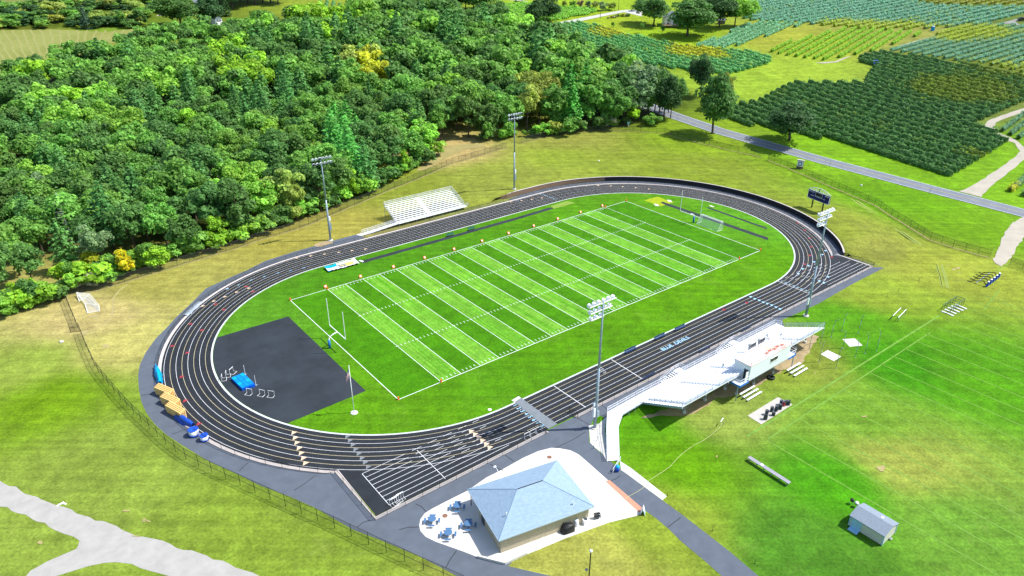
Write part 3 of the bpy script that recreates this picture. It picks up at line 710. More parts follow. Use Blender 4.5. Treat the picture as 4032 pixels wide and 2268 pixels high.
# retaining wall behind the far bend
rw = thing('retaining_wall', 'curved retaining wall of brown block behind the far bend of the track', 'wall', (TX1+BR0-.25, TYC, 0))
def wseg(a0_, a1_, m, name, r=BR0-.1):
    mb = MB(rw); pts = []
    st = 2 if a1_ > a0_ else -2
    for a in np.arange(a0_, a1_+.01, 2):
        x, y = (TX1+r*math.cos(R_(a)), TYC+r*math.sin(R_(a))) if a <= 90 else (TX1-(a-90), TYC+r)
        h = max(.15, bankz(x+(.6*math.cos(R_(min(a, 90)))), y+.6*math.sin(R_(min(a, 90)))))+.12
        pts.append((x, y, h))
    mc = MB(rw)
    for (xa, ya, ha), (xb, yb, hb) in zip(pts, pts[1:]):
        mb.beam((xa, ya, ha/2), (xb, yb, ha/2), .28, ha)
        mc.beam((xa, ya, ha+.03), (xb, yb, hb+.03), .4, .08)
    mb.build(name, m, rw); return mc
wseg(60, 102, BRICK, 'wall').build('coping', CURB, rw)
wseg(-52, 60, mat('black_wall_cover', (.02, .02, .024), .8, .2, 1), 'wall').build('coping', CURB, rw)
fl = MB(rw); e = [(26.6, 49.4), (24.6, 49.9), (23.2, 51.2), (22.4, 53)]
for k, (a, b) in enumerate(zip(e, e[1:])): fl.beam((*a, .55-.12*k), (*b, .55-.12*k), .28, 1.1-.24*k)
fl.build('wall_end', BRICK, rw)

# ------------------------------------------------------------------ trees: leaf clumps on a trunk with limbs
nr = np.random.RandomState(11)
def unit(v): return v/np.maximum(np.linalg.norm(v, axis=1, keepdims=True), 1e-6)
def cards(C, N, S, aspect=.7):
    """one leaf-sized kite per centre C facing N"""
    n = len(C); t = unit(np.cross(N, nr.normal(size=(n, 3)))); b = np.cross(N, t); S = S[:, None]
    V = np.empty((n, 4, 3)); V[:, 0] = C-t*S; V[:, 1] = C-b*S*aspect+N*S*.15; V[:, 2] = C+t*S; V[:, 3] = C+b*S*aspect+N*S*.15
    return V
def card_mesh(name, V, T):
    n = len(V); me = bpy.data.meshes.new(name)
    me.vertices.add(4*n); me.vertices.foreach_set('co', V.astype(np.float32).ravel())
    me.loops.add(4*n); me.loops.foreach_set('vertex_index', np.arange(4*n, dtype=np.int32))
    me.polygons.add(n); me.polygons.foreach_set('loop_start', np.arange(0, 4*n, 4, dtype=np.int32))
    me.update(calc_edges=True)
    a = me.color_attributes.new('tint', 'FLOAT_COLOR', 'POINT')
    a.data.foreach_set('color', np.repeat(np.c_[T, np.ones(n)], 4, axis=0).astype(np.float32).ravel())
    me.materials.append(LEAF); return me
def broad(h, r, base, K=26, M=95, s=.5, flat_=.9, yel=0., squash=1.):
    """leaves of a broadleaf crown: lumps of foliage over an uneven ellipsoid"""
    cz = h*(1+base)/2; rz = h*(1-base)/2
    d = unit(nr.normal(size=(K, 3))); d[:, 2] = d[:, 2]*.9+.12
    rr = nr.uniform(.45, .9, K)[:, None]
    nl = nr.randint(2, 5); lob = np.c_[nr.normal(size=(nl, 2))*r*.38, nr.uniform(-.35, .3, nl)*rz]; lob[0] = 0
    ls = nr.uniform(.55, .85, nl); ls[0] = .9; li = nr.choice(nl, K, p=np.r_[.5, np.ones(nl-1)*.5/(nl-1)])
    cc = d*rr*ls[li][:, None]*np.array([r, r, rz])*np.array([1, squash, 1])+lob[li]+[0, 0, cz]
    cr_ = nr.uniform(.18, .44, K)*r
    out = []; T = []
    for c, q in zip(cc, cr_):
        e = unit(nr.normal(size=(M, 3))); e[:, 2] = np.where(e[:, 2] < -.35, -e[:, 2], e[:, 2])
        P = c+e*q*nr.uniform(.72, 1.1, (M, 1))*[1, 1, flat_]
        N = unit(e+nr.normal(size=(M, 3))*.55+[0, 0, .25])
        out.append(cards(P, N, nr.uniform(.6, 1.25, M)*s))
        b = nr.uniform(.78, 1.2)*nr.uniform(.75, 1.25, M)[:, None]
        t = np.ones((M, 3))*b
        if yel: t = t*np.where(nr.rand(M, 1) < yel, [[1.45, 1.18, .6]], [[1, 1, 1]])
        T.append(t)
    return np.concatenate(out), np.concatenate(T)
def pine(h, r, base, tiers=11, s=.5, droop=.18):
    out = []; T = []
    for i in range(tiers):
        f = i/(tiers-1); z = h*(base+(1-base)*f*.97); L = r*(1-f**1.6)**.8*(.75+.25*min(1, f*3))+.3
        nb = max(4, int(9*(1-f*.5))); a0 = nr.uniform(0, 6.28)
        for k in range(nb):
            a = a0+k*6.283/nb+nr.uniform(-.25, .25); l = L*nr.uniform(.7, 1.15); m = int(9+16*l/r)
            u = nr.uniform(.15, 1, m); wd = .28*l*(1-.5*u)
            P = np.c_[np.cos(a)*l*u, np.sin(a)*l*u, z+np.sin(u*2.2)*l*.22-droop*l*u]+np.c_[-np.sin(a)*nr.normal(size=m)*wd*.6, np.cos(a)*nr.normal(size=m)*wd*.6, nr.normal(size=m)*.16]
            N = unit(np.c_[np.cos(a)*np.ones(m)*.35, np.sin(a)*np.ones(m)*.35, np.ones(m)]+nr.normal(size=(m, 3))*.4)
            out.append(cards(P, N, nr.uniform(.7, 1.3, m)*s, .5)); T.append(np.ones((m, 3))*nr.uniform(.75, 1.2)*nr.uniform(.75, 1.25, (m, 1)))
    return np.concatenate(out), np.concatenate(T)
def trunk_mesh(h, rb, limbs, r):
    mb = MB(); x = y = 0; p = (0, 0, -.1); lr = rb
    for k in range(1, 5):
        q = (nr.uniform(-.02, .02)*h, nr.uniform(-.02, .02)*h, h*k/4*.9); mb.tube(p, q, lr, rb*(1-k*.2), 8); lr = rb*(1-k*.2); p = q
    for k in range(limbs):
        a = k*6.283/limbs+nr.uniform(-.4, .4); z = h*nr.uniform(.35, .6); l = r*nr.uniform(.55, .8)
        mid = (math.cos(a)*l*.55, math.sin(a)*l*.55, z+l*.4); mb.tube((0, 0, z), mid, rb*.45, rb*.3, 6)
        mb.tube(mid, (math.cos(a)*l, math.sin(a)*l, z+l*.95), rb*.3, rb*.1, 5)
    o = mb.build('trunk', BARK); me = o.data; bpy.data.objects.remove(o); return me
VAR = {}
def variants(kind, n, fn, trunk):
    VAR[kind] = []
    for i in range(n):
        V, T = fn(i); VAR[kind].append((card_mesh('crown', V, T), trunk(i)))
variants('oak', 10, lambda i: broad(15, 5.4+.35*(i % 3), .2, 32, 85, .5), lambda i: trunk_mesh(12, .32, 5, 4.5))
variants('edge', 4, lambda i: broad(15, 4.6, .03, 34, 85, .5), lambda i: trunk_mesh(12, .28, 5, 4.3))
variants('airy', 3, lambda i: broad(15, 4.4, .2, 34, 60, .42, .8), lambda i: trunk_mesh(13, .25, 6, 4))
variants('yellow', 3, lambda i: broad(12, 3.6, .05, 26, 80, .5, .8, .35), lambda i: trunk_mesh(9, .2, 5, 3.2))
variants('pine', 4, lambda i: pine(17, 4.7, .12, 12, .52), lambda i: trunk_mesh(17.5, .26, 0, 3))
variants('spruce', 2, lambda i: pine(11, 3.2, .03, 12, .42, .35), lambda i: trunk_mesh(11, .2, 0, 3))
variants('shrub', 4, lambda i: broad(4, 2.4, -.1, 16, 75, .36, .8, .06), lambda i: trunk_mesh(2.5, .09, 4, 1.8))
variants('tall', 3, lambda i: broad(22, 8.8, .06, 64, 105, .6), lambda i: trunk_mesh(19, .5, 7, 5))
LEAFGAIN = 3.9
def leafc(r, g_, b): return (*[min(.6, c*LEAFGAIN) for c in seen(r, g_, b)], 1)
TONE = {'dark': leafc(78, 112, 54), 'mid': leafc(98, 138, 58), 'light': leafc(120, 168, 60), 'lime': leafc(124, 168, 46), 'yellow': leafc(156, 178, 44), 'gold': leafc(172, 176, 40),
        'pine': leafc(84, 128, 66), 'brightpine': leafc(92, 154, 70), 'grey': leafc(112, 136, 92), 'olive': leafc(132, 146, 66), 'blue': leafc(72, 98, 78), 'deep': leafc(58, 88, 48), 'pale': leafc(166, 190, 130), 'rust': leafc(146, 132, 98)}
def tree(name, label, kind, loc, h, tone, group=None, wd=1., rz=None, cat='tree', jit=.14, var=None):
    V = VAR[kind]; cm, tm = V[(var if var is not None else rnd.randrange(len(V)))]
    H0 = {'oak': 15, 'edge': 15, 'airy': 15, 'yellow': 12, 'pine': 17, 'spruce': 11, 'shrub': 4, 'tall': 22}[kind]
    t = thing(name, label, cat, loc, rnd.uniform(0, 6.28) if rz is None else rz, group)
    s = h/H0; t.scale = (s*wd, s*wd, s)
    c = TONE[tone]; b = 1+rnd.uniform(-jit, jit); hsh = rnd.uniform(-jit, jit)
    inst('crown', cm, t, (c[0]*b*(1+hsh*.8), c[1]*b, c[2]*b*(1-hsh*.5), 1)); inst('trunk', tm, t)
    return t

# the wood beyond the north fence
FOREST = [(-118, 50.5), (-88, 58.5), (-72, 62.5), (-55, 65.8), (-42, 68.5), (-30, 72), (-16, 76.8), (0, 83), (12, 88.6), (22, 95), (34, 106), (46, 114.5), (58, 112.5), (73, 107.5), (92, 101), (112, 97), (128, 93), (141, 90), (152, 104), (168, 140), (188, 180), (206, 222), (222, 262), (226, 300), (236, 340), (232, 400), (210, 440), (150, 452), (60, 448), (20, 430), (-20, 398), (-40, 372), (-72, 338), (-125, 300)]
def inside(p, P):
    x, y = p; c = False; j = len(P)-1
    for i in range(len(P)):
        if (P[i][1] > y) != (P[j][1] > y) and x < (P[j][0]-P[i][0])*(y-P[i][1])/(P[j][1]-P[i][1])+P[i][0]: c = not c
        j = i
    return c
FOREST = [remap(p) for p in FOREST]
def edge_dist(p, P):
    best = 1e9; p = np.array(p)
    for i in range(len(P)):
        a = np.array(P[i]); b = np.array(P[(i+1) % len(P)]); t = np.clip(((p-a)@(b-a))/((b-a)@(b-a)), 0, 1); best = min(best, np.linalg.norm(p-a-t*(b-a)))
    return best
SPOTS = [(0,0,1850,950,150,'pine','pine'),(0,0,1450,1080,130,'pine','pine'),(0,0,350,1200,130,'pine','pine'),(0,0,2430,950,140,'pine','pine'),(1,0,80,950,160,'pine','pine'),(1,0,280,870,140,'pine','pine'),(1,0,520,830,120,'pine','pine'),(1,0,880,1250,170,'pine','brightpine'),(1,0,900,1400,120,'pine','brightpine'),(1,0,900,330,110,'pine','pine'),
(1,0,600,350,100,'pine','pine'),(1,0,100,350,110,'pine','pine'),(1,0,1450,350,110,'pine','pine'),(1,0,1950,300,120,'pine','pine'),(2,0,690,820,110,'pine','brightpine'),(2,0,880,950,100,'pine','brightpine'),(2,0,350,480,120,'pine','pine'),(2,0,620,1050,130,'pine','brightpine'),(2,0,180,1200,80,'pine','brightpine'),(0,1,1150,450,170,'pine','pine'),(0,1,950,780,140,'airy','grey'),(0,1,680,440,90,'pine','pine'),(0,1,500,450,130,'airy','grey'),
(1,1,1150,220,140,'pine','pine'),(1,1,1350,280,110,'pine','pine'),(0,0,2250,600,180,'oak','lime'),(0,0,380,700,100,'oak','lime'),(0,0,700,960,70,'oak','lime'),(0,0,1800,1190,80,'oak','lime'),(0,0,350,1370,110,'oak','light'),(1,0,1170,650,120,'yellow','yellow'),(1,0,960,520,130,'airy','olive'),(1,0,1330,790,80,'airy','olive'),(1,0,820,200,150,'oak','lime'),(1,0,1400,250,80,'oak','lime'),(1,0,550,90,130,'oak','lime'),(1,0,60,730,150,'oak','lime'),(1,0,700,1000,260,'oak','mid'),(0,1,2150,330,150,'edge','light'),(0,1,2430,300,160,'edge','light'),
(1,1,420,420,170,'edge','olive'),(1,1,930,330,90,'edge','lime'),(1,1,780,380,80,'edge','light'),(1,1,1500,200,70,'edge','lime'),(1,1,480,170,120,'edge','mid'),(2,0,250,850,150,'airy','olive'),(2,0,1350,850,170,'airy','grey'),(2,0,1680,850,170,'oak','deep'),(2,0,1430,560,140,'oak','mid'),(1,1,80,400,110,'edge','light'),(1,1,70,830,90,'edge','light'),(1,1,280,720,120,'edge','light')]
pts = []; cell = {}
def try_add(x, y, dmin):
    k = (int(x//6), int(y//6))
    for i in range(-2, 3):
        for j in range(-2, 3):
            for q in cell.get((k[0]+i, k[1]+j), ()):
                if (q[0]-x)**2+(q[1]-y)**2 < dmin*dmin: return False
    cell.setdefault(k, []).append((x, y)); pts.append((x, y)); return True
for _ in range(26000):
    x, y = rnd.uniform(-125, 240), rnd.uniform(50, 455)
    if inside((x, y), FOREST): try_add(x, y, 6.6)
pts.sort(key=lambda p: math.hypot(p[0]-CP[0], p[1]-CP[1]))
def visible(p, top):
    u = proj((p[0], p[1], top+terr(*p))); return -160 < u[0] < 4200
pts = [p for p in pts if visible(p, 14)]
LAB = {('oak','dark'): 'dark green broadleaf tree standing among the wood beyond the track', ('oak','mid'): 'mid green broadleaf tree standing among the wood beyond the track', ('oak','light'): 'light green broadleaf tree standing out in the wood', ('oak','lime'): 'bright lime green broadleaf tree standing out in the wood',
 ('airy','mid'): 'loose feathery mid green tree in the wood beyond the track', ('airy','grey'): 'thin greyish green tree with bare lower twigs in the wood', ('airy','olive'): 'loose olive green tree in the wood beyond the track', ('pine','pine'): 'tall bluish green pine rising among the wood', ('pine','brightpine'): 'tall fresh green pine with layered boughs in the wood', ('yellow','yellow'): 'yellow leaved tree standing out in the middle of the wood',
 ('edge','dark'): 'dark green tree leafy to the ground at the wood edge', ('edge','mid'): 'mid green tree leafy to the ground at the wood edge', ('edge','light'): 'light green tree leafy to the ground at the wood edge', ('edge','lime'): 'lime green tree leafy to the ground at the wood edge', ('edge','olive'): 'olive yellow tree leafy to the ground at the wood edge', ('oak','deep'): 'very dark tall tree at the road end of the wood'}
far = []; NIND = 285
for i, p in enumerate(pts):
    ed = edge_dist(p, FOREST); h = rnd.uniform(11, 17)*(1+.38*max(0, min(1, (p[0]-20)/90)))
    if p[1] < 62 and ed < 8: h *= .6
    kind, tone = None, None
    zt = terr(*p); u = proj((p[0], p[1], zt+h*.75))
    for c, r, x, y, rd, kd, tn in SPOTS:
        if math.hypot(u[0]-CX[c]-x/ZS, u[1]-RY[r]-y/ZS) < rd/ZS: kind, tone = kd, tn; break
    if kind is None:
        q = rnd.random(); kind = 'oak'
        tone = 'dark' if q < .42 else 'mid' if q < .86 else 'light' if q < .91 else None
        if tone is None: kind, tone = ('pine', 'pine') if q < .955 else ('airy', 'mid')
    if ed < 5.5 and kind == 'oak': kind = 'edge' if (kind, tone) != ('oak', 'deep') else 'oak'
    if kind == 'pine': h *= 1.2
    if tone == 'deep': h = 19
    if (kind, tone) not in LAB: tone = 'mid'
    if i < NIND:
        t = tree('forest_tree' if kind != 'pine' else 'pine_tree', LAB[(kind, tone)], kind, (*p, zt), h, tone, 'trees of the wood')
        if tone == 'deep': t.scale[0] *= .8; t.scale[1] *= .8
    else: far.append(((*p, zt), h, kind, tone))
# the rest of the wood, farther back, reads as one mass
low = {k: [broad(15, 5.7, .2, 26, 40, .74) for _ in range(4)] for k in ('oak',)}
low['pine'] = [(lambda q: (q[0][::2], q[1][::2]))(pine(17, 4.7, .2, 10, .8)) for _ in range(2)]
VV, TT = [], []
for p, h, kind, tone in far:
    V, T = low['pine' if kind == 'pine' else 'oak'][rnd.randrange(2 if kind == 'pine' else 4)]
    s = h/(17 if kind == 'pine' else 15); a = rnd.uniform(0, 6.28); c, d = math.cos(a)*s, math.sin(a)*s
    M = np.array([[c, d, 0], [-d, c, 0], [0, 0, s]])
    VV.append(V@M+list(p)); col = np.array(TONE[tone][:3])*(1+rnd.uniform(-.14, .14)); TT.append(T*col)
o = bpy.data.objects.new('woodland', card_mesh('woodland', np.concatenate(VV), np.concatenate(TT))); COL.objects.link(o); struct(o, 'stuff')
print('forest', len(pts), 'far', len(far))
# single trees and bushes at the edge of the wood
for (c, r, x, y, kind, h, tone, wd, lab) in [
 (0,1,1290,1330,'yellow',8,'gold',1.,'golden yellow maple at the wood edge behind the fence'),
 (0,1,1600,1260,'edge',7,'lime',1.3,'lime green maple right of the golden maple behind the fence'),
 (0,1,1000,1310,'shrub',5.5,'yellow',1.,'yellow green bush left of the golden maple'),
 (0,1,950,1420,'shrub',4,'pale',1.2,'pale flowering bush at the wood edge by the fence'),
 (0,1,600,1430,'yellow',6,'lime',1.1,'lime green bush near the corner of the perimeter fence'),
 (0,1,780,1449,'shrub',5,'light',1.2,'light green bush left of the pale flowering bush'),
 (0,2,200,190,'yellow',6,'lime',1.,'yellow green bush left of the fence corner'),
 (0,2,420,190,'shrub',5,'light',1.3,'broad light green bush close to the fence corner'),
 (0,2,60,280,'shrub',5.5,'mid',1.3,'leftmost leafy bush along the lawn edge'),
 (0,1,1900,1100,'edge',8,'light',1.2,'light green young tree between lime maple and left floodlight'),
 (0,1,2200,1010,'edge',9,'lime',1.1,'lime green young tree in the fence row'),
 (0,1,2420,960,'shrub',5.5,'light',1.3,'light green bush in the fence row near left floodlight'),
 (1,1,250,790,'shrub',6,'light',1.3,'broad light bush behind fence left of left floodlight'),
 (1,1,420,770,'edge',13,'olive',.9,'tall olive yellow tree just left of the left floodlight'),
 (1,1,950,560,'edge',13,'lime',.7,'slim lime green tree right of the left floodlight'),
 (1,1,780,600,'edge',11,'light',.85,'light green tree close behind the left floodlight'),
 (1,1,1070,540,'edge',8,'light',.9,'small leafy tree behind the fence above the small bleachers'),
 (1,1,1500,330,'edge',10,'lime',.6,'slim lime green tree at the sandy clearing'),
 (2,0,1240,1225,'yellow',7.5,'lime',1.2,'rounded lime green bush at the wood edge near the road'),
 (2,0,990,1260,'shrub',5.5,'pale',1.1,'pale grey green bush left of the rounded lime bush'),
 (2,0,1430,1240,'shrub',5,'mid',1.3,'low dark bush between lime bush and road'),
 (1,0,2320,1400,'edge',9,'mid',.8,'small leafy tree left of the far floodlight'),
 (2,0,460,1330,'shrub',6,'olive',1.,'brownish green bush right of the far floodlight')]:
    p = g(c, r, x, y); tree('edge_tree' if h > 6 else 'bush', lab, kind, p, h, tone, None, wd, cat='tree' if h > 6 else 'bush', jit=.05)
front = [p for p in dense([(-106, 54.5), (-88, 59.8), (-72, 63.5), (-55, 66.6), (-42, 69.2), (-30, 72.8), (-16, 77.6), (0, 83.6), (12, 89.5), (22, 95), (34, 106)], 3.1)]
front += [p for p in dense([(60, 110), (73, 106), (92, 99.5), (112, 95.5), (126, 92)], 4.2)]
for k, p in enumerate(front):
    q = remap((p[0]+rnd.uniform(-1.2, 1.2), p[1]+rnd.uniform(-.6, 1.8))); tn = rnd.choice(['mid', 'mid', 'light', 'lime', 'dark', 'dark']) if p[0] < -10 else rnd.choice(['mid', 'dark', 'dark', 'light'])
    tree('undergrowth_bush', {'mid': 'mid green', 'light': 'light green', 'lime': 'lime green', 'dark': 'dark green'}[tn]+' leafy bush in the undergrowth right behind the wood fence', rnd.choice(['shrub', 'shrub', 'edge']), (*q, terr(*q)), rnd.uniform(3, 6.5), tn, 'undergrowth along the wood edge', 1.25, cat='bush')
sn = thing('dead_tree', 'bare grey dead tree with broken twigs leaning in the wood', 'tree', (*g(0,1,720,880,6)[:2], 0))
m = MB(sn); b0 = g(0,1,720,880,6); t0 = g(0,1,560,530,15)
m = MB(); m.tube((0, 0, 0), (-1, .5, 8), .22, .15); m.tube((-1, .5, 8), (t0[0]-b0[0], t0[1]-b0[1], 16), .15, .05)
m.build('trunk', mat('dead_wood', (.34, .32, .3), .9, .2, 3), sn)
m = MB()
for k in range(14):
    z = 6+.6*k; a = rnd.uniform(0, 6.28); m.tube((-1+rnd.uniform(-.4, .4), .5, z), (-1+math.cos(a)*2, .5+math.sin(a)*2, z+rnd.uniform(-.3, 1)), .06, .02, 5)
m.build('branch', MATS['dead_wood'], sn)
# free-standing trees
for (c, r, x, y, kind, h, tone, wd, lab) in [
 (2,0,2025,1325,'tall',26,'dark',.82,'big dark tree standing by the road in front of the vineyard'),
 (2,0,1900,960,'tall',21,'deep',.72,'dark tree behind the big roadside tree'),
 (2,0,2140,1080,'tall',18,'olive',.62,'yellowish tree half hidden behind the big roadside tree'),
 (3,0,250,1390,'tall',16.5,'deep',1.5,'lone dark oak with bare trunk at the vineyard corner'),
 (2,0,1545,1180,'tall',20,'deep',.75,'dark tree with bare trunk at the road end of the wood'),
 (2,0,1610,1170,'tall',19,'dark',.62,'tree on the road verge where the wood ends'),
 (2,0,1450,1150,'tall',21,'dark',.7,'tall dark tree hiding the road, left of the bare trunked pair'),
 (2,0,1370,1160,'tall',19,'mid',.7,'mid green tree at the wood corner above the lime bush'),
 (2,0,1500,1110,'tall',21,'deep',.7,'very dark tree on the far road verge at the wood corner'),
 (2,0,1590,1120,'tall',18,'dark',.6,'dark tree on the far road verge behind the bare trunked pair'),
 (2,0,1775,362,'tall',28,'dark',1.6,'largest shade tree on the lawn right of the white house'),
 (2,0,1440,262,'tall',24,'dark',1.4,'broad dark tree left of the white house'),
 (2,0,2095,272,'tall',25,'deep',1.2,'dark shade tree in front of the small grey garden shed'),
 (2,0,2245,262,'tall',25,'light',1.05,'bright green shade tree at the right end of the house lawn'),
 (2,0,1850,245,'tall',23,'dark',1.2,'dark tree behind the largest shade tree'),
 (2,0,2015,195,'tall',23,'deep',1.2,'very dark tree between the shade trees behind the lawn'),
 (2,0,1300,108,'airy',15,'mid',.9,'upright tree at the end of the gravel drive'),
 (2,0,1450,60,'tall',21,'dark',1.3,'dark tree behind the broad tree left of the house'),
 (2,0,1325,327,'airy',9,'mid',.75,'young tree on the house lawn nearest the drive'),
 (2,0,1527,353,'airy',9.5,'mid',.75,'young tree on the house lawn below the deck'),
 (2,0,1045,268,'shrub',4,'mid',.55,'tiny sapling on the lawn below the flower bed'),
 (2,0,290,245,'tall',21,'deep',1.2,'dark roadside tree, left of the pair beside the gravel drive'),
 (2,0,385,225,'tall',22,'deep',1.2,'dark roadside tree, right of the pair beside the gravel drive'),
 (2,0,565,70,'shrub',6,'olive',1.,'rusty olive bush left of the row of shrubs by the drive'),
 (2,0,655,70,'shrub',6,'mid',1.,'green shrub in the row beyond the bright vines'),
 (2,0,725,70,'shrub',7,'rust',1.,'brownish shrub in the middle of the row by the drive'),
 (2,0,795,75,'shrub',7,'grey',1.,'grey green shrub in the row by the drive'),
 (2,0,865,80,'shrub',7,'olive',1.,'olive shrub beside the utility pole'),
 (2,0,945,105,'shrub',9,'grey',.9,'grey round tree right of the utility pole'),
 (2,0,1025,100,'shrub',8,'olive',1.,'small round orchard tree with rusty top by the mailbox'),
 (1,0,1960,90,'tall',17,'dark',.9,'dark tree beyond the wood left of the drive'),
 (1,0,2420,220,'tall',19,'dark',1.05,'broad dark tree beside the utility pole above the wood'),
 (1,0,2240,230,'tall',17,'dark',1.,'dark tree left of the broad one above the wood'),
 (1,0,1100,105,'spruce',15,'blue',1.,'blue spruce in the clump beyond the small vineyard, front one'),
 (1,0,1020,85,'spruce',15,'blue',1.,'blue spruce at the left of the clump beyond the small vineyard'),
 (1,0,1205,80,'spruce',14,'blue',1.,'blue spruce at the right of the clump beyond the small vineyard'),
 (1,0,960,60,'spruce',14,'deep',1.1,'dark spruce behind the blue spruce clump'),
 (1,0,1280,120,'oak',13,'lime',.9,'lime green tree right of the blue spruce clump'),
 (0,0,860,285,'spruce',17,'blue',1.1,'dark conifer standing alone at the edge of the hay field'),
 (0,0,940,285,'shrub',8,'deep',1.,'dark bush right of the lone conifer by the hay field'),
 (0,0,1230,270,'edge',13,'mid',1.,'round tree at the right end of the scrub'),
 (0,0,1400,255,'edge',14,'dark',1.2,'broad round tree nearest the bend of the drive'),
 (0,0,1800,270,'tall',26,'dark',1.5,'huge dark tree left of the small barn'),
 (0,0,1720,250,'tall',23,'deep',.9,'dark tree at the left end of the farmyard'),
 (0,0,2070,245,'tall',23,'deep',1.3,'dark tree right of the small barn'),
 (0,0,2240,160,'spruce',16,'deep',1.2,'dark evergreen beside the white farmhouse'),
 (0,0,430,100,'spruce',14,'deep',1.,'pointed dark tree at the far edge of the scrub'),
 (0,0,310,150,'edge',12,'mid',.9,'tree in the scrub left of the pointed one')]:
    p = g(c, r, x, y); h *= hratio(c, r, x, y)**.8; tree('spruce' if kind == 'spruce' else 'shade_tree' if h > 9 else 'shrub', lab, kind, p, h, tone, None, wd, cat='tree' if h > 9 else 'shrub', jit=.06)
# dark belt of tall trees along the top of the picture
gi = 0
for k in range(13):
    p = g(1, 0, 1330+85*k, 95+rnd.uniform(-30, 40)-.0*k); tree('shade_tree', 'tall dark tree in the belt above the wood and left of the drive', 'tall', p, rnd.uniform(17, 22), rnd.choice(['deep', 'dark', 'dark']), 'dark tree belt', 1.15)
for k in range(10):
    p = g(0, 0, 2080+75*k, 30+rnd.uniform(-40, 60)); tree('shade_tree', 'dark tree in the farmyard grove beyond the white farmhouse', 'tall', p, rnd.uniform(16, 23), rnd.choice(['deep', 'dark', 'blue']), 'farmyard grove', 1.2)
# scrub bushes on the rough ground, upper left
sb_ = []
for k in range(130):
    x, y = rnd.uniform(-40, 1640), rnd.uniform(20, 285)
    if y < 100 and x < 560: continue
    if y > 150 and x > 1450: continue
    p = g(0, 0, x, y); sb_.append(p)
for p in sb_:
    tn = rnd.choice(['deep', 'dark', 'mid', 'mid', 'olive']); tree('scrub_bush', {'deep': 'very dark', 'dark': 'dark green', 'mid': 'mid green', 'olive': 'olive'}[tn]+' bush in the rough scrub beyond the hay field', 'shrub', p, rnd.uniform(3, 7.5), tn, 'scrub bushes', 1.7, cat='bush')

# ------------------------------------------------------------------ vineyards: every row of vines is a thing
ROWS = []
def vineyard(poly, ang, sp, tone, text, wd=1.2, h=1.7, dens=7, start=0, tone2=None, lm='', ccw=1):
    d = np.array([math.cos(R_(ang)), math.sin(R_(ang))]); nn = np.array([-d[1], d[0]])*ccw
    P = np.array(poly); o = P@nn; t = o.min()+sp*.5; i = 0
    while t < o.max():
        i += 1; xs = []
        for k in range(len(P)):
            a, b = P[k], P[(k+1) % len(P)]; u, v = a@nn-t, b@nn-t
            if u*v < 0: xs.append((a+(b-a)*u/(u-v))@d)
        xs.sort()
        for a, b in zip(xs[::2], xs[1::2]):
            if b-a > 9: ROWS.append(dict(p0=d*a+nn*t, p1=d*b+nn*t, tone=tone, tone2=tone2, text=text.format(n=ordn(i)), wd=wd, h=h, dens=dens, lm=lm))
        t += sp
W1 = [g(3,1,700,0)[:2], g(3,1,1850,345)[:2], g(3,0,2440,1390)[:2], g(3,0,2080,1230)[:2], g(3,0,2340,1110)[:2], g(3,0,2600,1000)[:2], g(3,0,2640,780)[:2], g(3,0,1700,590)[:2], g(3,0,1150,522)[:2], g(3,0,945,560)[:2], g(3,0,945,610)[:2], g(3,0,1085,670)[:2], g(3,0,1000,790)[:2], g(3,0,1000,825)[:2], g(3,0,300,825)[:2], g(3,0,170,880)[:2], g(3,0,-60,1010)[:2], g(2,0,2200,1050)[:2], g(2,0,1990,1110)[:2], g(2,0,2200,1200)[:2], g(3,0,20,1290)[:2]]
vineyard(W1, -100.3, 5.4, (78, 114, 62), 'dark green grapevine row in the large near vineyard, {n} row from the road', 1.9, 2.0, 9, ccw=1, tone2=(104, 122, 46), lm='large near vineyard')
W2 = g2(3,0,(1180,500),(1640,372),(1760,335),(2000,262),(2250,245),(2700,262),(2700,760),(2250,650),(1720,580))
vineyard(W2, -8, 5.2, (98, 142, 112), 'silvery grapevine row in the vineyard right of the gravel track, {n} from below', 1.7, 1.8, 6, tone2=(140, 156, 50), lm='silver vineyard')
W3 = g2(3,0,(-20,495),(330,400),(640,325),(770,290),(1000,292),(1300,312),(1590,332),(1090,508),(600,602),(500,588),(350,572),(150,540))
vineyard(W3, 10.5, 4.8, (120, 186, 40), 'bright green grapevine row on the slope above the meadow, {n} from the track', 1.4, 1.8, 6, lm='bright vineyard')
W4 = g2(3,0,(1350,0),(1700,62),(2640,75),(2640,120),(2250,225),(1990,262),(1480,292),(1120,300),(750,268),(500,250),(420,240),(0,215))+g2(2,0,(2460,215),(2330,190),(2390,0))
vineyard(W4, -10, 6.0, (98, 146, 118), 'silvery green grapevine row in the broad far vineyard, {n} from its lower side', 2.2, 1.9, 3.2, tone2=(140, 156, 50), lm='far vineyard')
W5 = g2(2,0,(1790,455),(2100,380),(2330,262),(2480,225),(2576,222))+g2(3,0,(200,236),(400,245),(200,300),(0,372))+g2(2,0,(2400,420),(2170,482),(1900,478))
vineyard(W5, 10, 4.2, (104, 150, 112), 'silvery green grapevine row curving under the house lawn, {n} from the meadow side', 1.6, 1.8, 5, lm='house vineyard')
W6 = g2(2,0,(60,345),(320,262),(720,225),(1000,290),(1200,350),(1500,415),(1760,462),(2030,490),(2400,520),(2600,545),(2600,630),(2260,728),(2100,745),(1750,700),(1200,620),(300,420))
vineyard(W6, -97, 4.4, (98, 150, 90), 'leafy grapevine row in the vineyard behind the wood, {n} from the wood', 1.8, 1.8, 5, tone2=(158, 200, 50), lm='central vineyard')
W7 = g2(2,0,(-60,60),(100,30),(530,78),(700,82),(882,108),(868,132),(560,192),(240,235),(0,285),(-60,300))
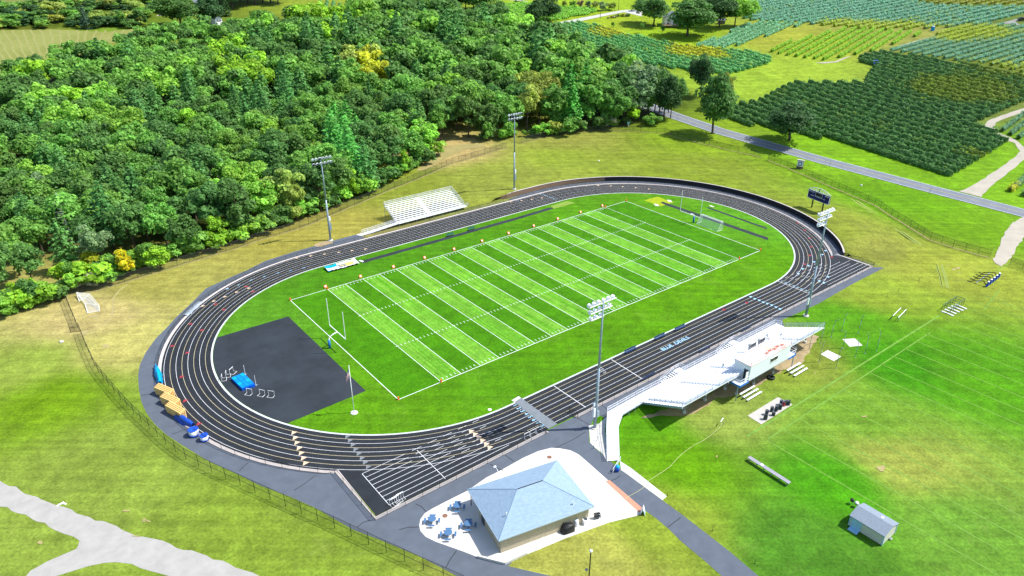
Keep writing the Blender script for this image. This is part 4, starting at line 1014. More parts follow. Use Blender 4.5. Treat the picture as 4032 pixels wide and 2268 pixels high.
vineyard(W7, -14, 4.4, (112, 186, 52), 'bright green grapevine row beside the gravel drive, {n} from the drive', 1.7, 1.8, 4.5, lm='drive vineyard')
W8 = g2(1,0,(600,30),(800,28),(1015,132),(830,165))
vineyard(W8, 62, 4.5, (88, 130, 78), 'grapevine row in the small vineyard above the wood, {n} from its left', 1.7, 1.8, 4, lm='small vineyard')
W9 = g2(3,0,(2270,1275),(2640,1100),(2640,1470))+g2(3,1,(2640,90))+g2(3,0,(2640,1449),(2480,1370),(2330,1310))
W9 = g2(3,0,(2280,1275),(2640,1105),(2640,1440),(2450,1350),(2330,1300))
vineyard(W9, 4, 3.6, (92, 128, 92), 'grapevine row inside the sandy drive loop, {n} from the drive mouth', 1.5, 1.8, 7, lm='loop vineyard')
W10 = g2(3,1,(2310,435),(2640,230),(2800,600),(2560,540),(2420,490))
vineyard(W10, 4, 4.4, (104, 138, 92), 'grapevine row below the sandy drive at the right edge, {n} from the road', 1.6, 1.8, 8, tone2=(160, 170, 40), lm='drive mouth vineyard')
W11 = g2(3,0,(1350,-30),(1690,55),(2640,66),(2640,-40))
vineyard(W11, -10, 6.0, (126, 132, 36), 'olive yellow grapevine row beyond the silvery vineyard, {n} from it', 2.2, 1.9, 2.6, lm='top vineyard')
YZ = [(*g(3,0,x,y)[:2], r) for x, y, r in [(1950,880,1.6),(1800,900,1.2),(2150,930,1.2),(2000,340,1.),(2200,310,1.),(1850,380,.7),(700,250,.8),(950,270,.8),(1200,280,.8),(1450,270,.8),(2400,700,1.2)]]+[(*g(2,0,x,y)[:2], r) for x, y, r in [(1000,330,.9),(1800,510,1.0),(1950,520,1.)]]+[(*g(3,1,2450,470)[:2], .4), (*g(3,1,2150,150)[:2], .6)]
def row_cards(q):
    a, b = q['p0'], q['p1']; L = np.linalg.norm(b-a); d = (b-a)/L; nn = np.array([-d[1], d[0]])
    m = int(L*q['dens']*2.4); u = nr.rand(m)*L; th = nr.uniform(-.35, math.pi+.35, m)
    bump = 1+.22*np.sin(u*1.1+nr.rand()*6)+.15*np.sin(u*2.7+nr.rand()*6)
    gap = .5+.5*np.sin(u*.21+nr.rand()*6)
    jit_ = nr.uniform(.95, 1.3, m); x = np.cos(th)*q['wd']*.5*bump*jit_; z = .55+np.sin(th)*(q['h']-.55)*bump*jit_*nr.uniform(.85, 1.05, m)
    xx, yy = a[0]+d[0]*u+nn[0]*x, a[1]+d[1]*u+nn[1]*x; dd = np.hypot(xx-CP[0], yy-CP[1])-HD0
    C = np.c_[xx, yy, z+np.where(dd < 0, 0, np.where(dd < HB, HS*dd*dd/(2*HB), HS*(dd-HB/2)))]
    N = unit(np.c_[nn[0]*np.cos(th), nn[1]*np.cos(th), np.sin(th)+.2]+nr.normal(size=(m, 3))*.5)
    V = cards(C, N, nr.uniform(.22, .42, m)*(1 if q['dens'] > 5 else 1.4))
    col = np.ones((m, 3))*np.array(leafc(*q['tone'])[:3])
    if q['tone2']:
        f = sum(np.exp(-((C[:, 0]-zx)**2+(C[:, 1]-zy)**2)/(2*(zr*.022*math.hypot(zx-CP[0], zy-CP[1]))**2)) for zx, zy, zr in YZ)+nr.normal()*.16+.18*np.sin(u*.35+nr.rand()*6)+nr.normal(size=m)*.2
        col = np.where((f > .5)[:, None], np.array(leafc(*q['tone2'])[:3]), col)
    T = col*nr.uniform(.85, 1.4, (m, 1))  # outer leaves tinted brighter than the core: leafy highlights painted in
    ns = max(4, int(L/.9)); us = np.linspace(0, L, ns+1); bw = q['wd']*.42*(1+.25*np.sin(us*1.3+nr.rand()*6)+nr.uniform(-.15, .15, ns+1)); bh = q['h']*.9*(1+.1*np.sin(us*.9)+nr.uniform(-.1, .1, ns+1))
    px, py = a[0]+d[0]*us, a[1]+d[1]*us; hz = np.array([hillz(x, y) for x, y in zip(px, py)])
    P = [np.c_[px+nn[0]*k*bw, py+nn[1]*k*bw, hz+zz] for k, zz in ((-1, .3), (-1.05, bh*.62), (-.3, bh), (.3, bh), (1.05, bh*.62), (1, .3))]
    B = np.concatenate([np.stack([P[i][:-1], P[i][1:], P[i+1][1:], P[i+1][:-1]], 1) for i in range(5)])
    c_ = np.array(leafc(*q['tone'])[:3]); TB = np.tile(c_*.7, (len(B), 1))*nr.uniform(.85, 1.1, (len(B), 1))  # core tinted darker than the leaves, shade inside the row put into colour
    if q['tone2']:
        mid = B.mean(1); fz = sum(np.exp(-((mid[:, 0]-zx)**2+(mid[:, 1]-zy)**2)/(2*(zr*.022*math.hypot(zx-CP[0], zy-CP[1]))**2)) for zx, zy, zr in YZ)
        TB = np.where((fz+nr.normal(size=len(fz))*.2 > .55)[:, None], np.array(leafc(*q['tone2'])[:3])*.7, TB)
    return np.concatenate([V, B]), np.concatenate([T, TB])
for q in ROWS: q['dist'] = np.linalg.norm((q['p0']+q['p1'])/2-CP[:2])
ROWS.sort(key=lambda q: q['dist']); print('vine rows', len(ROWS))
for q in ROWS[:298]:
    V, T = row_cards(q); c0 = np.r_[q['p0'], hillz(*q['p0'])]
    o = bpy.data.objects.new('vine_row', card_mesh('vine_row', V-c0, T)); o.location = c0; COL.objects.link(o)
    tag(o, q['text'], 'vine row', 'rows of the '+q['lm'])
    if q['dist'] < 420:
        d = (q['p1']-q['p0']); L = np.linalg.norm(d); m = MB()
        for k in (0, 1):
            p = d*k; zz = hillz(*(q['p0']+p))-c0[2]; MB().tube((p[0], p[1], zz-.05), (p[0], p[1], zz+1.75), .09, n=5).build('end_post', BARK, o)
if len(ROWS) > 298:
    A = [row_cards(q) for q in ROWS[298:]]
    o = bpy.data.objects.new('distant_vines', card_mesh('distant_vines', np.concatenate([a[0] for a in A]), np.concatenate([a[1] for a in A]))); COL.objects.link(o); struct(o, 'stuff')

# ------------------------------------------------------------------ floodlight poles
def light_pole(label, loc, h, rows, face, boxes):
    """face: +1 lamps look towards +y, -1 towards -y ; rows: list of (height below top, [x offsets])"""
    t = thing('floodlight_pole', label, 'floodlight', loc, 0, 'field floodlights')
    MB().tube((0, 0, -.1), (0, 0, h*.5), .3, .22, 12).tube((0, 0, h*.5), (0, 0, h), .22, .12, 12).build('pole', GALV, t, True)
    MB().lathe([(.0, .22), (.62, .2), (.66, -.1)], 14).build('concrete_base', CONC, t)
    me = None
    for dz, xs in rows:
        z = h-dz
        MB().beam((min(xs)-.3, 0, z), (max(xs)+.3, 0, z), .12, .14).build('crossarm', WHITE, t)
        for x in xs:
            if me is None:
                b = MB(); prof = [(.10, -.36), (.16, -.3), (.30, -.12), (.40, .12), (.42, .16), (.39, .16)]
                b.lathe(prof, 14)
                o = b.build('floodlight', ALU, t, True); me = o.data
                ln = MB().lathe([(.0, .10), (.39, .13)], 14).build('lens', LENS, o); lme = ln.data
                MB().beam((0, 0, -.3), (0, -.28, -.3), .08).build('bracket', GALV, o)
                bme = o.children[-1].data
            else:
                o = inst('floodlight', me, t); inst('lens', lme, o); inst('bracket', bme, o)
            o.location = (x, face*.35, z+.1); o.rotation_euler = (R_(-116 if face > 0 else 116), 0, rnd.uniform(-.25, .25))
    for (dx, dy, z, sx, sz) in boxes:
        MB().box(dx, dy, z, sx, .35, sz).build('control_box', ALU if sx < .5 else GALV, t)
    return t
R3 = [(.3, [-2.6, -1.6, -.6, .5, 1.5, 2.5]), (1.5, [-2.3, -1.3, -.3, .8, 1.8]), (2.7, [-2.1, -1.1, 0])]
R2 = [(.3, [-2.4, -1.45, -.5, .5, 1.45, 2.4]), (1.6, [-2.3, -1.3, -.3, .8, 1.8, 2.5])]
light_pole('near tall floodlight pole by the track crossing and grandstand ramp', (-32.7, -52.0, 0), 24.4, R3, 1, [(-.42, 0, 2.6, .4, 1.8), (.45, 0, 2.3, .5, 1.1), (-.42, .1, 4.8, .3, .6)])
light_pole('right floodlight pole beyond the grandstand near the far sprint chute', (31.75, -51.9, 0), 24.4, R3, 1, [(-.42, 0, 3.0, .4, 1.6), (.45, 0, 2.8, .5, 1.1)])
light_pole('left floodlight pole in front of the wood beside the small bleachers', (-32.2, 51.4, 0), 23.2, R2, -1, [(.42, 0, 3.0, .5, 2.0), (.42, 0, 5.6, .4, 1.2)])
pf = g(2,1,62,465); light_pole('far floodlight pole on the grass bank above the brick wall', pf, 24.2, R2, -1, [(.42, 0, 3.0, .5, 1.6), (.42, 0, 5.2, .4, 1.2)])
for (x, y, z) in [(-32.2, 51.4, .0)]:
    flat('bare_ground', rough([(x-2.6+5.2*k/9*0+2.8*math.cos(k*.7), y-1+1.7*math.sin(k*.7)) for k in range(9)], .3, 1), .013, DIRT)

# ------------------------------------------------------------------ goal posts, soccer goals, pylons, yard markers
def goalpost(label, x, face):
    t = thing('goal_post', label, 'goal post', (x, -.46, 0), 0, 'football goal posts')
    MB().tube((0, 0, 0), (0, 0, 1.9), .26, n=12).build('pad', mat('blue_pad', (.02, .16, .42), .5, .12, 2), t, True)
    p = [(0, 0, 1.85)]+[(face*2*(1-math.cos(a)), 0, 1.85+1.2*math.sin(a)) for a in np.linspace(0, math.pi/2, 8)]
    MB().path(p, .12, 10).build('gooseneck', WHITE, t, True)
    MB().tube((face*2, -3.6, 3.05), (face*2, 3.6, 3.05), .1, n=8).build('crossbar', WHITE, t)
    for s in (-1, 1): MB().tube((face*2, s*3.6, 3.0), (face*2, s*3.6, 9.2), .075, n=8).build('upright', WHITE, t)
    return t
goalpost('white goal post with blue pad beside the black paved area', -56.86, 1)
goalpost('white goal post at the far end beside the soccer goal', 56.86, -1)
def soccer(name, label, P, frame_r=.07):
    """P: mouth corners a,b on the ground, mouth top c,d, back bottom e,f, back top gk,h"""
    t = thing(name, label, 'soccer goal', P[0]); a, b, c, d, e, f, k, l = P
    MB(t).path([a, c, d, b], frame_r).build('goal_frame', WHITE, t)
    MB(t).path([c, k, e, a], frame_r*.6).path([d, l, f, b], frame_r*.6).path([e, f], frame_r*.6).path([k, l], frame_r*.6).build('back_frame', WHITE, t)
    MB(t).add([k, l, f, e], [(0, 1, 2, 3)]).add([c, k, e, a], [(0, 1, 2, 3)]).add([d, l, f, b], [(0, 1, 2, 3)]).add([c, d, l, k], [(0, 1, 2, 3)]).build('net', NET, t)
soccer('soccer_goal', 'white soccer goal standing upright behind the far goal line', [(59.2, -1.6, 0), (59, -9, 0), (59.2, -1.6, 2.44), (59, -9, 2.44), (57.0, -1.5, 0), (56.8, -8.95, 0), (58.4, -1.6, 2.44), (58.2, -9, 2.44)])
# goal lying on its face on the left lawn
p1, p2, p3, p4 = g(0,2,760,80), g(0,2,885,88), g(0,2,990,245), g(0,2,865,283)
h = 1.5
soccer('soccer_goal', 'worn white soccer goal tipped over on the left lawn', [g(0,2,785,168,.1), g(0,2,868,283,.1), g(0,2,757,80,.9), g(0,2,840,185,.5), g(0,2,845,135,.1), g(0,2,985,262,.1), g(0,2,885,90,.9), g(0,2,980,205,.6)])
me = None
for lab, x, y in [('orange pylon at the near left back corner of the field', -54.86, 24.38), ('orange pylon at the near goal line on the far sideline', -45.72, 24.38), ('orange pylon at the corner nearest the black paved area flagpole', -54.86, -24.38), ('orange pylon at the near goal line on the grandstand sideline', -45.72, -24.38), ('orange pylon at the far goal line on the grandstand sideline', 45.72, -24.38), ('orange pylon at the far corner on the grandstand side', 54.86, -24.38), ('orange pylon at the far goal line near the yellow patch', 45.72, 24.38), ('orange pylon at the far back corner near the yellow patch', 54.86, 24.38)]:
    if me is None:
        o = MB().box(0, 0, .04, .26, .26, .55).box(0, 0, 0, .34, .34, .05).build('pylon', ORANGE); me = o.data
    else: o = inst('pylon', me, None)
    o.location = (x, y, .02); tag(o, lab, 'pylon', 'orange end zone pylons')
proto = None
for i in range(11):
    x = -45.75+9.12*i; lab = f'white and orange yard marker beside the far sideline, {ordn(i+1)} from the near end'
    if proto is None:
        proto = thing('yard_marker', lab, 'yard marker', (x, 25.5, .02), 0, 'yard markers along the sideline')
        m = MB(); m.prism([(-.34, -.3), (.34, -.3), (.34, .3), (-.34, .3)], 0, .06); m.add([(-.34, -.3, .06), (.34, -.3, .06), (.34, 0, .7), (-.34, 0, .7), (-.34, .3, .06), (.34, .3, .06)], [(0, 1, 2, 3), (3, 2, 5, 4), (0, 3, 4), (1, 5, 2)])
        m.build('marker_body', ORANGE, proto)
        MB().add([(-.2, -.24, .22), (.2, -.24, .22), (.2, -.07, .58), (-.2, -.07, .58)], [(0, 1, 2, 3)]).build('number_panel', WHITE, proto)
    else: dup(proto, (x, 25.5, .02), 0, lab)

# ------------------------------------------------------------------ flagpole
t = thing('flagpole', 'white flagpole on the infield beside the black paved area', 'flagpole', (-62.93, -23.06, 0))
MB().tube((0, 0, 0), (0, 0, 9.55), .085, .05, 10).build('pole', WHITE, t, True)
MB().lathe([(0, .12), (.62, .12), (.66, 0)], 16).build('concrete_base', CONC, t)
MB().lathe([(0, -.12), (.1, -.06), (.12, 0), (.08, .09), (0, .12)], 10, (0, 0, 9.65)).build('finial', WHITE, t, True)
fm = bpy.data.materials.new('flag_cloth'); fm.use_nodes = True; fn = fm.node_tree.nodes; fl_ = fm.node_tree.links
tc = fn.new('ShaderNodeTexCoord'); sx = fn.new('ShaderNodeSeparateXYZ'); fl_.new(tc.outputs['UV'], sx.inputs[0])
mm = fn.new('ShaderNodeMath'); mm.operation = 'MULTIPLY'; mm.inputs[1].default_value = 6.5; fl_.new(sx.outputs[1], mm.inputs[0])
fr = fn.new('ShaderNodeMath'); fr.operation = 'FRACT'; fl_.new(mm.outputs[0], fr.inputs[0])
gt_ = fn.new('ShaderNodeMath'); gt_.operation = 'GREATER_THAN'; gt_.inputs[1].default_value = .5; fl_.new(fr.outputs[0], gt_.inputs[0])
mx = fn.new('ShaderNodeMix'); mx.data_type = 'RGBA'; mx.inputs[6].default_value = (.4, .02, .05, 1); mx.inputs[7].default_value = (.7, .7, .72, 1); fl_.new(gt_.outputs[0], mx.inputs[0])
ca = fn.new('ShaderNodeMath'); ca.operation = 'LESS_THAN'; ca.inputs[1].default_value = .4; fl_.new(sx.outputs[0], ca.inputs[0])
cb_ = fn.new('ShaderNodeMath'); cb_.operation = 'GREATER_THAN'; cb_.inputs[1].default_value = .46; fl_.new(sx.outputs[1], cb_.inputs[0])
cc_ = fn.new('ShaderNodeMath'); cc_.operation = 'MULTIPLY'; fl_.new(ca.outputs[0], cc_.inputs[0]); fl_.new(cb_.outputs[0], cc_.inputs[1])
mx2 = fn.new('ShaderNodeMix'); mx2.data_type = 'RGBA'; mx2.inputs[7].default_value = (.02, .03, .15, 1); fl_.new(cc_.outputs[0], mx2.inputs[0]); fl_.new(mx.outputs[2], mx2.inputs[6]); fl_.new(mx2.outputs[2], fn['Principled BSDF'].inputs['Base Color'])
fb = MB(); NU, NV = 12, 8
for i in range(NU+1):
    for j in range(NV+1):
        u, v = i/NU, j/NV; wv = math.sin(u*9)*.13*(u+.2)
        fb.v.append((-.12-.62*u, wv-.1*u, 9.2-1.25*(1-v)-1.35*u+.12*math.sin(u*6)))
fb.f = [(i*(NV+1)+j, (i+1)*(NV+1)+j, (i+1)*(NV+1)+j+1, i*(NV+1)+j+1) for i in range(NU) for j in range(NV)]
flag = fb.build('flag', fm, None, True); flag.location = t.location
uv = flag.data.uv_layers.new(name='UVMap')
for lp in flag.data.loops:
    k = lp.vertex_index; uv.data[lp.index].uv = (k//(NV+1)/NU, k % (NV+1)/NV)
tag(flag, 'red white and blue striped flag hanging limp on the white flagpole', 'flag')

# ------------------------------------------------------------------ scoreboard
sbx, sby0, sby1 = 93.2, -13.6, -21.2
L_ = g(3,1,468,648); Rg = g(3,1,570,688)
dv = Vector((Rg[0]-L_[0], Rg[1]-L_[1], 0)); ctr = (Vector(L_[:3])+Vector(Rg[:3]))/2; ang = math.atan2(dv.y, dv.x)
t = thing('scoreboard', 'navy blue scoreboard with white arched top on two black posts', 'scoreboard', tuple(ctr), ang)
hw = 3.95; z0, z1 = 2.75, 5.35
for s in (-1, 1): MB().box(s*dv.length/2, .15, -.4, .28, .28, z0+.9).build('post', BLACK, t)
MB().box(0, 0, z0, 2*hw, .3, z1-z0).build('board', NAVY, t)
fr_ = MB()
for a, b in (((-hw, z0), (hw, z0)), ((-hw, z1), (hw, z1)), ((-hw, z0), (-hw, z1)), ((hw, z0), (hw, z1))): fr_.beam((a[0], -.17, a[1]), (b[0], -.17, b[1]), .1, .08)
for a, b in (((-1.25, 4.05), (1.25, 4.05)), ((-1.25, 5.1), (1.25, 5.1)), ((-1.25, 4.05), (-1.25, 5.1)), ((1.25, 4.05), (1.25, 5.1))): fr_.beam((a[0], -.17, a[1]), (b[0], -.17, b[1]), .07, .05)
fr_.build('white_trim', WHITE, t)
MB().box(0, -.165, 4.1, 2.42, .03, .95).build('clock_display', BLACK, t)
dg = MB()
for x, z in [(-3.4, 4.0), (-2.9, 4.0), (2.7, 4.0), (3.2, 4.0), (-2.2, 3.0), (-.9, 3.0), (.5, 3.0), (.95, 3.0), (2.0, 3.0)]: dg.box(x, -.165, z, .36, .03, .6)
dg.build('digit_panels', BLACK, t)
Mt = lambda x, z: Matrix.Translation((x, -.19, z))@Matrix.Rotation(R_(90), 4, 'X')
for txt, x, z, s in [('LAWTON', -2.85, 4.75, .5), ('GUEST', 2.9, 4.75, .5), ('DOWN', -2.2, 3.72, .36), ('TO GO', -.75, 3.72, .36), ('BALL ON', .75, 3.72, .36), ('QTR', 2.1, 3.72, .36), ('T.O.L.', -3.4, 2.88, .28), ('T.O.L.', 3.4, 2.88, .28)]:
    put_text('lettering', txt, mat('letter_white', (.75, .78, .8), .6, .05, 1), Mt(x, z), t, 1, 1, s)
ar = MB(); top = [(-hw, .25), (-hw*.66, .75), (-hw*.33, 1.05), (0, 1.15), (hw*.33, 1.05), (hw*.66, .75), (hw, .25)]
for (xa, ha), (xb, hb) in zip(top, top[1:]): ar.beam((xa, 0, z1+ha), (xb, 0, z1+hb), .1)
for (xa, ha) in top: ar.beam((xa, 0, z1), (xa, 0, z1+ha), .12 if abs(xa) < 3 and xa else .08)
for (xa, ha), (xb, hb) in zip(top, top[1:]): ar.beam(((xa+xb)/2, 0, z1), ((xa+xb)/2, 0, z1+(ha+hb)/2), .07)
ar.build('arched_truss', WHITE, t)
MB().beam((-.35, 0, z1), (.05, 0, z1+1.15), .3, .12).build('emblem', NAVY, t)
# stone sign by the road
q = g(3,1,352,262); t = thing('stone_sign', 'brick sign with white coping and blue emblem panel beside the road', 'sign', q, R_(-70))
MB().box(0, 0, 0, 2.2, .6, 3.0).build('brick_pier', BRICK, t); MB().box(0, 0, 3.003, 2.5, .8, .22).build('coping', CURB, t)
MB().box(0, -.33, .85, 2.0, .06, 2.0).build('white_panel', WHITE, t); MB().box(0, -.37, 1.15, 1.2, .04, 1.5).build('emblem', mat('emblem_blue', (.06, .12, .45), .5, .1, 1), t); MB().box(0, -.40, 1.45, .55, .03, .85).build('emblem_letter', WHITE, t)

# ------------------------------------------------------------------ home grandstand
GX0, GX1 = -21.8, 21.6; YF0, YS0, YR = -51.0, -53.0, -61.2; ZD, ZT = 1.25, 4.95; NROW = 14
t = thing('grandstand', 'large white aluminium grandstand between home straight and practice field', 'grandstand', (0, -53, 0))
GS = t
m = MB(t)
m.box((GX0+GX1)/2, (YF0+YS0)/2, ZD-.12, GX1-GX0, YF0-YS0, .12); m.build('front_walkway', ALU, t)
dy = (YS0-YR)/NROW; dz = (ZT-ZD)/NROW
m = MB(t); m2 = None
for k in range(NROW):
    y = YS0-dy*k; z = ZD+dz*k
    m.add([(GX0, y, z), (GX1, y, z), (GX1, y-dy, z), (GX0, y-dy, z), (GX0, y-dy, z+dz), (GX1, y-dy, z+dz)], [(3, 2, 1, 0), (4, 5, 2, 3)])
m.build('stepped_deck', ALU, t)
sm = None
aisles = [-21.2, -12.4, -4.0, 4.5, 13, 21]
for k in range(NROW):
    y = YS0-dy*k-dy*.62; z = ZD+dz*k
    sb2 = MB(t)
    for a, b in zip(aisles, aisles[1:]): sb2.box((a+b)/2, y, z+.36, b-a-1.2, .26, .06)
    sb2.build('seat_row', ALU, t)
m = MB(t)
for k in range(8):
    x = GX0+.05+(GX1-GX0-.1)*k/7; m.beam((x, YS0, ZD-.32), (x, YR, ZT-.34), .2, .34)
m.build('raker_beams', GALV, t)
col0 = None
for i, (x, y) in enumerate([(-17.26, -58.49), (-11.36, -58.34), (-5.56, -58.32), (.3, -58.3), (6.1, -58.3), (11.9, -58.25), (17.6, -58.2), (23.0, -58.16)]):
    x = min(x, 21.2)
    c = MB(t).tube((x, y, .3), (x, y, ZD+dz*NROW*(YS0-y)/(YS0-YR)-.3), .1, n=8).build('column', GALV, t)
    MB(t).tube((x, y, -.05), (x, y, .42), .33, n=12).build('footing', CONC, c)
for i in range(7):
    x = -20.5+6.8*i; MB(t).tube((x, -52.6, 0), (x, -52.6, ZD-.12), .08, n=8).build('column', GALV, t)
for i in range(0, 7, 2):
    m = MB(t); m.beam((-17.26+5.8*i, -58.45, .5), (-11.4+5.8*i, -58.45, 3.2), .05); m.beam((-17.26+5.8*i, -58.5, 3.2), (-11.4+5.8*i, -58.5, .5), .05); m.build('cross_brace', GALV, t)
def railing(root, pts, h, step, name='railing', pm=GALV, mesh=LINKG, r=.03, solid=None):
    m = MB(root); mk = MB(root)
    for a, b in zip(pts, pts[1:]):
        for hh in (h, h*.5): m.tube((a[0], a[1], a[2]+hh), (b[0], b[1], b[2]+hh), r, n=5)
        k = max(1, round((Vector(b)-Vector(a)).length/step))
        for i in range(k+1):
            p = Vector(a).lerp(Vector(b), i/k); m.tube(p, p+Vector((0, 0, h)), r*1.15, n=5)
        mk.add([(a[0], a[1], a[2]+.08), (b[0], b[1], b[2]+.08), (b[0], b[1], b[2]+h-.05), (a[0], a[1], a[2]+h-.05)], [(0, 1, 2, 3)])
    o = m.build(name, pm, root)
    if mesh: mk.build('wire_infill', mesh, o)
    return o
st = [(-13.4, -9.6), (3.4, 7.2)]        # stair openings along the front
railing(t, [(GX0, YF0, ZD), (st[0][0]-.3, YF0, ZD)], 1.07, 2.2, 'front_railing', ALU)
railing(t, [(st[0][1]-.2, YF0, ZD), (st[1][0]-.3, YF0, ZD)], 1.07, 2.2, 'front_railing', ALU)
railing(t, [(st[1][1]+.6, YF0, ZD), (GX1-.7, YF0, ZD), (GX1-.1, YF0-1.2, ZD)], 1.07, 2.2, 'front_railing', ALU)
for xa in (GX0+.02, GX1-.02): railing(t, [(xa, YS0, ZD), (xa, YR, ZT)], 1.07, 1.25, 'side_railing')
railing(t, [(GX0+.02, YR, ZT), (-8.2, YR, ZT)], 1.07, 2.0, 'rear_railing'); railing(t, [(9.9, YR, ZT), (GX1-.02, YR, ZT)], 1.07, 2.0, 'rear_railing')
for (xa, xb) in st:
    s_ = None; m = MB(t); ns = 8
    for k in range(ns):
        x = xa+(xb-xa)*k/ns; m.box(x+(xb-xa)/ns/2, YF0+.75, ZD*(k+1)/(ns+.5)-.05, (xb-xa)/ns*.62, 1.3, .06)
    so_ = m.build('stair', ALU, t)
    m = MB(t)
    for yy in (YF0+.1, YF0+1.4): m.beam((xa, yy, -.1), (xb, yy, ZD-.12), .06, .25)
    m.build('stringer', GALV, so_)
    m = MB(t); m.box(xb+.75, YF0+.72, ZD-.1, 1.5, 1.36, .1); m.build('stair_landing', ALU, t)
    railing(t, [(xa-.2, YF0+1.45, .05), (xb, YF0+1.45, ZD), (xb+1.5, YF0+1.45, ZD), (xb+1.5, YF0+.05, ZD)], 1.0, 1.4, 'stair_railing', ALU)
# ramp: along the front end and down beside the walk
rp = [(GX0, -52.0, ZD), (-28.6, -52.2, ZD), ]
m = MB(t); m.poly([(GX0, YF0, ZD-.02), (GX0, YS0, ZD-.02), (-27.6, -53.3, ZD-.02), (-29.4, -52.6, ZD-.02), (-29.0, YF0-.2, ZD-.02)])
m.poly([(-29.0, YF0-.25, ZD-.02), (-27.5, -53.35, ZD-.02), (-30.6, -55.3, 1.0), (-32.2, -54.2, 1.0)])
m.poly([(-32.2, -54.2, 1.0), (-30.6, -55.3, 1.0), (-35.5, -60.4, .12), (-37.1, -59.3, .12)])
m.build('ramp', ALU, t)
m = MB(t)
for a, b in (((-29.0, YF0-.25, ZD), (-32.2, -54.2, 1.0)), ((-32.2, -54.2, 1.0), (-37.1, -59.3, .12)), ((-30.6, -55.3, 1.0), (-35.5, -60.4, .12)), ((GX0, YS0, ZD), (-27.6, -53.3, ZD)), ((-27.5, -53.3, ZD), (-30.6, -55.3, 1.0))):
    m.beam((a[0], a[1], a[2]-.15), (b[0], b[1], b[2]-.15), .08, .24)
m.build('ramp_edge_beam', GALV, t)
railing(t, [(GX0, YF0, ZD), (-29.0, YF0-.2, ZD), (-32.2, -54.2, 1.0), (-37.1, -59.3, .1)], 1.0, 2.2, 'ramp_railing', ALU)
railing(t, [(GX0, YS0, ZD), (-27.6, -53.3, ZD), (-30.6, -55.3, 1.0), (-35.5, -60.4, .1)], 1.0, 2.2, 'ramp_railing', ALU)
railing(t, [(-35.4, -60.6, .02), (-38.4, -61.9, .02)], .95, 1.5, 'handrail', ALU, None)
for k in range(5):
    x, y, z = -24+(-1.6*k if k < 3 else -5-1.9*k), -53.1 if k < 3 else -54.6-1.2*(k-3), 1.1-.2*max(0, k-2)
    MB(t).tube((x, y, 0), (x, y, z), .06, n=6).build('ramp_leg', GALV, t)
# small signs and loudspeaker on the seats
for x, y, z in [(-5.2, -57, 3.0), (12.7, -57.3, 3.2)]: MB(t).tube((x, y, z), (x, y, z+1.5), .04).box(x, y, z+1.2, .5, .12, .5).build('loudspeaker', GALV, t)

# ------------------------------------------------------------------ press box on the grandstand
PX0, PX1, PY0, PY1, PZ0, PZ1 = -5.1, 7.4, -62.5, -59.0, 3.75, 6.75
t = thing('press_box', 'white press box with worn red roof deck at the back of the grandstand', 'press box', (1.15, -60.7, PZ0))
WALLM = mat('white_ribbed_metal', (.7, .74, .78), .5, .05, 5, stretch=(6, 6, .2))
m = MB(t); m.box((PX0+PX1)/2, PY0+.06, PZ0, PX1-PX0, .12, PZ1-PZ0); m.box(PX0+.06, (PY0+PY1)/2, PZ0, .12, PY1-PY0-.25, PZ1-PZ0); m.box(PX1-.06, (PY0+PY1)/2, PZ0, .12, PY1-PY0-.25, PZ1-PZ0); m.box((PX0+PX1)/2, PY1-.06, PZ0, PX1-PX0, .12, 1.2); m.box((PX0+PX1)/2, PY1-.06, PZ1-.35, PX1-PX0, .12, .35)
m.build('wall', WALLM, t)
MB(t).box((PX0+PX1)/2, (PY0+PY1)/2, PZ0-.12, PX1-PX0-.05, PY1-PY0, .12).build('floor_panel', GALV, t)
MB(t).box((PX0+PX1)/2, (PY0+PY1)/2, PZ1+.003, PX1-PX0+.1, PY1-PY0+.1, .1).build('roof', mat('worn_roof_deck', (.8, .76, .74), .8, .1, .22, col2=(.62, .22, .13)), t)
MB(t).box((PX0+PX1)/2, PY1-.09, PZ0+1.25, PX1-PX0-.4, .06, 1.1).build('front_window', GLASS, t)
for x in (1.6, 2.8): 
    o = MB(t).box(x, PY0-.03, PZ0+1.5, .95, .08, .8).build('window', GLASS, t)
    MB(t).box(x, PY0-.05, PZ0+1.42, 1.1, .1, .07).box(x, PY0-.05, PZ0+2.31, 1.1, .1, .07).build('window_frame', WHITE, o)
o = MB(t).box(PX0-.03, PY0+.75, PZ0+.03, .07, .95, 2.05).build('doorway', GLASS, t)
MB(t).box(PX0-.45, PY0+.2, PZ0+.05, .9, .06, 2.0).build('door', WHITE, t)
railing(t, [(PX0+.05, PY1, PZ1+.1), (PX0+.05, PY0+.05, PZ1+.1), (PX1-.05, PY0+.05, PZ1+.1), (PX1-.05, PY1, PZ1+.1), (PX0+.05, PY1, PZ1+.1)], 1.0, 2.0, 'roof_railing', GALV, None, .025)
for x in (-1.2, 1.6, 4.3):
    MB(t).beam((x-.4, PY1-.6, PZ1+.1), (x, PY1-.1, PZ1+1.6), .06).beam((x+.4, PY1-.6, PZ1+.1), (x, PY1-.1, PZ1+1.6), .06).box(x, PY1-.1, PZ1+1.4, .7, .1, .4).build('sign_stand', GALV, t)
MB(t).box(.2, PY1+.1, PZ1+.25, 2.4, .05, .9).build('banner_frame', BLACK, t); MB(t).box(3.0, PY1+.1, PZ1+.25, 2.2, .05, .9).build('banner_frame', BLACK, t)
for k in range(5):
    a = PX0+6+1.2*k; MB(t).box(a, PY0+.9+.2*(k % 2), PZ1+.11, .9, .5, .04).tube((a, PY0+.9, PZ1+.1), (a+.2, PY0+1.2, PZ1+.55), .03).build('folding_chair', mat('rust_red', (.4, .13, .08), .7, .15, 2), t)
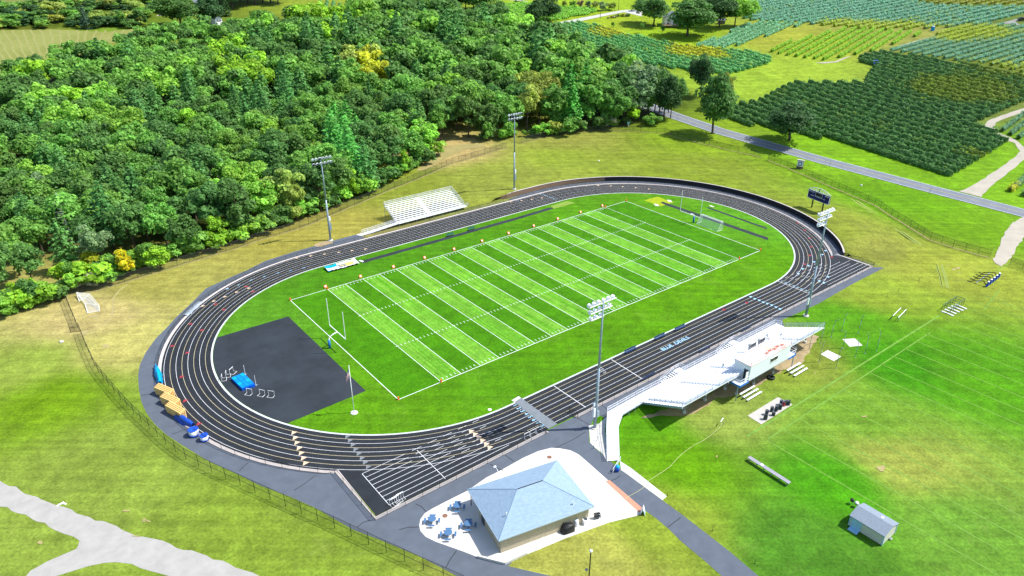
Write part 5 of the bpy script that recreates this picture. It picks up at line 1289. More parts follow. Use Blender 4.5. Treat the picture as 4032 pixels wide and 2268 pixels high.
for xa, xb in ((PX0-2.6, PX0-.02), (PX1+.02, PX1+2.4)):
    d_ = MB(t).box((xa+xb)/2, PY0+1.35, PZ0-.14, abs(xb-xa), 2.7, .12).build('balcony', ALU, t)
    bl = MB(t)
    bl.box((xa+xb)/2, PY0-.02, PZ0-.35, abs(xb-xa), .08, .4)
    ex = xa if xa < PX0 else xb; bl.box(ex, PY0+1.35, PZ0-.35, .08, 2.7, .4); bl.build('blue_fascia', mat('royal_blue_paint', (.03, .16, .55), .5, .1, 1), d_)
    railing(t, [(ex, PY0+2.6, PZ0), (ex, PY0+.03, PZ0), (xb if ex == xa else xa, PY0+.03, PZ0)], 1.05, 1.3, 'balcony_railing', ALU, None, .035)
    MB(t).tube((ex, PY0+.3, .35), (ex, PY0+.3, PZ0-.1), .09, n=8).build('column', GALV, t)
for x in (-5.4, -.1, 6.05, 11.5):
    if x < 8: c = MB(t).tube((x, -60.7, .3), (x, -60.7, PZ0-.12), .09, n=8).build('column', GALV, t); MB(t).tube((x, -60.7, -.03), (x, -60.7, .35), .28, n=12).build('footing', CONC, c)

# ------------------------------------------------------------------ small bleachers on the far side
t = thing('bleachers', 'small aluminium bleachers with rail and ramp in front of the wood', 'bleachers', (-.7, 50, 0))
VX0, VX1, VY0, VY1, VZ0, VZ1, VN = -12.4, 11.2, 50.3, 57.0, .95, 4.1, 10
m = MB(t); m.box((VX0+VX1)/2, 49.5, VZ0-.1, VX1-VX0, 1.6, .1); m.build('front_walkway', ALU, t)
dy = (VY1-VY0)/VN; dz = (VZ1-VZ0)/VN
seg_ = [(VX0+.3, -1.9), (-.5, VX1-.6)]
m = MB(t)
for k in range(VN):
    y, z = VY0+dy*k, VZ0+dz*k; m.box((VX0+VX1)/2, y+.17, z-.04, VX1-VX0, .34, .05)
m.build('foot_boards', ALU, t)
for k in range(VN):
    y, z = VY0+dy*k+.42, VZ0+dz*k+.36; q = MB(t)
    for a, b in seg_: q.box((a+b)/2, y, z, b-a, .27, .05)
    q.build('seat_row', ALU, t)
m = MB(t); m.add([(-1.85, VY0, VZ0+.02), (-.55, VY0, VZ0+.02), (-.55, VY1, VZ1+.02), (-1.85, VY1, VZ1+.02)], [(0, 1, 2, 3)]); m.build('aisle', ALU, t)
m = MB(t)
for k in range(9):
    x = VX0+.1+(VX1-VX0-.2)*k/8; m.beam((x, VY0-1.4, VZ0-.16), (x, VY0, VZ0-.16), .08, .15); m.beam((x, VY0, VZ0-.16), (x, VY1, VZ1-.16), .08, .15); m.beam((x, VY1-.1, 0), (x, VY1-.1, VZ1-.2), .08); m.beam((x, 53.4, 0), (x, 53.4, 2.2), .08); m.beam((x, 48.9, 0), (x, 48.9, VZ0-.1), .08)
m.build('understructure', GALV, t)
railing(t, [(VX0, VY0, VZ0), (VX0, VY1, VZ1), (VX1, VY1, VZ1), (VX1, VY0, VZ0)], 1.07, 1.9, 'railing', ALU)
railing(t, [(VX0, 48.75, VZ0), (VX1+.6, 48.75, VZ0)], 1.07, 1.8, 'front_railing', GALV)
m = MB(t); m.add([(VX0, 48.75, VZ0-.02), (VX0, 50.2, VZ0-.02), (-23.3, 50.6, .06), (-23.0, 48.9, .06)], [(3, 2, 1, 0)]); m.build('ramp', ALU, t)
railing(t, [(VX0, 50.2, VZ0), (-23.3, 50.6, .08)], 1.0, 1.8, 'ramp_railing', ALU); railing(t, [(VX0, 48.75, VZ0), (-23.0, 48.9, .08)], 1.0, 1.8, 'ramp_railing', GALV)
flat('concrete_pad', g2(1,1,(1010,918),(1060,898),(1110,915),(1075,930)), .02, CONC)

# ------------------------------------------------------------------ block building with hip roof
BA = math.atan2(-3.2, 14.5); BL, BWd = 14.87, 10.87
bc = Vector((-53.96, -60.46, 0)); t = thing('concession_building', 'tan block building with blue grey hip roof on the white concrete plaza', 'building', tuple(bc), BA); BLD = t
wx, wy0, wy1 = BL/2-.55, -BWd/2+.5, BWd/2-2.9
m = MB(); m.prism([(-wx, wy0), (wx, wy0), (wx, wy1), (-wx, wy1)], 0, 2.85); m.build('wall', BLOCKW, t)
e = [(-BL/2, -BWd/2, 2.95), (BL/2, -BWd/2, 2.95), (BL/2, BWd/2, 2.95), (-BL/2, BWd/2, 2.95)]; r0, r1 = (-2.02, 0, 5.35), (2.02, 0, 5.35)
m = MB(); m.add(e+[r0, r1], [(0, 1, 5, 4), (1, 2, 5), (2, 3, 4, 5), (3, 0, 4)]); rf = m.build('roof', SHING, t)
m = MB(); m.tube(r0, r1, .07, n=6); m.build('ridge_vent', BLACK, rf)
m = MB()
for a, b in ((0, r0), (1, r1), (2, r1), (3, r0)): m.tube((e[a][0], e[a][1], 2.97), (b[0], b[1], b[2]+.01), .05, n=5)
m.build('hip_caps', mat('hip_shingle', (.22, .32, .44), .85, .1, 3), rf)
m = MB(); 
for a, b in zip(e, e[1:]+e[:1]): m.beam((a[0], a[1], 2.86), (b[0], b[1], 2.86), .05, .18)
m.build('fascia', mat('pale_blue_trim', (.4, .5, .56), .5, .05, 1), t)
MB().poly([(p[0]*.99, p[1]*.99) for p in e], 2.80).build('soffit', SIDING, t)
for x, y in ((-5.0, -2.7), (4.6, -4.3)):
    z = 2.95+2.4*min(1, (BWd/2-abs(y))/(BWd/2), (BL/2-abs(x))/(BL/2-2.02)); MB().tube((x, y, z-.1), (x, y, z+.55), .07, n=8).build('vent_pipe', WHITE, rf)
for x in (-BL/2+.4, -2.4, 2.4, BL/2-.4): MB().tube((x, BWd/2-.35, 0), (x, BWd/2-.35, 2.85), .07, n=8).build('porch_post', BLACK, t)
for x in (-4, 0, 4): MB().box(x, wy1+.03, 1.1, 2.2, .1, 1.3).build('serving_window', GLASS, t)
MB().box(-wx-.03, 1.0, 0, .08, 1.0, 2.1).build('door', DGREY, t)
l_ = gc((1780,1780,3.22), 510, 352); q = Vector((l_[0]-bc.x, l_[1]-bc.y, 0)); q.rotate(Matrix.Rotation(-BA, 3, 'Z'))
m = MB(); pp = [(-2.2, BWd/2-.3, 2.9), (-2.2, BWd/2+.3, 3.5), (-2.2, BWd/2+1.0, 3.9), (-2.2, BWd/2+1.8, 3.85)]; m.path(pp, .04); m.lathe([(.05, .12), (.25, -.05), (.22, -.1)], 10, (-2.2, BWd/2+1.9, 3.8)); m.build('gooseneck_lamp', WHITE, t)
def tl(x, y, z=0):
    v = Vector((x, y, z)); v.rotate(Matrix.Rotation(BA, 3, 'Z')); return (bc.x+v.x, bc.y+v.y, z)
W3_ = (2, 3)
q = g(2,3,550,985); t = thing('electric_box', 'tall white electric cabinet on the wall beside the covered grill', 'electric box', (q[0], q[1]+.1, 0), BA)
MB().box(0, 0, 1.1, .95, .4, 1.25).build('cabinet', WHITE, t); MB().tube((-.45, -.1, 0), (-.45, -.1, 1.1), .05).tube((.4, .1, 0), (.4, .1, 1.1), .05).build('conduit', GALV, t)
for x in (-.15, .2): MB().lathe([(0, .05), (.09, .04), (.09, 0)], 10).build('meter', GLASS, t).matrix_local = Matrix.Translation((x, -.21, 1.4))@Matrix.Rotation(R_(90), 4, 'X')
def blob(name, label, cat, loc, sx, sy, sz, m, rz=0, seed=1):
    """a draped cover: a rounded sagging box"""
    rr = np.random.RandomState(seed); mb = MB(); N_ = 14; M_ = 6; vs = []
    for j in range(M_+1):
        f = j/M_
        for i in range(N_):
            a = 6.283*i/N_; c, d = math.cos(a), math.sin(a); k = max(abs(c), abs(d))**-.8
            w_ = (1.05-.3*f*f)*(1+rr.uniform(-.06, .06)); z = sz*f*(1 if f < 1 else 1)+rr.uniform(-.03, .03)*sz
            vs.append((c*k*sx/2*w_, d*k*sy/2*w_, max(0, z*(1+.12*math.sin(a*2+seed)))))
    fs = [(j*N_+i, j*N_+(i+1) % N_, (j+1)*N_+(i+1) % N_, (j+1)*N_+i) for j in range(M_) for i in range(N_)]+[tuple(range(M_*N_, (M_+1)*N_))]
    mb.v = vs; mb.f = fs; o = mb.build(name, m, None, True); o.location = loc; o.rotation_euler[2] = rz; return tag(o, label, cat)
q = g(2,3,592,1000); blob('grill_cover', 'large grill under a black cover behind the block building', 'grill', q, 2.0, 1.2, 1.15, BLACK, BA, 3)
q = g(2,3,675,950); t = thing('propane_tank', 'pale grey upright tank beside the covered grill', 'tank', q); MB().lathe([(0, .0), (.3, .02), (.34, .15), (.34, 1.0), (.2, 1.18), (0, 1.2)], 14).build('tank_body', ALU, t, True); MB().tube((0, 0, 1.18), (0, 0, 1.38), .1).build('valve_collar', GALV, t)
q = g(2,3,765,925); t = thing('air_conditioner', 'square white outdoor unit between grey tank and black chairs', 'air conditioner', q, BA); MB().box(0, 0, .08, .8, .8, .75).build('housing', WHITE, t); MB().lathe([(.0, .02), (.3, .03), (.32, 0)], 12, (0, 0, .83)).build('fan_grille', DGREY, t); MB().box(0, 0, 0, 1.0, 1.0, .08).build('pad', CONC, t)
for k in range(4):
    q = g(2,3,868+14*k,888-3*k); t = thing('folding_chair', f'folded black chair leaning at the corner of the block building, {ordn(k+1)} from the white unit', 'chair', q, BA+R_(15), 'folded black chairs')
    MB().beam((-.2, 0, 0), (-.2, .25, 1.0), .05).beam((.2, 0, 0), (.2, .25, 1.0), .05).build('frame', BLACK, t); MB().beam((0, .06, .3), (0, .13, .62), .44, .05).build('seat', DGREY, t); MB().beam((0, .17, .72), (0, .24, .98), .44, .04).build('backrest', DGREY, t)
flat('concrete_ramp', g2(2,3,(330,1030),(480,965),(490,1005),(335,1075)), .06, WHITE)
q = g(2,3,480,1000); 
t = thing('retaining_kerb', 'grey concrete kerb step at the bottom corner of the plaza', 'kerb', g(1,3,2490,1325)); MB(t).beam((*g(1,3,2215,1265)[:2], .2), (*g(1,3,2485,1333)[:2], .2), .25, .4).beam((*g(1,3,2485,1333)[:2], .2), (*g(1,3,2700,1230)[:2], .2), .25, .4).build('kerb_wall', CONC, t)
# picnic tables
def picnic():
    t = thing('picnic_table', '', 'picnic table', (0, 0, 0), 0, 'blue picnic tables'); bl = mat('blue_mesh_metal', (.07, .15, .28), .4, .25, 9)
    def oct_(r, z, h): return MB().prism([(r*math.cos(a), r*math.sin(a)) for a in [R_(22.5+45*k) for k in range(8)]], z, z+h)
    oct_(.62, .74, .04).build('tabletop', bl, t)
    for k in range(4):
        a = R_(45+90*k); MB().box(1.0*math.cos(a), 1.0*math.sin(a), .43, .3, .9, .04, a).build('seat', bl, t)
        MB().path([(0, 0, .5), (.6*math.cos(a), .6*math.sin(a), .12), (1.0*math.cos(a), 1.0*math.sin(a), .43)], .03).build('leg', DGREY, t)
    MB().tube((0, 0, .02), (0, 0, .74), .05).build('pedestal', DGREY, t); return t
pt = picnic()
for k, (x, y, lab) in enumerate([(2015, 785, 'octagonal blue picnic table nearest the porch corner of the building'), (1765, 920, 'octagonal blue picnic table nearest the curved left edge of the plaza'), (1925, 1055, 'octagonal blue picnic table nearest the bottom curve of the plaza'), (2125, 965, 'octagonal blue picnic table half in the shadow of the building')]):
    q = g(1, 3, x, y); o = pt if k == 0 else dup(pt, q, BA+R_(20), lab); o.location = q; o.rotation_euler[2] = BA+R_(20); o['label'] = lab
for c, r, x, y in [(1,3,1892,853),(2,3,410,272)]:
    q = g(c, r, x, y); o = MB().lathe([(0, .025), (.36, .025), (.4, .02)], 16).build('manhole_cover', mat('rusty_iron', (.2, .1, .06), .7, .2, 5)); o.location = q; tag(o, 'round rusty manhole cover '+('between the picnic tables' if c == 1 else 'above the building roof peak on the plaza'), 'manhole cover')
q = g(2,3,1335,825); t = thing('sandwich_board', 'white and blue sandwich board sign at the plaza corner', 'sign', q, R_(40))
MB().add([(-.55, -.35, 0), (.55, -.35, 0), (.55, 0, 1.15), (-.55, 0, 1.15), (-.55, .35, 0), (.55, .35, 0)], [(0, 1, 2, 3), (3, 2, 5, 4)]).build('board', WHITE, t)
MB().add([(-.45, -.345, .1), (.45, -.345, .1), (.45, -.2, .6), (-.45, -.2, .6)], [(0, 1, 2, 3)]).build('blue_panel', PALEB, t)
q = g(2,3,1080,412); t = thing('waste_barrel', 'royal blue waste barrel at the foot of the grandstand ramp', 'bin', q); MB().lathe([(0, 0), (.3, 0), (.36, .9), (.33, .9)], 14).build('barrel', BLUE, t, True); MB().lathe([(.37, .9), (.36, 1.0), (.2, 1.2), (0, 1.25)], 14).build('lid', SKYB, t, True)
q = g(2,3,800,1500); t = thing('lamp_post', 'black lamp post with small floodlight at the bottom edge', 'lamp post', q)
MB().tube((0, 0, 0), (0, 0, 5.2), .08, n=10).build('post', BLACK, t); MB().lathe([(.09, 0), (.2, .12), (.22, .3), (.12, .42), (0, .46)], 12, (0, 0, 5.15)).build('lantern', ALU, t, True); MB().beam((0, 0, 2.1), (-.4, .1, 2.2), .05).lathe([(.06, -.1), (.2, .05), (.22, .12), (0, .13)], 10, (-.45, .1, 2.2)).build('floodlight', DGREY, t)
# hose across the path and lawn
h_ = [g(*p) for p in [(2,3,1160,680),(2,3,1210,655),(2,3,1290,610),(2,3,1350,568),(2,3,1378,515),(2,3,1450,470),(2,3,1530,420),(2,3,1610,362),(2,3,1680,280),(2,3,1760,212),(2,3,1850,150),(2,3,1910,122),(2,3,1970,85),(2,3,2040,30),(2,2,2085,1430),(2,2,2110,1400),(2,2,2115,1375)]]
o = MB(); o.o = Vector(h_[0]); o.path([(p[0], p[1], .04) for p in h_], .026, 6); o = o.build('garden_hose', mat('yellow_hose', (.5, .5, .24), .6, .1, 1)); o.location = h_[0]; tag(o, 'long yellow garden hose snaking from the plaza across the lawn', 'hose')
q = g(2,2,2128,1400); t = thing('standpipe', 'short galvanised standpipe in the lawn at the end of the hose', 'standpipe', q); MB().tube((0, 0, 0), (0, 0, .9), .05).build('pipe', GALV, t); MB().tube((-.5, .2, .95), (.5, .5, 1.1), .08).build('water_arm', ALU, t)

# ------------------------------------------------------------------ storage shed
t = thing('storage_shed', 'cream storage shed with grey shingle roof on the practice lawn', 'shed', (-17.85, -92.55, 0)); x0, x1, y0, y1 = -1.8, 1.8, -2.42, 2.4
m = MB(); m.prism([(x0, y0), (x1, y0), (x1, y1), (x0, y1)], .1, 1.95)
for y in (y0, y1): m.add([(x0, y, 1.95), (x1, y, 1.95), (0, y, 2.55)], [(0, 1, 2)] if y == y0 else [(2, 1, 0)])
m.build('wall', SIDING, t)
m = MB()
for s in (-1, 1):
    a = (s*2.0, 1.9); b = (0, 2.62)
    m.add([(a[0], y0-.15, a[1]), (a[0], y1+.15, a[1]), (b[0], y1+.15, b[1]), (b[0], y0-.15, b[1])], [(0, 1, 2, 3) if s < 0 else (3, 2, 1, 0)]); m.add([(a[0], y0-.15, a[1]-.1), (a[0], y1+.15, a[1]-.1), (a[0], y1+.15, a[1]), (a[0], y0-.15, a[1])], [(0, 1, 2, 3)])
rf = m.build('roof', GSHING, t); MB().lathe([(.22, 0), (.2, .1), (0, .16)], 12, (.7, -.7, 2.36)).build('roof_vent', WHITE, rf)
MB().box(0, 0, 0, 3.5, 4.7, .1).build('base', WOOD, t)
o = MB().add([(x0-.03, .75, .12), (x0-.03, 2.1, .12), (x0-.85, 2.1, .02), (x0-.85, .75, .02)], [(0, 1, 2, 3)]).box(x0-.02, 1.42, .1, .06, 1.4, 1.6).build('door', PALEB, t)
m = MB()
for xx in (x0, x1):
    for yy in (y0, y1): m.box(xx, yy, .1, .12, .12, 1.85)
m.build('corner_trim', PALEB, t)
q = g(3,3,1253,1090); t = thing('bucket', 'small white bucket beside the shed gable', 'bucket', q); MB().lathe([(0, 0), (.15, 0), (.18, .36), (.16, .36)], 12).build('bucket_body', WHITE, t, True); MB().path([(.18*math.cos(a), 0, .36+.14*math.sin(a)) for a in np.linspace(0, math.pi, 7)], .012).build('handle', GALV, t)
for (x, y, lab) in [(865, 735, 'black kettle grill on the lawn left of the shed'), (910, 765, 'black and white grill standing close to the shed corner')]:
    q = g(3,3,x,y); t = thing('kettle_grill', lab, 'grill', q)
    MB().lathe([(0, .5), (.25, .56), (.3, .72), (.29, .76)], 12).build('bowl', BLACK, t, True); MB().lathe([(.3, .76), (.24, .92), (0, 1.0)], 12).build('lid', BLACK if x < 900 else WHITE, t, True)
    for k in range(3): MB().tube((.2*math.cos(2.1*k), .2*math.sin(2.1*k), .55), (.32*math.cos(2.1*k), .32*math.sin(2.1*k), 0), .02).build('leg', GALV, t)
# long raised platform
a, b = g(2,3,2380,300), g(3,3,250,560); d = Vector(b)-Vector(a); ang = math.atan2(d.y, d.x); L = d.length; md = (Vector(a)+Vector(b))/2
t = thing('long_table', 'very long narrow grey bench table on the practice lawn', 'table', tuple(md), ang); MB().box(0, 0, .62, L/2-.02, .55, .06).build('tabletop_none', WOOD, t) if False else None
m = MB().box(-L/4, 0, .62, L/2-.02, .7, .06).build('tabletop', mat('grey_plank', (.27, .26, .31), .7, .12, 1.5, stretch=(.3, 3, 1)), t); MB().box(L/4, 0, .62, L/2-.02, .7, .06).build('tabletop', MATS['grey_plank'], t)
for k in range(6):
    x = -L/2+.3+(L-.6)*k/5; MB().beam((x, -.3, 0), (x, -.3, .62), .06).beam((x, .3, 0), (x, .3, .62), .06).beam((x, -.3, .3), (x, .3, .3), .05).build('leg', GALV, t)
q = Vector((L*.12-L/2*.55, 0, 0))
o = MB().box(0, 0, 0, .5, .4, .08).build('paper_box', WHITE); o.location = (md.x-d.normalized().x*L*.17, md.y-d.normalized().y*L*.17, .685); tag(o, 'flat white box lying on the long grey bench table', 'box')
for i, (c, r, x, y, lab) in enumerate([(2,3,1578,655,'thin dark stake at the end of the concrete strip'),(2,3,2025,1000,'thin dark stake on the lawn beside the lower path'),(2,3,2445,1325,'thin dark stake near the bottom right of the path'),(3,2,1330,70,'thin dark stake on the lawn farthest from the grandstand'),(3,2,1220,120,'thin dark stake on the lawn left of the farthest stake'),(3,2,1008,240,'thin dark stake nearest the discus cage'),(3,1,1535,1370,'short dark stake on the lawn below the wheel tracks')]):
    q = g(c, r, x, y); o = MB().tube((0, 0, 0), (.08, .02, .9), .03, .02, 6).box(0, 0, 0, .12, .12, .05).build('stake', BLACK); o.location = q; tag(o, lab, 'stake')

# ------------------------------------------------------------------ benches, barrels, tyre, discus cage and training gear
def park_bench(label, loc, rz, m, L=2.3, group=None):
    t = thing('bench', label, 'bench', loc, rz, group)
    MB().box(0, 0, .42, L, .38, .05).build('seat', m, t); MB().beam((-L/2, .2, .72), (L/2, .2, .72), .05, .34).build('backrest', m, t)
    for s in (-.4, .4): MB().beam((s*L, -.15, 0), (s*L, -.12, .42), .06).beam((s*L, .15, 0), (s*L, .22, .85), .06).build('leg', BLACK, t)
    return t
DB = mat('dark_blue_bench', (.02, .05, .14), .5, .15, 2)
for (c, r, x, y, lab, m) in [(1,1,1945,930,'green bench on the strip beside the runway, left of its pair',GREENP),(1,1,2155,870,'green bench on the strip beside the runway, right of its pair',GREENP)]: park_bench(lab, g(c,r,x,y), 0, m, 2.4, 'green benches by the runway')
for (c, r, x, y, lab) in [(2,2,1215,668,'dark blue bench at the infield edge, nearest the floodlight pole'),(2,2,1505,535,'dark blue bench at the infield edge opposite the blue lettering'),(2,2,1705,447,'dark blue bench at the infield edge, farthest from the floodlight pole')]: park_bench(lab, g(c,r,x,y), 0, DB, 3.2, 'blue benches along the home straight')
for (c, r, x, y, lab) in [(2,2,1385,930,'dark blue bench at the track fence below the nearest grandstand stair'),(2,2,1950,655,'dark blue bench at the track fence between the two grandstand stairs'),(2,2,2360,450,'dark blue bench at the track fence beyond the second grandstand stair')]: park_bench(lab, g(c,r,x,y), R_(180), DB, 3.2, 'blue benches along the home straight')
def plank_bleacher(label, loc, rz, L):
    t = thing('plank_bleacher', label, 'bleacher', loc, rz, 'low bleachers behind the grandstand')
    for k in range(3): MB().box(0, (k-1)*.78, .32+.2*k, L, .34, .06).build('seat', ALU, t)
    for s in (-.38, 0, .38): MB().beam((s*L, -.95, .05), (s*L, 1.0, .05), .07).beam((s*L, -.78, 0), (s*L, -.78, .34), .06).beam((s*L, 0, 0), (s*L, 0, .52), .06).beam((s*L, .78, 0), (s*L, .78, .72), .06).build('frame', GALV, t)
D_ = (2600, 1290, 2.08)
plank_bleacher('three plank aluminium bleacher behind the press box left of the tyre', gc(D_, 738, 555), 0, 4.4); plank_bleacher('three plank aluminium bleacher behind the grandstand right of the tyre', gc(D_, 1118, 360), 0, 4.4)
q = gc(D_, 905, 415); o = MB().lathe([(.38, .1), (.38, .36), (.55, .44), (.72, .38), (.76, .22), (.72, .05), (.5, 0), (.38, .1)], 22).build('tractor_tyre', BLACK, None, True); o.location = q; tag(o, 'big black tractor tyre lying on the grass behind the grandstand', 'tyre')
sl_ = [gc(D_, 715, 722)[:2], gc(D_, 963, 570)[:2], gc(D_, 1083, 630)[:2], g(2,2,2510,1387)[:2]]
flat('concrete_slab', sl_, .03, mat('worn_concrete', (.42, .4, .37), .9, .1, 1))
bp_ = None
DRUM = mat('dark_drum', (.035, .05, .06), .5, .25, 2)
for k, (c, r, x, y, m, lab) in enumerate([(3,2,15,1335,DRUM,'dark drum at the lower edge of the slab'),(3,2,25,1288,DRUM,'dark drum near the left edge of the slab'),(3,2,76,1256,DRUM,'dark drum in the middle of the slab'),(3,2,93,1296,DRUM,'short dark drum nearest the lawn edge of the slab'),(3,2,120,1252,DRUM,'tall dark drum in the middle of the slab, in front of the red one'),(3,2,158,1235,DRUM,'dark drum between the tall one and the red drum'),(3,2,190,1202,RED,'red drum on the concrete slab'),(3,2,168,1190,NAVY,'navy drum behind the red drum'),(3,2,212,1192,DRUM,'dark drum just right of the red drum'),(3,2,240,1192,DRUM,'dark drum at the right end of the slab'),(2,2,2545,1335,DRUM,'dark drum at the left end of the slab')]):
    q = g(c, r, x, y, .03); s = .8 if 'short' in lab else 1.15 if 'tall' in lab else 1
    t = thing('drum', lab, 'drum', (q[0], q[1], .03), 0, 'waste drums on the slab'); MB().lathe([(0, 0), (.29, 0), (.3, .3*s), (.31, .32*s), (.3, .34*s), (.3, .9*s)], 14).build('drum_body', m, t, True); MB().lathe([(.3, .9*s), (.31, .93*s), (.27, .93*s), (.25, .87*s), (0, .87*s)], 14).build('rim', DGREY, t, True)
# discus cage poles
tops = [(30.0, -60.1), (27.6, -60.2), (33.8, -62.8), (23.7, -60.2), (19.4, -63.1), (16.8, -64.0), (17.3, -67.2), (22.6, -67.6), (26.9, -67.9), (29.9, -68.8), (23.4, -64.5)]
bs = [(770,458,830,285),(663,520,745,345),(933,480,997,300),(560,580,585,440),(445,650,490,480),(545,768,603,562),(712,828,775,620),(905,715,935,540),(1000,685,1030,475),(1115,655,1150,445),(780,630,800,455)]
for k, (x, y, tx_, ty) in enumerate(bs):
    q = Vector(g(3,2,x,y)); tp = Vector(g(3,2,tx_,ty,5.0)); v = tp-q; v.z = 0
    if v.length > 2.2: v *= 2.2/v.length
    t = thing('cage_pole', 'green grey discus cage pole, '+['behind the cage, left of the three farthest','back row of the cage, second from the grandstand wing','right back corner of the cage','nearest the grandstand wing','left row beside the blue balcony','left front beside the lower white slab','front one between the lower slab and the benches','right of the lower white slab','right of the upper white slab','rightmost of all','between the two white slabs'][k], 'pole', tuple(q), 0, 'discus cage poles')
    MB().path([(0, 0, 0), v*.05+Vector((0, 0, 3.0)), v*.35+Vector((0, 0, 4.2)), v+Vector((0, 0, 4.9))], .055, 8).build('pole', mat('green_grey_pole', (.27, .36, .32), .5, .1, 2), t, True); MB().lathe([(.0, .06), (.12, .06), (.14, 0)], 10).build('ground_sleeve', GALV, t)
flat('discus_slab', g2(3,2,(778,543),(900,535),(977,605),(850,617)), .02, CONC); flat('discus_slab', g2(3,2,(562,692),(630,650),(765,714),(692,760)), .02, CONC)
# metal sledge frame and practice chutes
q = g(3,2,1335,320); t = thing('training_frame', 'empty steel bench frame standing on the lawn beyond the discus cage', 'training frame', q, R_(8))
MB().tube((-2.6, -.5, 1.0), (2.6, -.5, 1.0), .07).tube((-2.6, .6, 1.0), (2.6, .6, 1.0), .07).build('top_bar', ALU, t)
for s in (-2.5, 2.5): MB().path([(s, -.6, 0), (s, -.5, 1.0), (s, .6, 1.0), (s, .9, 0)], .05).build('leg', DGREY, t)
MB().path([(-2.5, -.6, .3), (2.5, -.6, .3)], .04).path([(-2.5, .9, .3), (2.5, .9, .3)], .04).build('brace', DGREY, t)
q = g(3,2,1880,235); t = thing('lineman_chute', 'green steel lineman chute frame on the practice lawn', 'training frame', q, R_(0))
pk = mat('dark_green_steel', (.05, .12, .08), .5, .15, 2)
for k in range(6):
    x = -3.4+1.36*k; MB().path([(x, 1.2, 0), (x, 1.2, 1.5), (x, -.6, 1.5), (x, -.6, 0)], .05).build('bay_frame', pk, t)
MB().tube((-3.4, 1.2, 1.5), (3.4, 1.2, 1.5), .06).tube((-3.4, -.6, 1.5), (3.4, -.6, 1.5), .06).build('top_rail', pk, t)
cz_ = (3640, 1060, 1456/392)
for k, (xa, ya, xb, yb) in enumerate([(250,617,425,688),(293,590,462,658),(340,563,510,633),(390,540,567,610),(450,518,615,588)]):
    a, b = Vector(gc(cz_, xa, ya)), Vector(gc(cz_, xb, yb)); d = b-a; t_ = MB(); o = t_.box(0, 0, .05, d.length, .3, .12).box(-d.length/2+.3, 0, 0, .3, .5, .05).box(d.length/2-.3, 0, 0, .3, .5, .05).build('white_board', WHITE); o.location = (a+b)/2; o.rotation_euler[2] = math.atan2(d.y, d.x); tag(o, f'white board lying under the lineman chute, {ordn(k+1)} from the grandstand side', 'board', 'white boards under the chute')
a, b = Vector(gc(cz_, 895, 265)), Vector(gc(cz_, 1085, 120)); d = b-a; q = (a+b)/2
t = thing('blocking_sled', 'blue and black five man blocking sled on the practice lawn', 'blocking sled', tuple(q), math.atan2(d.y, d.x)); L = d.length
MB().box(0, 0, .12, L, .3, .3).build('front_beam', BLUE, t)
for k in range(5):
    x = -L/2+.6+(L-1.2)*k/4; MB().path([(x, .2, .3), (x, .9, 1.1), (x, 1.7, .9), (x, 3.4, .25)], .1).build('arm', BLACK, t); MB().box(x, -.12, .25, .55, .35, 1.1).build('pad', BLUE, t); MB().box(x, -.12, 1.352, .56, .36, .05).build('pad_cap', WHITE, t); MB().beam((x-.2, 3.2, .1), (x-.2, 4.2, .1), .12).build('runner', BLACK, t)
MB().tube((-L/2, 2.2, .35), (L/2, 2.2, .35), .09).build('rear_bar', GALV, t)

# ------------------------------------------------------------------ jumping mats, pads, hurdles
cm_ = (840, 1420, 4.55)
cn = [Vector(gc(cm_, *p)) for p in [(322,352),(545,258),(758,470),(518,548)]]; ct = sum(cn, Vector())/4
t = thing('high_jump_mat', 'bright blue high jump mat on the black paved area', 'mat', tuple(ct)); R4 = [(p-ct)*.98 for p in cn]
MB().prism([(p.x, p.y) for p in R4][::-1], .03, .55).build('foam_base', mat('deep_blue_vinyl', (.0, .09, .5), .4, .1, 1), t)
U_, V_ = R4[1]-R4[0], R4[3]-R4[0]
for i in range(3):
    for j in range(4):
        m = MB(); f = lambda u, v: R4[0]+U_*u+V_*v
        pt_ = [f(i/3+.012, j/4+.01), f((i+1)/3-.012, j/4+.01), f((i+1)/3-.012, (j+1)/4-.01), f(i/3+.012, (j+1)/4-.01)]
        m.prism([(p.x, p.y) for p in pt_][::-1], .552, .62); m.build('top_panel', [SKYB, mat('mid_blue_vinyl', (.0, .2, .62), .4, .12, 2)][(i+j+(i*j) % 2) % 2], t)
for p, lab in (((572, 250), 'white high jump standard at the top corner of the blue mat'), ((765, 440), 'white high jump standard at the right corner of the blue mat')):
    q = gc(cm_, *p); t = thing('jump_standard', lab, 'standard', q); MB().tube((0, 0, 0), (0, 0, 2.1), .04).build('upright', WHITE, t); MB().box(0, 0, 0, .7, .12, .06).box(0, 0, 0, .12, .7, .058).build('base', GALV, t)
def hurdle(label, loc, rz, group='white hurdles'):
    t = thing('hurdle', label, 'hurdle', loc, rz, group)
    MB().beam((-.6, 0, .98), (.6, 0, .98), .05, .09).build('top_bar', WHITE, t)
    for s in (-.55, .55): MB().path([(s, 0, .95), (s, 0, .05), (s, -.75, .05)], .03, 5).build('leg', WHITE, t)
    MB().tube((-.55, -.75, .05), (.55, -.75, .05), .03).build('base_bar', WHITE, t); return t
for x, y, rz, lab in [(160,345,50,'white hurdle nearest the inner track kerb, left of the blue mat'),(235,280,50,'white hurdle between the kerb hurdle and the blue mat corner'),(330,215,20,'white hurdle standing above the blue mat'),(650,585,-70,'white hurdle just below the blue mat'),(880,605,-75,'white hurdle right of the blue mat, middle of three'),(1045,625,-65,'rightmost white hurdle on the black paved area')]: hurdle(lab, gc(cm_, x, y), R_(rz)+.3)
hurdle('white hurdle standing on the home straight behind the near floodlight pole', g(2,2,925,870), R_(90))
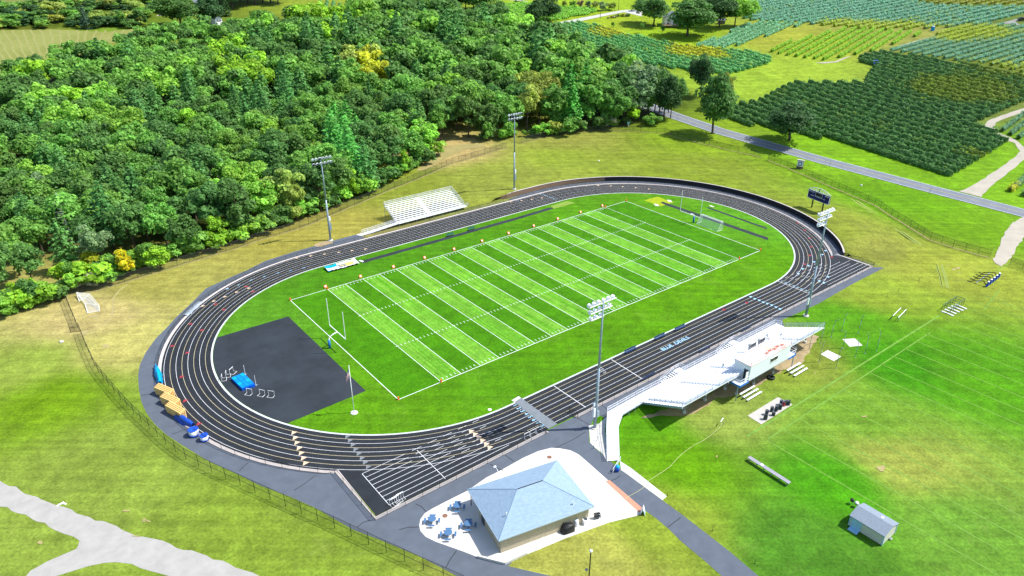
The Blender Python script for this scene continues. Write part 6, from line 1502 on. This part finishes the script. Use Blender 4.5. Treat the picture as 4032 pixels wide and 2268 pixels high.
for k in range(4): hurdle(f'white hurdle parked at the near chute fence, {ordn(k+1)} from the chute corner', (g(1,3,1415,775)[0]+.45*k, -46.7+.12*k, .05), R_(0), 'hurdles parked by the near chute')
for k in range(3): hurdle(f'white hurdle parked at the fence near the crossing, {ordn(k+1)} from the building side', (g(2,3,200,90)[0]+1.3*k, -46.9, .05), R_(0), 'hurdles parked by the crossing')
# foam pads leaning on the fence
py_ = (580, 1400, 2.34)
for k, (x, y, tx_, ty, lab) in enumerate([(130,350,172,325,'upper'),(185,440,228,415,'middle'),(232,530,278,500,'lower')]):
    q = Vector(gc(py_, x+10, y+25)); a = Vector(gc(py_, [100,155,205][k], [300,385,465][k], .8)); b = Vector(gc(py_, [245,303,350][k], [360,450,545][k], .8)); d = b-a
    ctr_ = (a+b)/2; t = thing('foam_pad', f'{lab} of three yellow foam pads leaning on the track fence', 'foam pad', (ctr_.x, ctr_.y, 0), math.atan2(d.y, d.x), 'yellow foam pads'); L = d.length
    for j in range(4):
        MB().add([(-L/2+.1*j, .2-.28*j, .1), (L/2-.1*j, .2-.28*j, .1), (L/2, -.1-.28*j+.3, 1.75-.1*j), (L/2-.25, -.1-.28*j+.3, 1.9-.1*j), (-L/2+.25, -.1-.28*j+.3, 1.9-.1*j), (-L/2, -.1-.28*j+.3, 1.75-.1*j)]+
                 [(-L/2+.1*j, -.02-.28*j, .1), (L/2-.1*j, -.02-.28*j, .1), (L/2, -.32-.28*j+.3, 1.75-.1*j), (L/2-.25, -.32-.28*j+.3, 1.9-.1*j), (-L/2+.25, -.32-.28*j+.3, 1.9-.1*j), (-L/2, -.32-.28*j+.3, 1.75-.1*j)],
                 [(5, 4, 3, 2, 1, 0), (6, 7, 8, 9, 10, 11)]+[(i, (i+1) % 6, (i+1) % 6+6, i+6) for i in range(6)]).build('foam_layer', YELLOW, t)
def drape(name, label, cat, pts, wd, hh, m, m2):
    """a sagging vinyl cover hung along a line of points"""
    t = thing(name, label, cat, pts[0]); mb = MB(t); P = [Vector(p) for p in dense([p[:2] for p in pts], .5)]; rr = np.random.RandomState(5); vs = []
    for i, p in enumerate(P):
        a, b = P[max(0, i-1)], P[min(len(P)-1, i+1)]; d = (b-a).normalized(); n_ = Vector((-d.y, d.x)); k = math.sin(math.pi*(i+.6)/(len(P)+.2))
        for o_, z in ((-.65, .03), (-.42, .55), (-.1, 1.0), (.2, .75), (.5, .04)):
            z *= (.55+.45*k)*hh*(1+rr.uniform(-.12, .12)); q = p+n_*o_*wd*(.5+.5*k)*(1+rr.uniform(-.15, .15)); vs.append((q.x, q.y, z))
    mb.add(vs, [(i*5+j, i*5+j+1, (i+1)*5+j+1, (i+1)*5+j) for i in range(len(P)-1) for j in range(4)]); mb.build('cover', m, t, True)
    MB(t).prism([(P[len(P)//4].x-.4, P[len(P)//4].y-.4), (P[len(P)//4].x+.4, P[len(P)//4].y-.4), (P[-2].x+.4, P[-2].y), (P[-2].x-.3, P[-2].y+.3)], .02, .45).build('folded_base', m2, t)
drape('vault_cover', 'cyan vinyl mat cover draped over the track fence above the yellow pads', 'mat cover', [gc(py_, 85, 110), gc(py_, 105, 180), gc(py_, 125, 265)], 1.1, 1.4, SKYB, BLUE)
drape('vault_cover', 'royal blue vinyl mat cover draped over the fence below the yellow pads', 'mat cover', [gc(py_, 270, 560), gc(py_, 350, 615), gc(py_, 430, 655)], 1.2, 1.35, BLUE, BLUE)
for (x, y, lab, s) in [(433, 735, 'blue and white mesh cart beside the royal blue mat cover', 1.15), (530, 780, 'small blue and white mesh cart at the end of the row', .95)]:
    q = gc(py_, x, y); t = thing('equipment_cart', lab, 'cart', q); MB().lathe([(.0, .08), (.72*s, .08), (.75*s, .3*s), (.68*s, .34*s)], 14).build('base', BLUE, t, True); MB().lathe([(.66*s, .34*s), (.72*s, 1.05*s), (.66*s, 1.05*s), (.6*s, .4*s)], 14).build('mesh_side', ALU, t, True); MB().lathe([(.73*s, 1.05*s), (.76*s, 1.12*s), (.64*s, 1.12*s), (.3*s, .95*s), (0, .9*s)], 14).build('rim', BLUE, t, True)
q0 = g(0,2,1835,315); q1 = g(0,2,1985,175); t = thing('plastic_sheet', 'crumpled clear grey plastic sheet lying along the outer track kerb', 'plastic sheet', q0); m = MB(t); rr = np.random.RandomState(3); vs = []
for i in range(12):
    p = Vector(q0).lerp(Vector(q1), i/11); vs += [(p.x+rr.uniform(-.2, .1)-.5, p.y+.5, .1), (p.x, p.y, .25+rr.uniform(-.1, .2)), (p.x+.5, p.y-.5+rr.uniform(-.3, .3), .1)]
m.add(vs, [(i*3+j, i*3+j+1, i*3+j+4, i*3+j+3) for i in range(11) for j in range(2)]); m.build('sheet', mat('clear_plastic', (.32, .36, .4), .3, .3, 4, spec=.6), t, True)
# long jump pit cover
cj = (1240, 1000, 6.62); c4 = [Vector(gc(cj, *p)) for p in [(240,385),(1035,165),(1165,278),(370,498)]]; ct = sum(c4, Vector())/4
t = thing('pit_cover', 'white and blue printed long jump pit cover with yellow patches', 'pit cover', tuple(ct)); Q4 = [p-ct for p in c4]; m = MB(); NX, NY = 18, 5; rr = np.random.RandomState(8)
vs = []
for i in range(NX+1):
    for j in range(NY+1):
        p = Q4[0].lerp(Q4[1], i/NX).lerp(Q4[3].lerp(Q4[2], i/NX), j/NY); vs.append((p.x, p.y, .06+(.5 if j in (0, NY) or i in (0, NX) else .3)*(.6+rr.rand()*.6)))
def pcm(nm, sel, mm_):
    b_ = MB(); b_.v = vs; b_.f = [(i*(NY+1)+j, (i+1)*(NY+1)+j, (i+1)*(NY+1)+j+1, i*(NY+1)+j+1) for i in range(NX) for j in range(NY) if sel(i, j)]; b_.build(nm, mm_, t, True)
kind_ = lambda i, j: 'b' if (i < 7 and (j in (0, 1) or (j == 4 and i < 3))) else 'y' if (11 <= i <= 15 and j in (1, 2, 3) or (8 <= i <= 9 and j in (2,))) else 'g' if (7 <= i <= 10 and j in (1, 2, 3)) else 'w'
pcm('blue_print', lambda i, j: kind_(i, j) == 'b', SKYB); pcm('yellow_print', lambda i, j: kind_(i, j) == 'y', mat('yellow_vinyl', (.6, .5, .12), .5, .15, 3)); pcm('grey_print', lambda i, j: kind_(i, j) == 'g', GREYW); pcm('white_sheet', lambda i, j: kind_(i, j) == 'w', WHITE)
for (x, y, lab) in [(1130, 215, 'white tube bolster')]:
    q = gc(cj, 1210, 195); t = thing('take_off_board', 'small white take-off board between pit cover and runway', 'board', q, .3); MB().box(0, 0, .03, .5, 1.3, .12).build('board', WHITE, t); MB().box(.3, 0, .03, .1, 1.3, .05).build('edge_strip', DGREY, t)
for x, y in ((1470, 622), (1600, 582)): flat('white_slab', [gg[:2] for gg in [g(2,1,x-28,y-12), g(2,1,x+12,y-8), g(2,1,x+30,y+12), g(2,1,x-8,y+8)]], .03, CONC)
flat('white_slab', g2(2,1,(1990,627),(2010,625),(2048,640),(2030,644)), .03, CONC)
o = MB().lathe([(0, .06), (.32, .06), (.36, 0)], 14).build('valve_cover', WHITE); o.location = g(1,2,2335,1240); tag(o, 'round white valve cover on the infield near the crossing', 'valve cover')
for c, r, x, y, lab in [(3,1,963,430,'white rock lying in the grass beside the road'),(2,1,898,188,'small white rock on the grass bank'),(0,2,610,572,'flat pale stone in the worn trail of the left lawn')]:
    o = MB().lathe([(0, 0), (.45, .02), (.4, .25), (.15, .4), (0, .42)], 9).build('rock', CONC, None, True); o.location = g(c, r, x, y); tag(o, lab, 'rock')

# ------------------------------------------------------------------ farther things: house, sheds, vehicles, poles
def gable(root, x0, x1, y0, y1, z0, z1, zr, wm, rm, along='x', wn='wall', rn='roof', oh=.35):
    m = MB(); m.prism([(x0, y0), (x1, y0), (x1, y1), (x0, y1)], z0, z1)
    if along == 'x':
        yc = (y0+y1)/2
        for x, o_ in ((x0, 1), (x1, 0)): m.add([(x, y0, z1), (x, y1, z1), (x, yc, zr)], [(2, 1, 0) if o_ else (0, 1, 2)])
        r = [((x0-oh, y0-oh, z1-.1), (x1+oh, y0-oh, z1-.1), (x1+oh, yc, zr+.05), (x0-oh, yc, zr+.05)), ((x1+oh, y1+oh, z1-.1), (x0-oh, y1+oh, z1-.1), (x0-oh, yc, zr+.05), (x1+oh, yc, zr+.05))]
    else:
        xc = (x0+x1)/2
        for y, o_ in ((y0, 0), (y1, 1)): m.add([(x0, y, z1), (x1, y, z1), (xc, y, zr)], [(2, 1, 0) if o_ else (0, 1, 2)])
        r = [((x0-oh, y1+oh, z1-.1), (x0-oh, y0-oh, z1-.1), (xc, y0-oh, zr+.05), (xc, y1+oh, zr+.05)), ((x1+oh, y0-oh, z1-.1), (x1+oh, y1+oh, z1-.1), (xc, y1+oh, zr+.05), (xc, y0-oh, zr+.05))]
    m.build(wn, wm, root); q = MB()
    for f in r: q.add(f, [(0, 1, 2, 3)])
    return q.build(rn, rm, root)
q = g(2,0,1640,262); t = thing('white_house', 'white two-storey house with grey roof and wooden deck under the trees', 'house', q, R_(-40))
rf = gable(t, -6, 6, 0, 9, 0, 5.2, 8.6, WHITE, GSHING, 'y'); MB().box(2, 6, 7, .9, .9, 2.6).build('chimney', BRICK, rf)
for x, z in ((-3.5, 3.2), (0, 3.4), (3.5, 3.2), (-3.5, .9), (3.5, .9)): f = MB().box(x, -.04, z, 1.2, .1, 1.3).build('window', GLASS, t); MB().box(x, -.07, z-.1, 1.4, .1, .1).build('sill', WHITE, f)
d_ = MB().box(-1, -2.2, .9, 13, 4.2, .15).build('deck', WOOD, t); MB().beam((-7.4, -4.2, 1.9), (5.4, -4.2, 1.9), .1).beam((-7.4, -4.2, 1.45), (5.4, -4.2, 1.45), .08).build('railing', WOOD, d_)
for k in range(7): MB().beam((-7.3+2.1*k, -4.2, 0), (-7.3+2.1*k, -4.2, 1.9), .12).build('post', WOOD, d_)
q = g(2,0,2112,235); t = thing('garden_shed', 'small grey garden shed behind the trunk of a shade tree', 'shed', q, R_(-40)); gable(t, -2, 2, -1.6, 1.6, 0, 2.3, 3.3, mat('grey_boards', (.2, .2, .2), .8, .15, 2), GSHING); MB().box(0, -1.63, 0, 1, .08, 1.9).build('door', WOOD, t)
q = g(0,0,1885,292); t = thing('small_barn', 'small pale barn with curved grey roof beside the hay field', 'barn', q, R_(-30)); t.scale = (.55, .55, .62)
WL, HW = 12, 4.2; prof = [(-HW, 0), (-HW, 3.6), (-3.2, 6.2), (0, 7.6), (3.2, 6.2), (HW, 3.6), (HW, 0)]
m = MB()
for x, rev in ((-WL/2, True), (WL/2, False)): m.add([(x, a, b) for a, b in prof], [tuple(range(7))[::-1] if rev else tuple(range(7))])
m.add([(-WL/2, -HW, 0), (WL/2, -HW, 0), (WL/2, -HW, 3.6), (-WL/2, -HW, 3.6), (-WL/2, HW, 0), (WL/2, HW, 0), (WL/2, HW, 3.6), (-WL/2, HW, 3.6)], [(0, 1, 2, 3), (7, 6, 5, 4)]); m.build('wall', mat('pale_barn_wall', (.42, .5, .55), .7, .1, 1), t)
m = MB()
for (a, b), (c, d) in zip(prof[1:], prof[2:-1]): m.add([(-WL/2-.4, a*1.04, b+.05), (WL/2+.4, a*1.04, b+.05), (WL/2+.4, c*1.04, d+.05), (-WL/2-.4, c*1.04, d+.05)], [(0, 1, 2, 3)])
m.build('roof', mat('weathered_roof', (.24, .23, .25), .8, .15, 1), t); MB().box(0, -HW-.03, 0, 3, .08, 3).build('door', WHITE, t)
q = g(0,0,2150,245); t = thing('farmhouse', 'white farmhouse mostly hidden behind trees beyond the wood', 'house', q, R_(20)); t.scale = (.55, .55, .6); rf = gable(t, -4.5, 4.5, -4, 4, 0, 6, 9.5, WHITE, GSHING, 'y'); MB().box(-1.5, -4.04, 3.2, 1.2, .1, 1.6).build('window', GLASS, t); MB().box(1.8, -4.04, 3.2, 1.2, .1, 1.6).build('window', GLASS, t); MB().box(0, 0, 9, .9, .9, 1.8).build('chimney', BRICK, rf)
q = g(3,0,1668,305); t = thing('portable_toilet', 'blue portable toilet beside the vineyard track', 'portable toilet', q, R_(-30)); MB().box(0, 0, 0, 1.4, 1.4, 2.3).build('cabin', mat('toilet_blue', (.02, .25, .6), .5, .1, 1), t); MB().lathe([(1.0, 0), (.9, .25), (.4, .45), (0, .48)], 4, (0, 0, 2.3)).build('roof', WHITE, t); MB().box(0, -.73, .1, .9, .06, 2.0).build('door', SKYB, t)
q = g(3,0,1648,302); t = thing('hand_wash_stand', 'small white wash stand beside the blue portable toilet', 'wash stand', (q[0], q[1], 0), 0); MB().box(0, 0, 0, .8, .7, 1.1).build('tank', WHITE, t); MB().box(0, 0, 1.1, .9, .8, .15).build('basin', GALV, t)
def wheels(t, xs, y, r, w_=.25):
    for x in xs:
        for s in (-1, 1):
            o = MB().tube((x, s*y-w_/2, r), (x, s*y+w_/2, r), r, n=14).build('wheel', BLACK, t); MB().tube((x, s*y-w_/2-.02, r), (x, s*y+w_/2+.02, r), r*.5, n=10).build('rim', GALV, o)
def car(name, label, cat, loc, rz, m, L=4.6, W=1.85, pick=False, s=1.):
    t = thing(name, label, cat, loc, rz); t.scale = (s, s, s)
    body = [(-L/2, .45), (-L/2, .95), (-L/2+.1, 1.02), (L*.18, 1.02), (L/2-.15, .92), (L/2, .75), (L/2, .4)]
    mb = MB(); n = len(body); mb.add([(x, -W/2, z) for x, z in body]+[(x, W/2, z) for x, z in body], [tuple(range(n)), tuple(range(n, 2*n))[::-1]]+[(i, i+n, (i+1) % n+n, (i+1) % n) for i in range(n)]); mb.build('body', m, t)
    cab = [(-L*.1 if pick else -L*.42, 1.0), (-L*.06 if pick else -L*.34, 1.5), (L*.12, 1.52), (L*.26, 1.0)]; mb = MB(); n = 4
    mb.add([(x, -W/2*.93, z) for x, z in cab]+[(x, W/2*.93, z) for x, z in cab], [tuple(range(n))[::-1], tuple(range(n, 2*n))]+[(i, i+n, (i+1) % n+n, (i+1) % n)[::-1] for i in range(n)]); mb.build('cabin', GLASS, t)
    MB().box(L*.02 if pick else -L*.11, 0, 1.5, L*.2 if pick else L*.44, W*.86, .06).build('roof', m, t); wheels(t, (-L*.31, L*.31), W/2-.1, .34)
    for sd in (-1, 1): MB().box(L/2-.04, sd*W*.36, .68, .12, .35, .16).build('headlight', LENS, t)
    return t
car('pickup_truck', 'blue pickup truck parked at the edge of the large vineyard', 'truck', g(3,0,1100,635), R_(35), mat('blue_car_paint', (.03, .1, .5), .3, .05, 1), 6.2, 2.2, True, 1.2)
car('dark_suv', 'dark car parked on the gravel at the far right edge', 'car', g(3,0,2570,205), R_(-50), BLACK, 5.2, 2.1, False, 1.2)
car('white_van', 'white vehicle on the track at the top edge above the bright vines', 'van', g(2,0,110,10), R_(10), WHITE, 6, 2.3, False, 1.3)
def upole(label, base, top, xa=True):
    q = g(*base); hs = max(3., next((h for h in np.arange(3, 20, .1) if proj((q[0], q[1], q[2]+h))[1] <= RY[top[1]]+top[3]/ZS), 12)); hs = min(hs, 14)
    t = thing('utility_pole', label, 'utility pole', q, R_(-40), 'utility poles'); MB().tube((0, 0, 0), (0, 0, hs), .18, .12, 8).build('pole', mat('pole_wood', (.16, .11, .08), .9, .2, 4), t)
    MB().beam((-1.1, 0, hs-.5), (1.1, 0, hs-.5), .12).build('crossarm', MATS['pole_wood'], t)
    for x in (-.95, 0, .95): MB().tube((x, 0, hs-.44), (x, 0, hs-.2), .05).build('insulator', GALV, t)
    return Vector((q[0], q[1], q[2]+hs-.3))
u1 = upole('brown utility pole standing above the tree tops by the drive', (1,0,2485,295), (1,0,2478,165)); u2 = upole('utility pole on the lawn side of the gravel drive', (2,0,913,187), (2,0,917,25)); u3 = upole('utility pole at the bend of the gravel drive', (2,0,1094,104), (2,0,1095,-40))
for a, b, lab in ((u1, u2, 'thin sagging power line between the brown pole and the lawn pole'), (u2, u3, 'thin sagging power line between the two poles by the gravel drive')):
    m = MB(); m.o = a.copy(); P = [a.lerp(b, i/12)-Vector((0, 0, 2.4*(i/12)*(1-i/12))) for i in range(13)]; m.path(P, .035, 4); o = m.build('power_line', BLACK); o.location = a; tag(o, lab, 'power line')
q = g(2,0,1057,122); t = thing('mailbox', 'small mailbox where the gravel drive meets the lawn', 'mailbox', q); MB().beam((0, 0, 0), (0, 0, 1.2), .15).build('post', WOOD, t); MB().tube((-.4, 0, 1.4), (.4, 0, 1.4), .25).build('box', DGREY, t)
for k in range(16):
    u = k/15; q = g(2,0,990+210*u+rnd.uniform(-4, 4),185-28*u+rnd.uniform(-6, 6)); tn = rnd.choice(['rust', 'olive', 'mid', 'gold', 'pale']); tree('garden_plant', {'rust': 'rusty', 'olive': 'olive', 'mid': 'green', 'gold': 'yellow', 'pale': 'pale flowering'}[tn]+' plant in the stone edged flower bed by the drive', 'shrub', q, rnd.uniform(1.2, 2.2), tn, 'flower bed plants', cat='plant')
for k, (c, r, x, y, lab) in enumerate([(3,1,650,248,'thin road marker post near the brick sign'),(3,1,1637,520,'thin road marker post near the sandy drive mouth'),(2,0,2362,1418,'thin road marker post below the big roadside tree'),(2,0,1672,1195,'thin road marker post where the road leaves the wood')]):
    q = g(c, r, x, y); o = MB().tube((0, 0, 0), (0, 0, 2.6), .06, n=6).box(0, 0, 2.1, .2, .05, .4).build('marker_post', GALV); o.location = q; tag(o, lab, 'marker post')
q = g(2,0,1190,1262); t = thing('small_sign', 'small blue and white sign at the wood edge fence', 'sign', q, R_(-60)); MB().tube((0, 0, 0), (0, 0, 2.2), .06).build('post', WHITE, t); MB().box(0, -.06, 1.3, .9, .06, 1.0).build('panel', PALEB, t)
q = g(0,3,600,745); o = MB().beam((-.5, 0, .05), (.5, .2, .12), .3, .05).beam((.3, .1, .1), (.7, -.4, .06), .25, .05).build('litter', WHITE); o.location = q; tag(o, 'scrap of white litter at the edge of the sandy lane', 'litter')
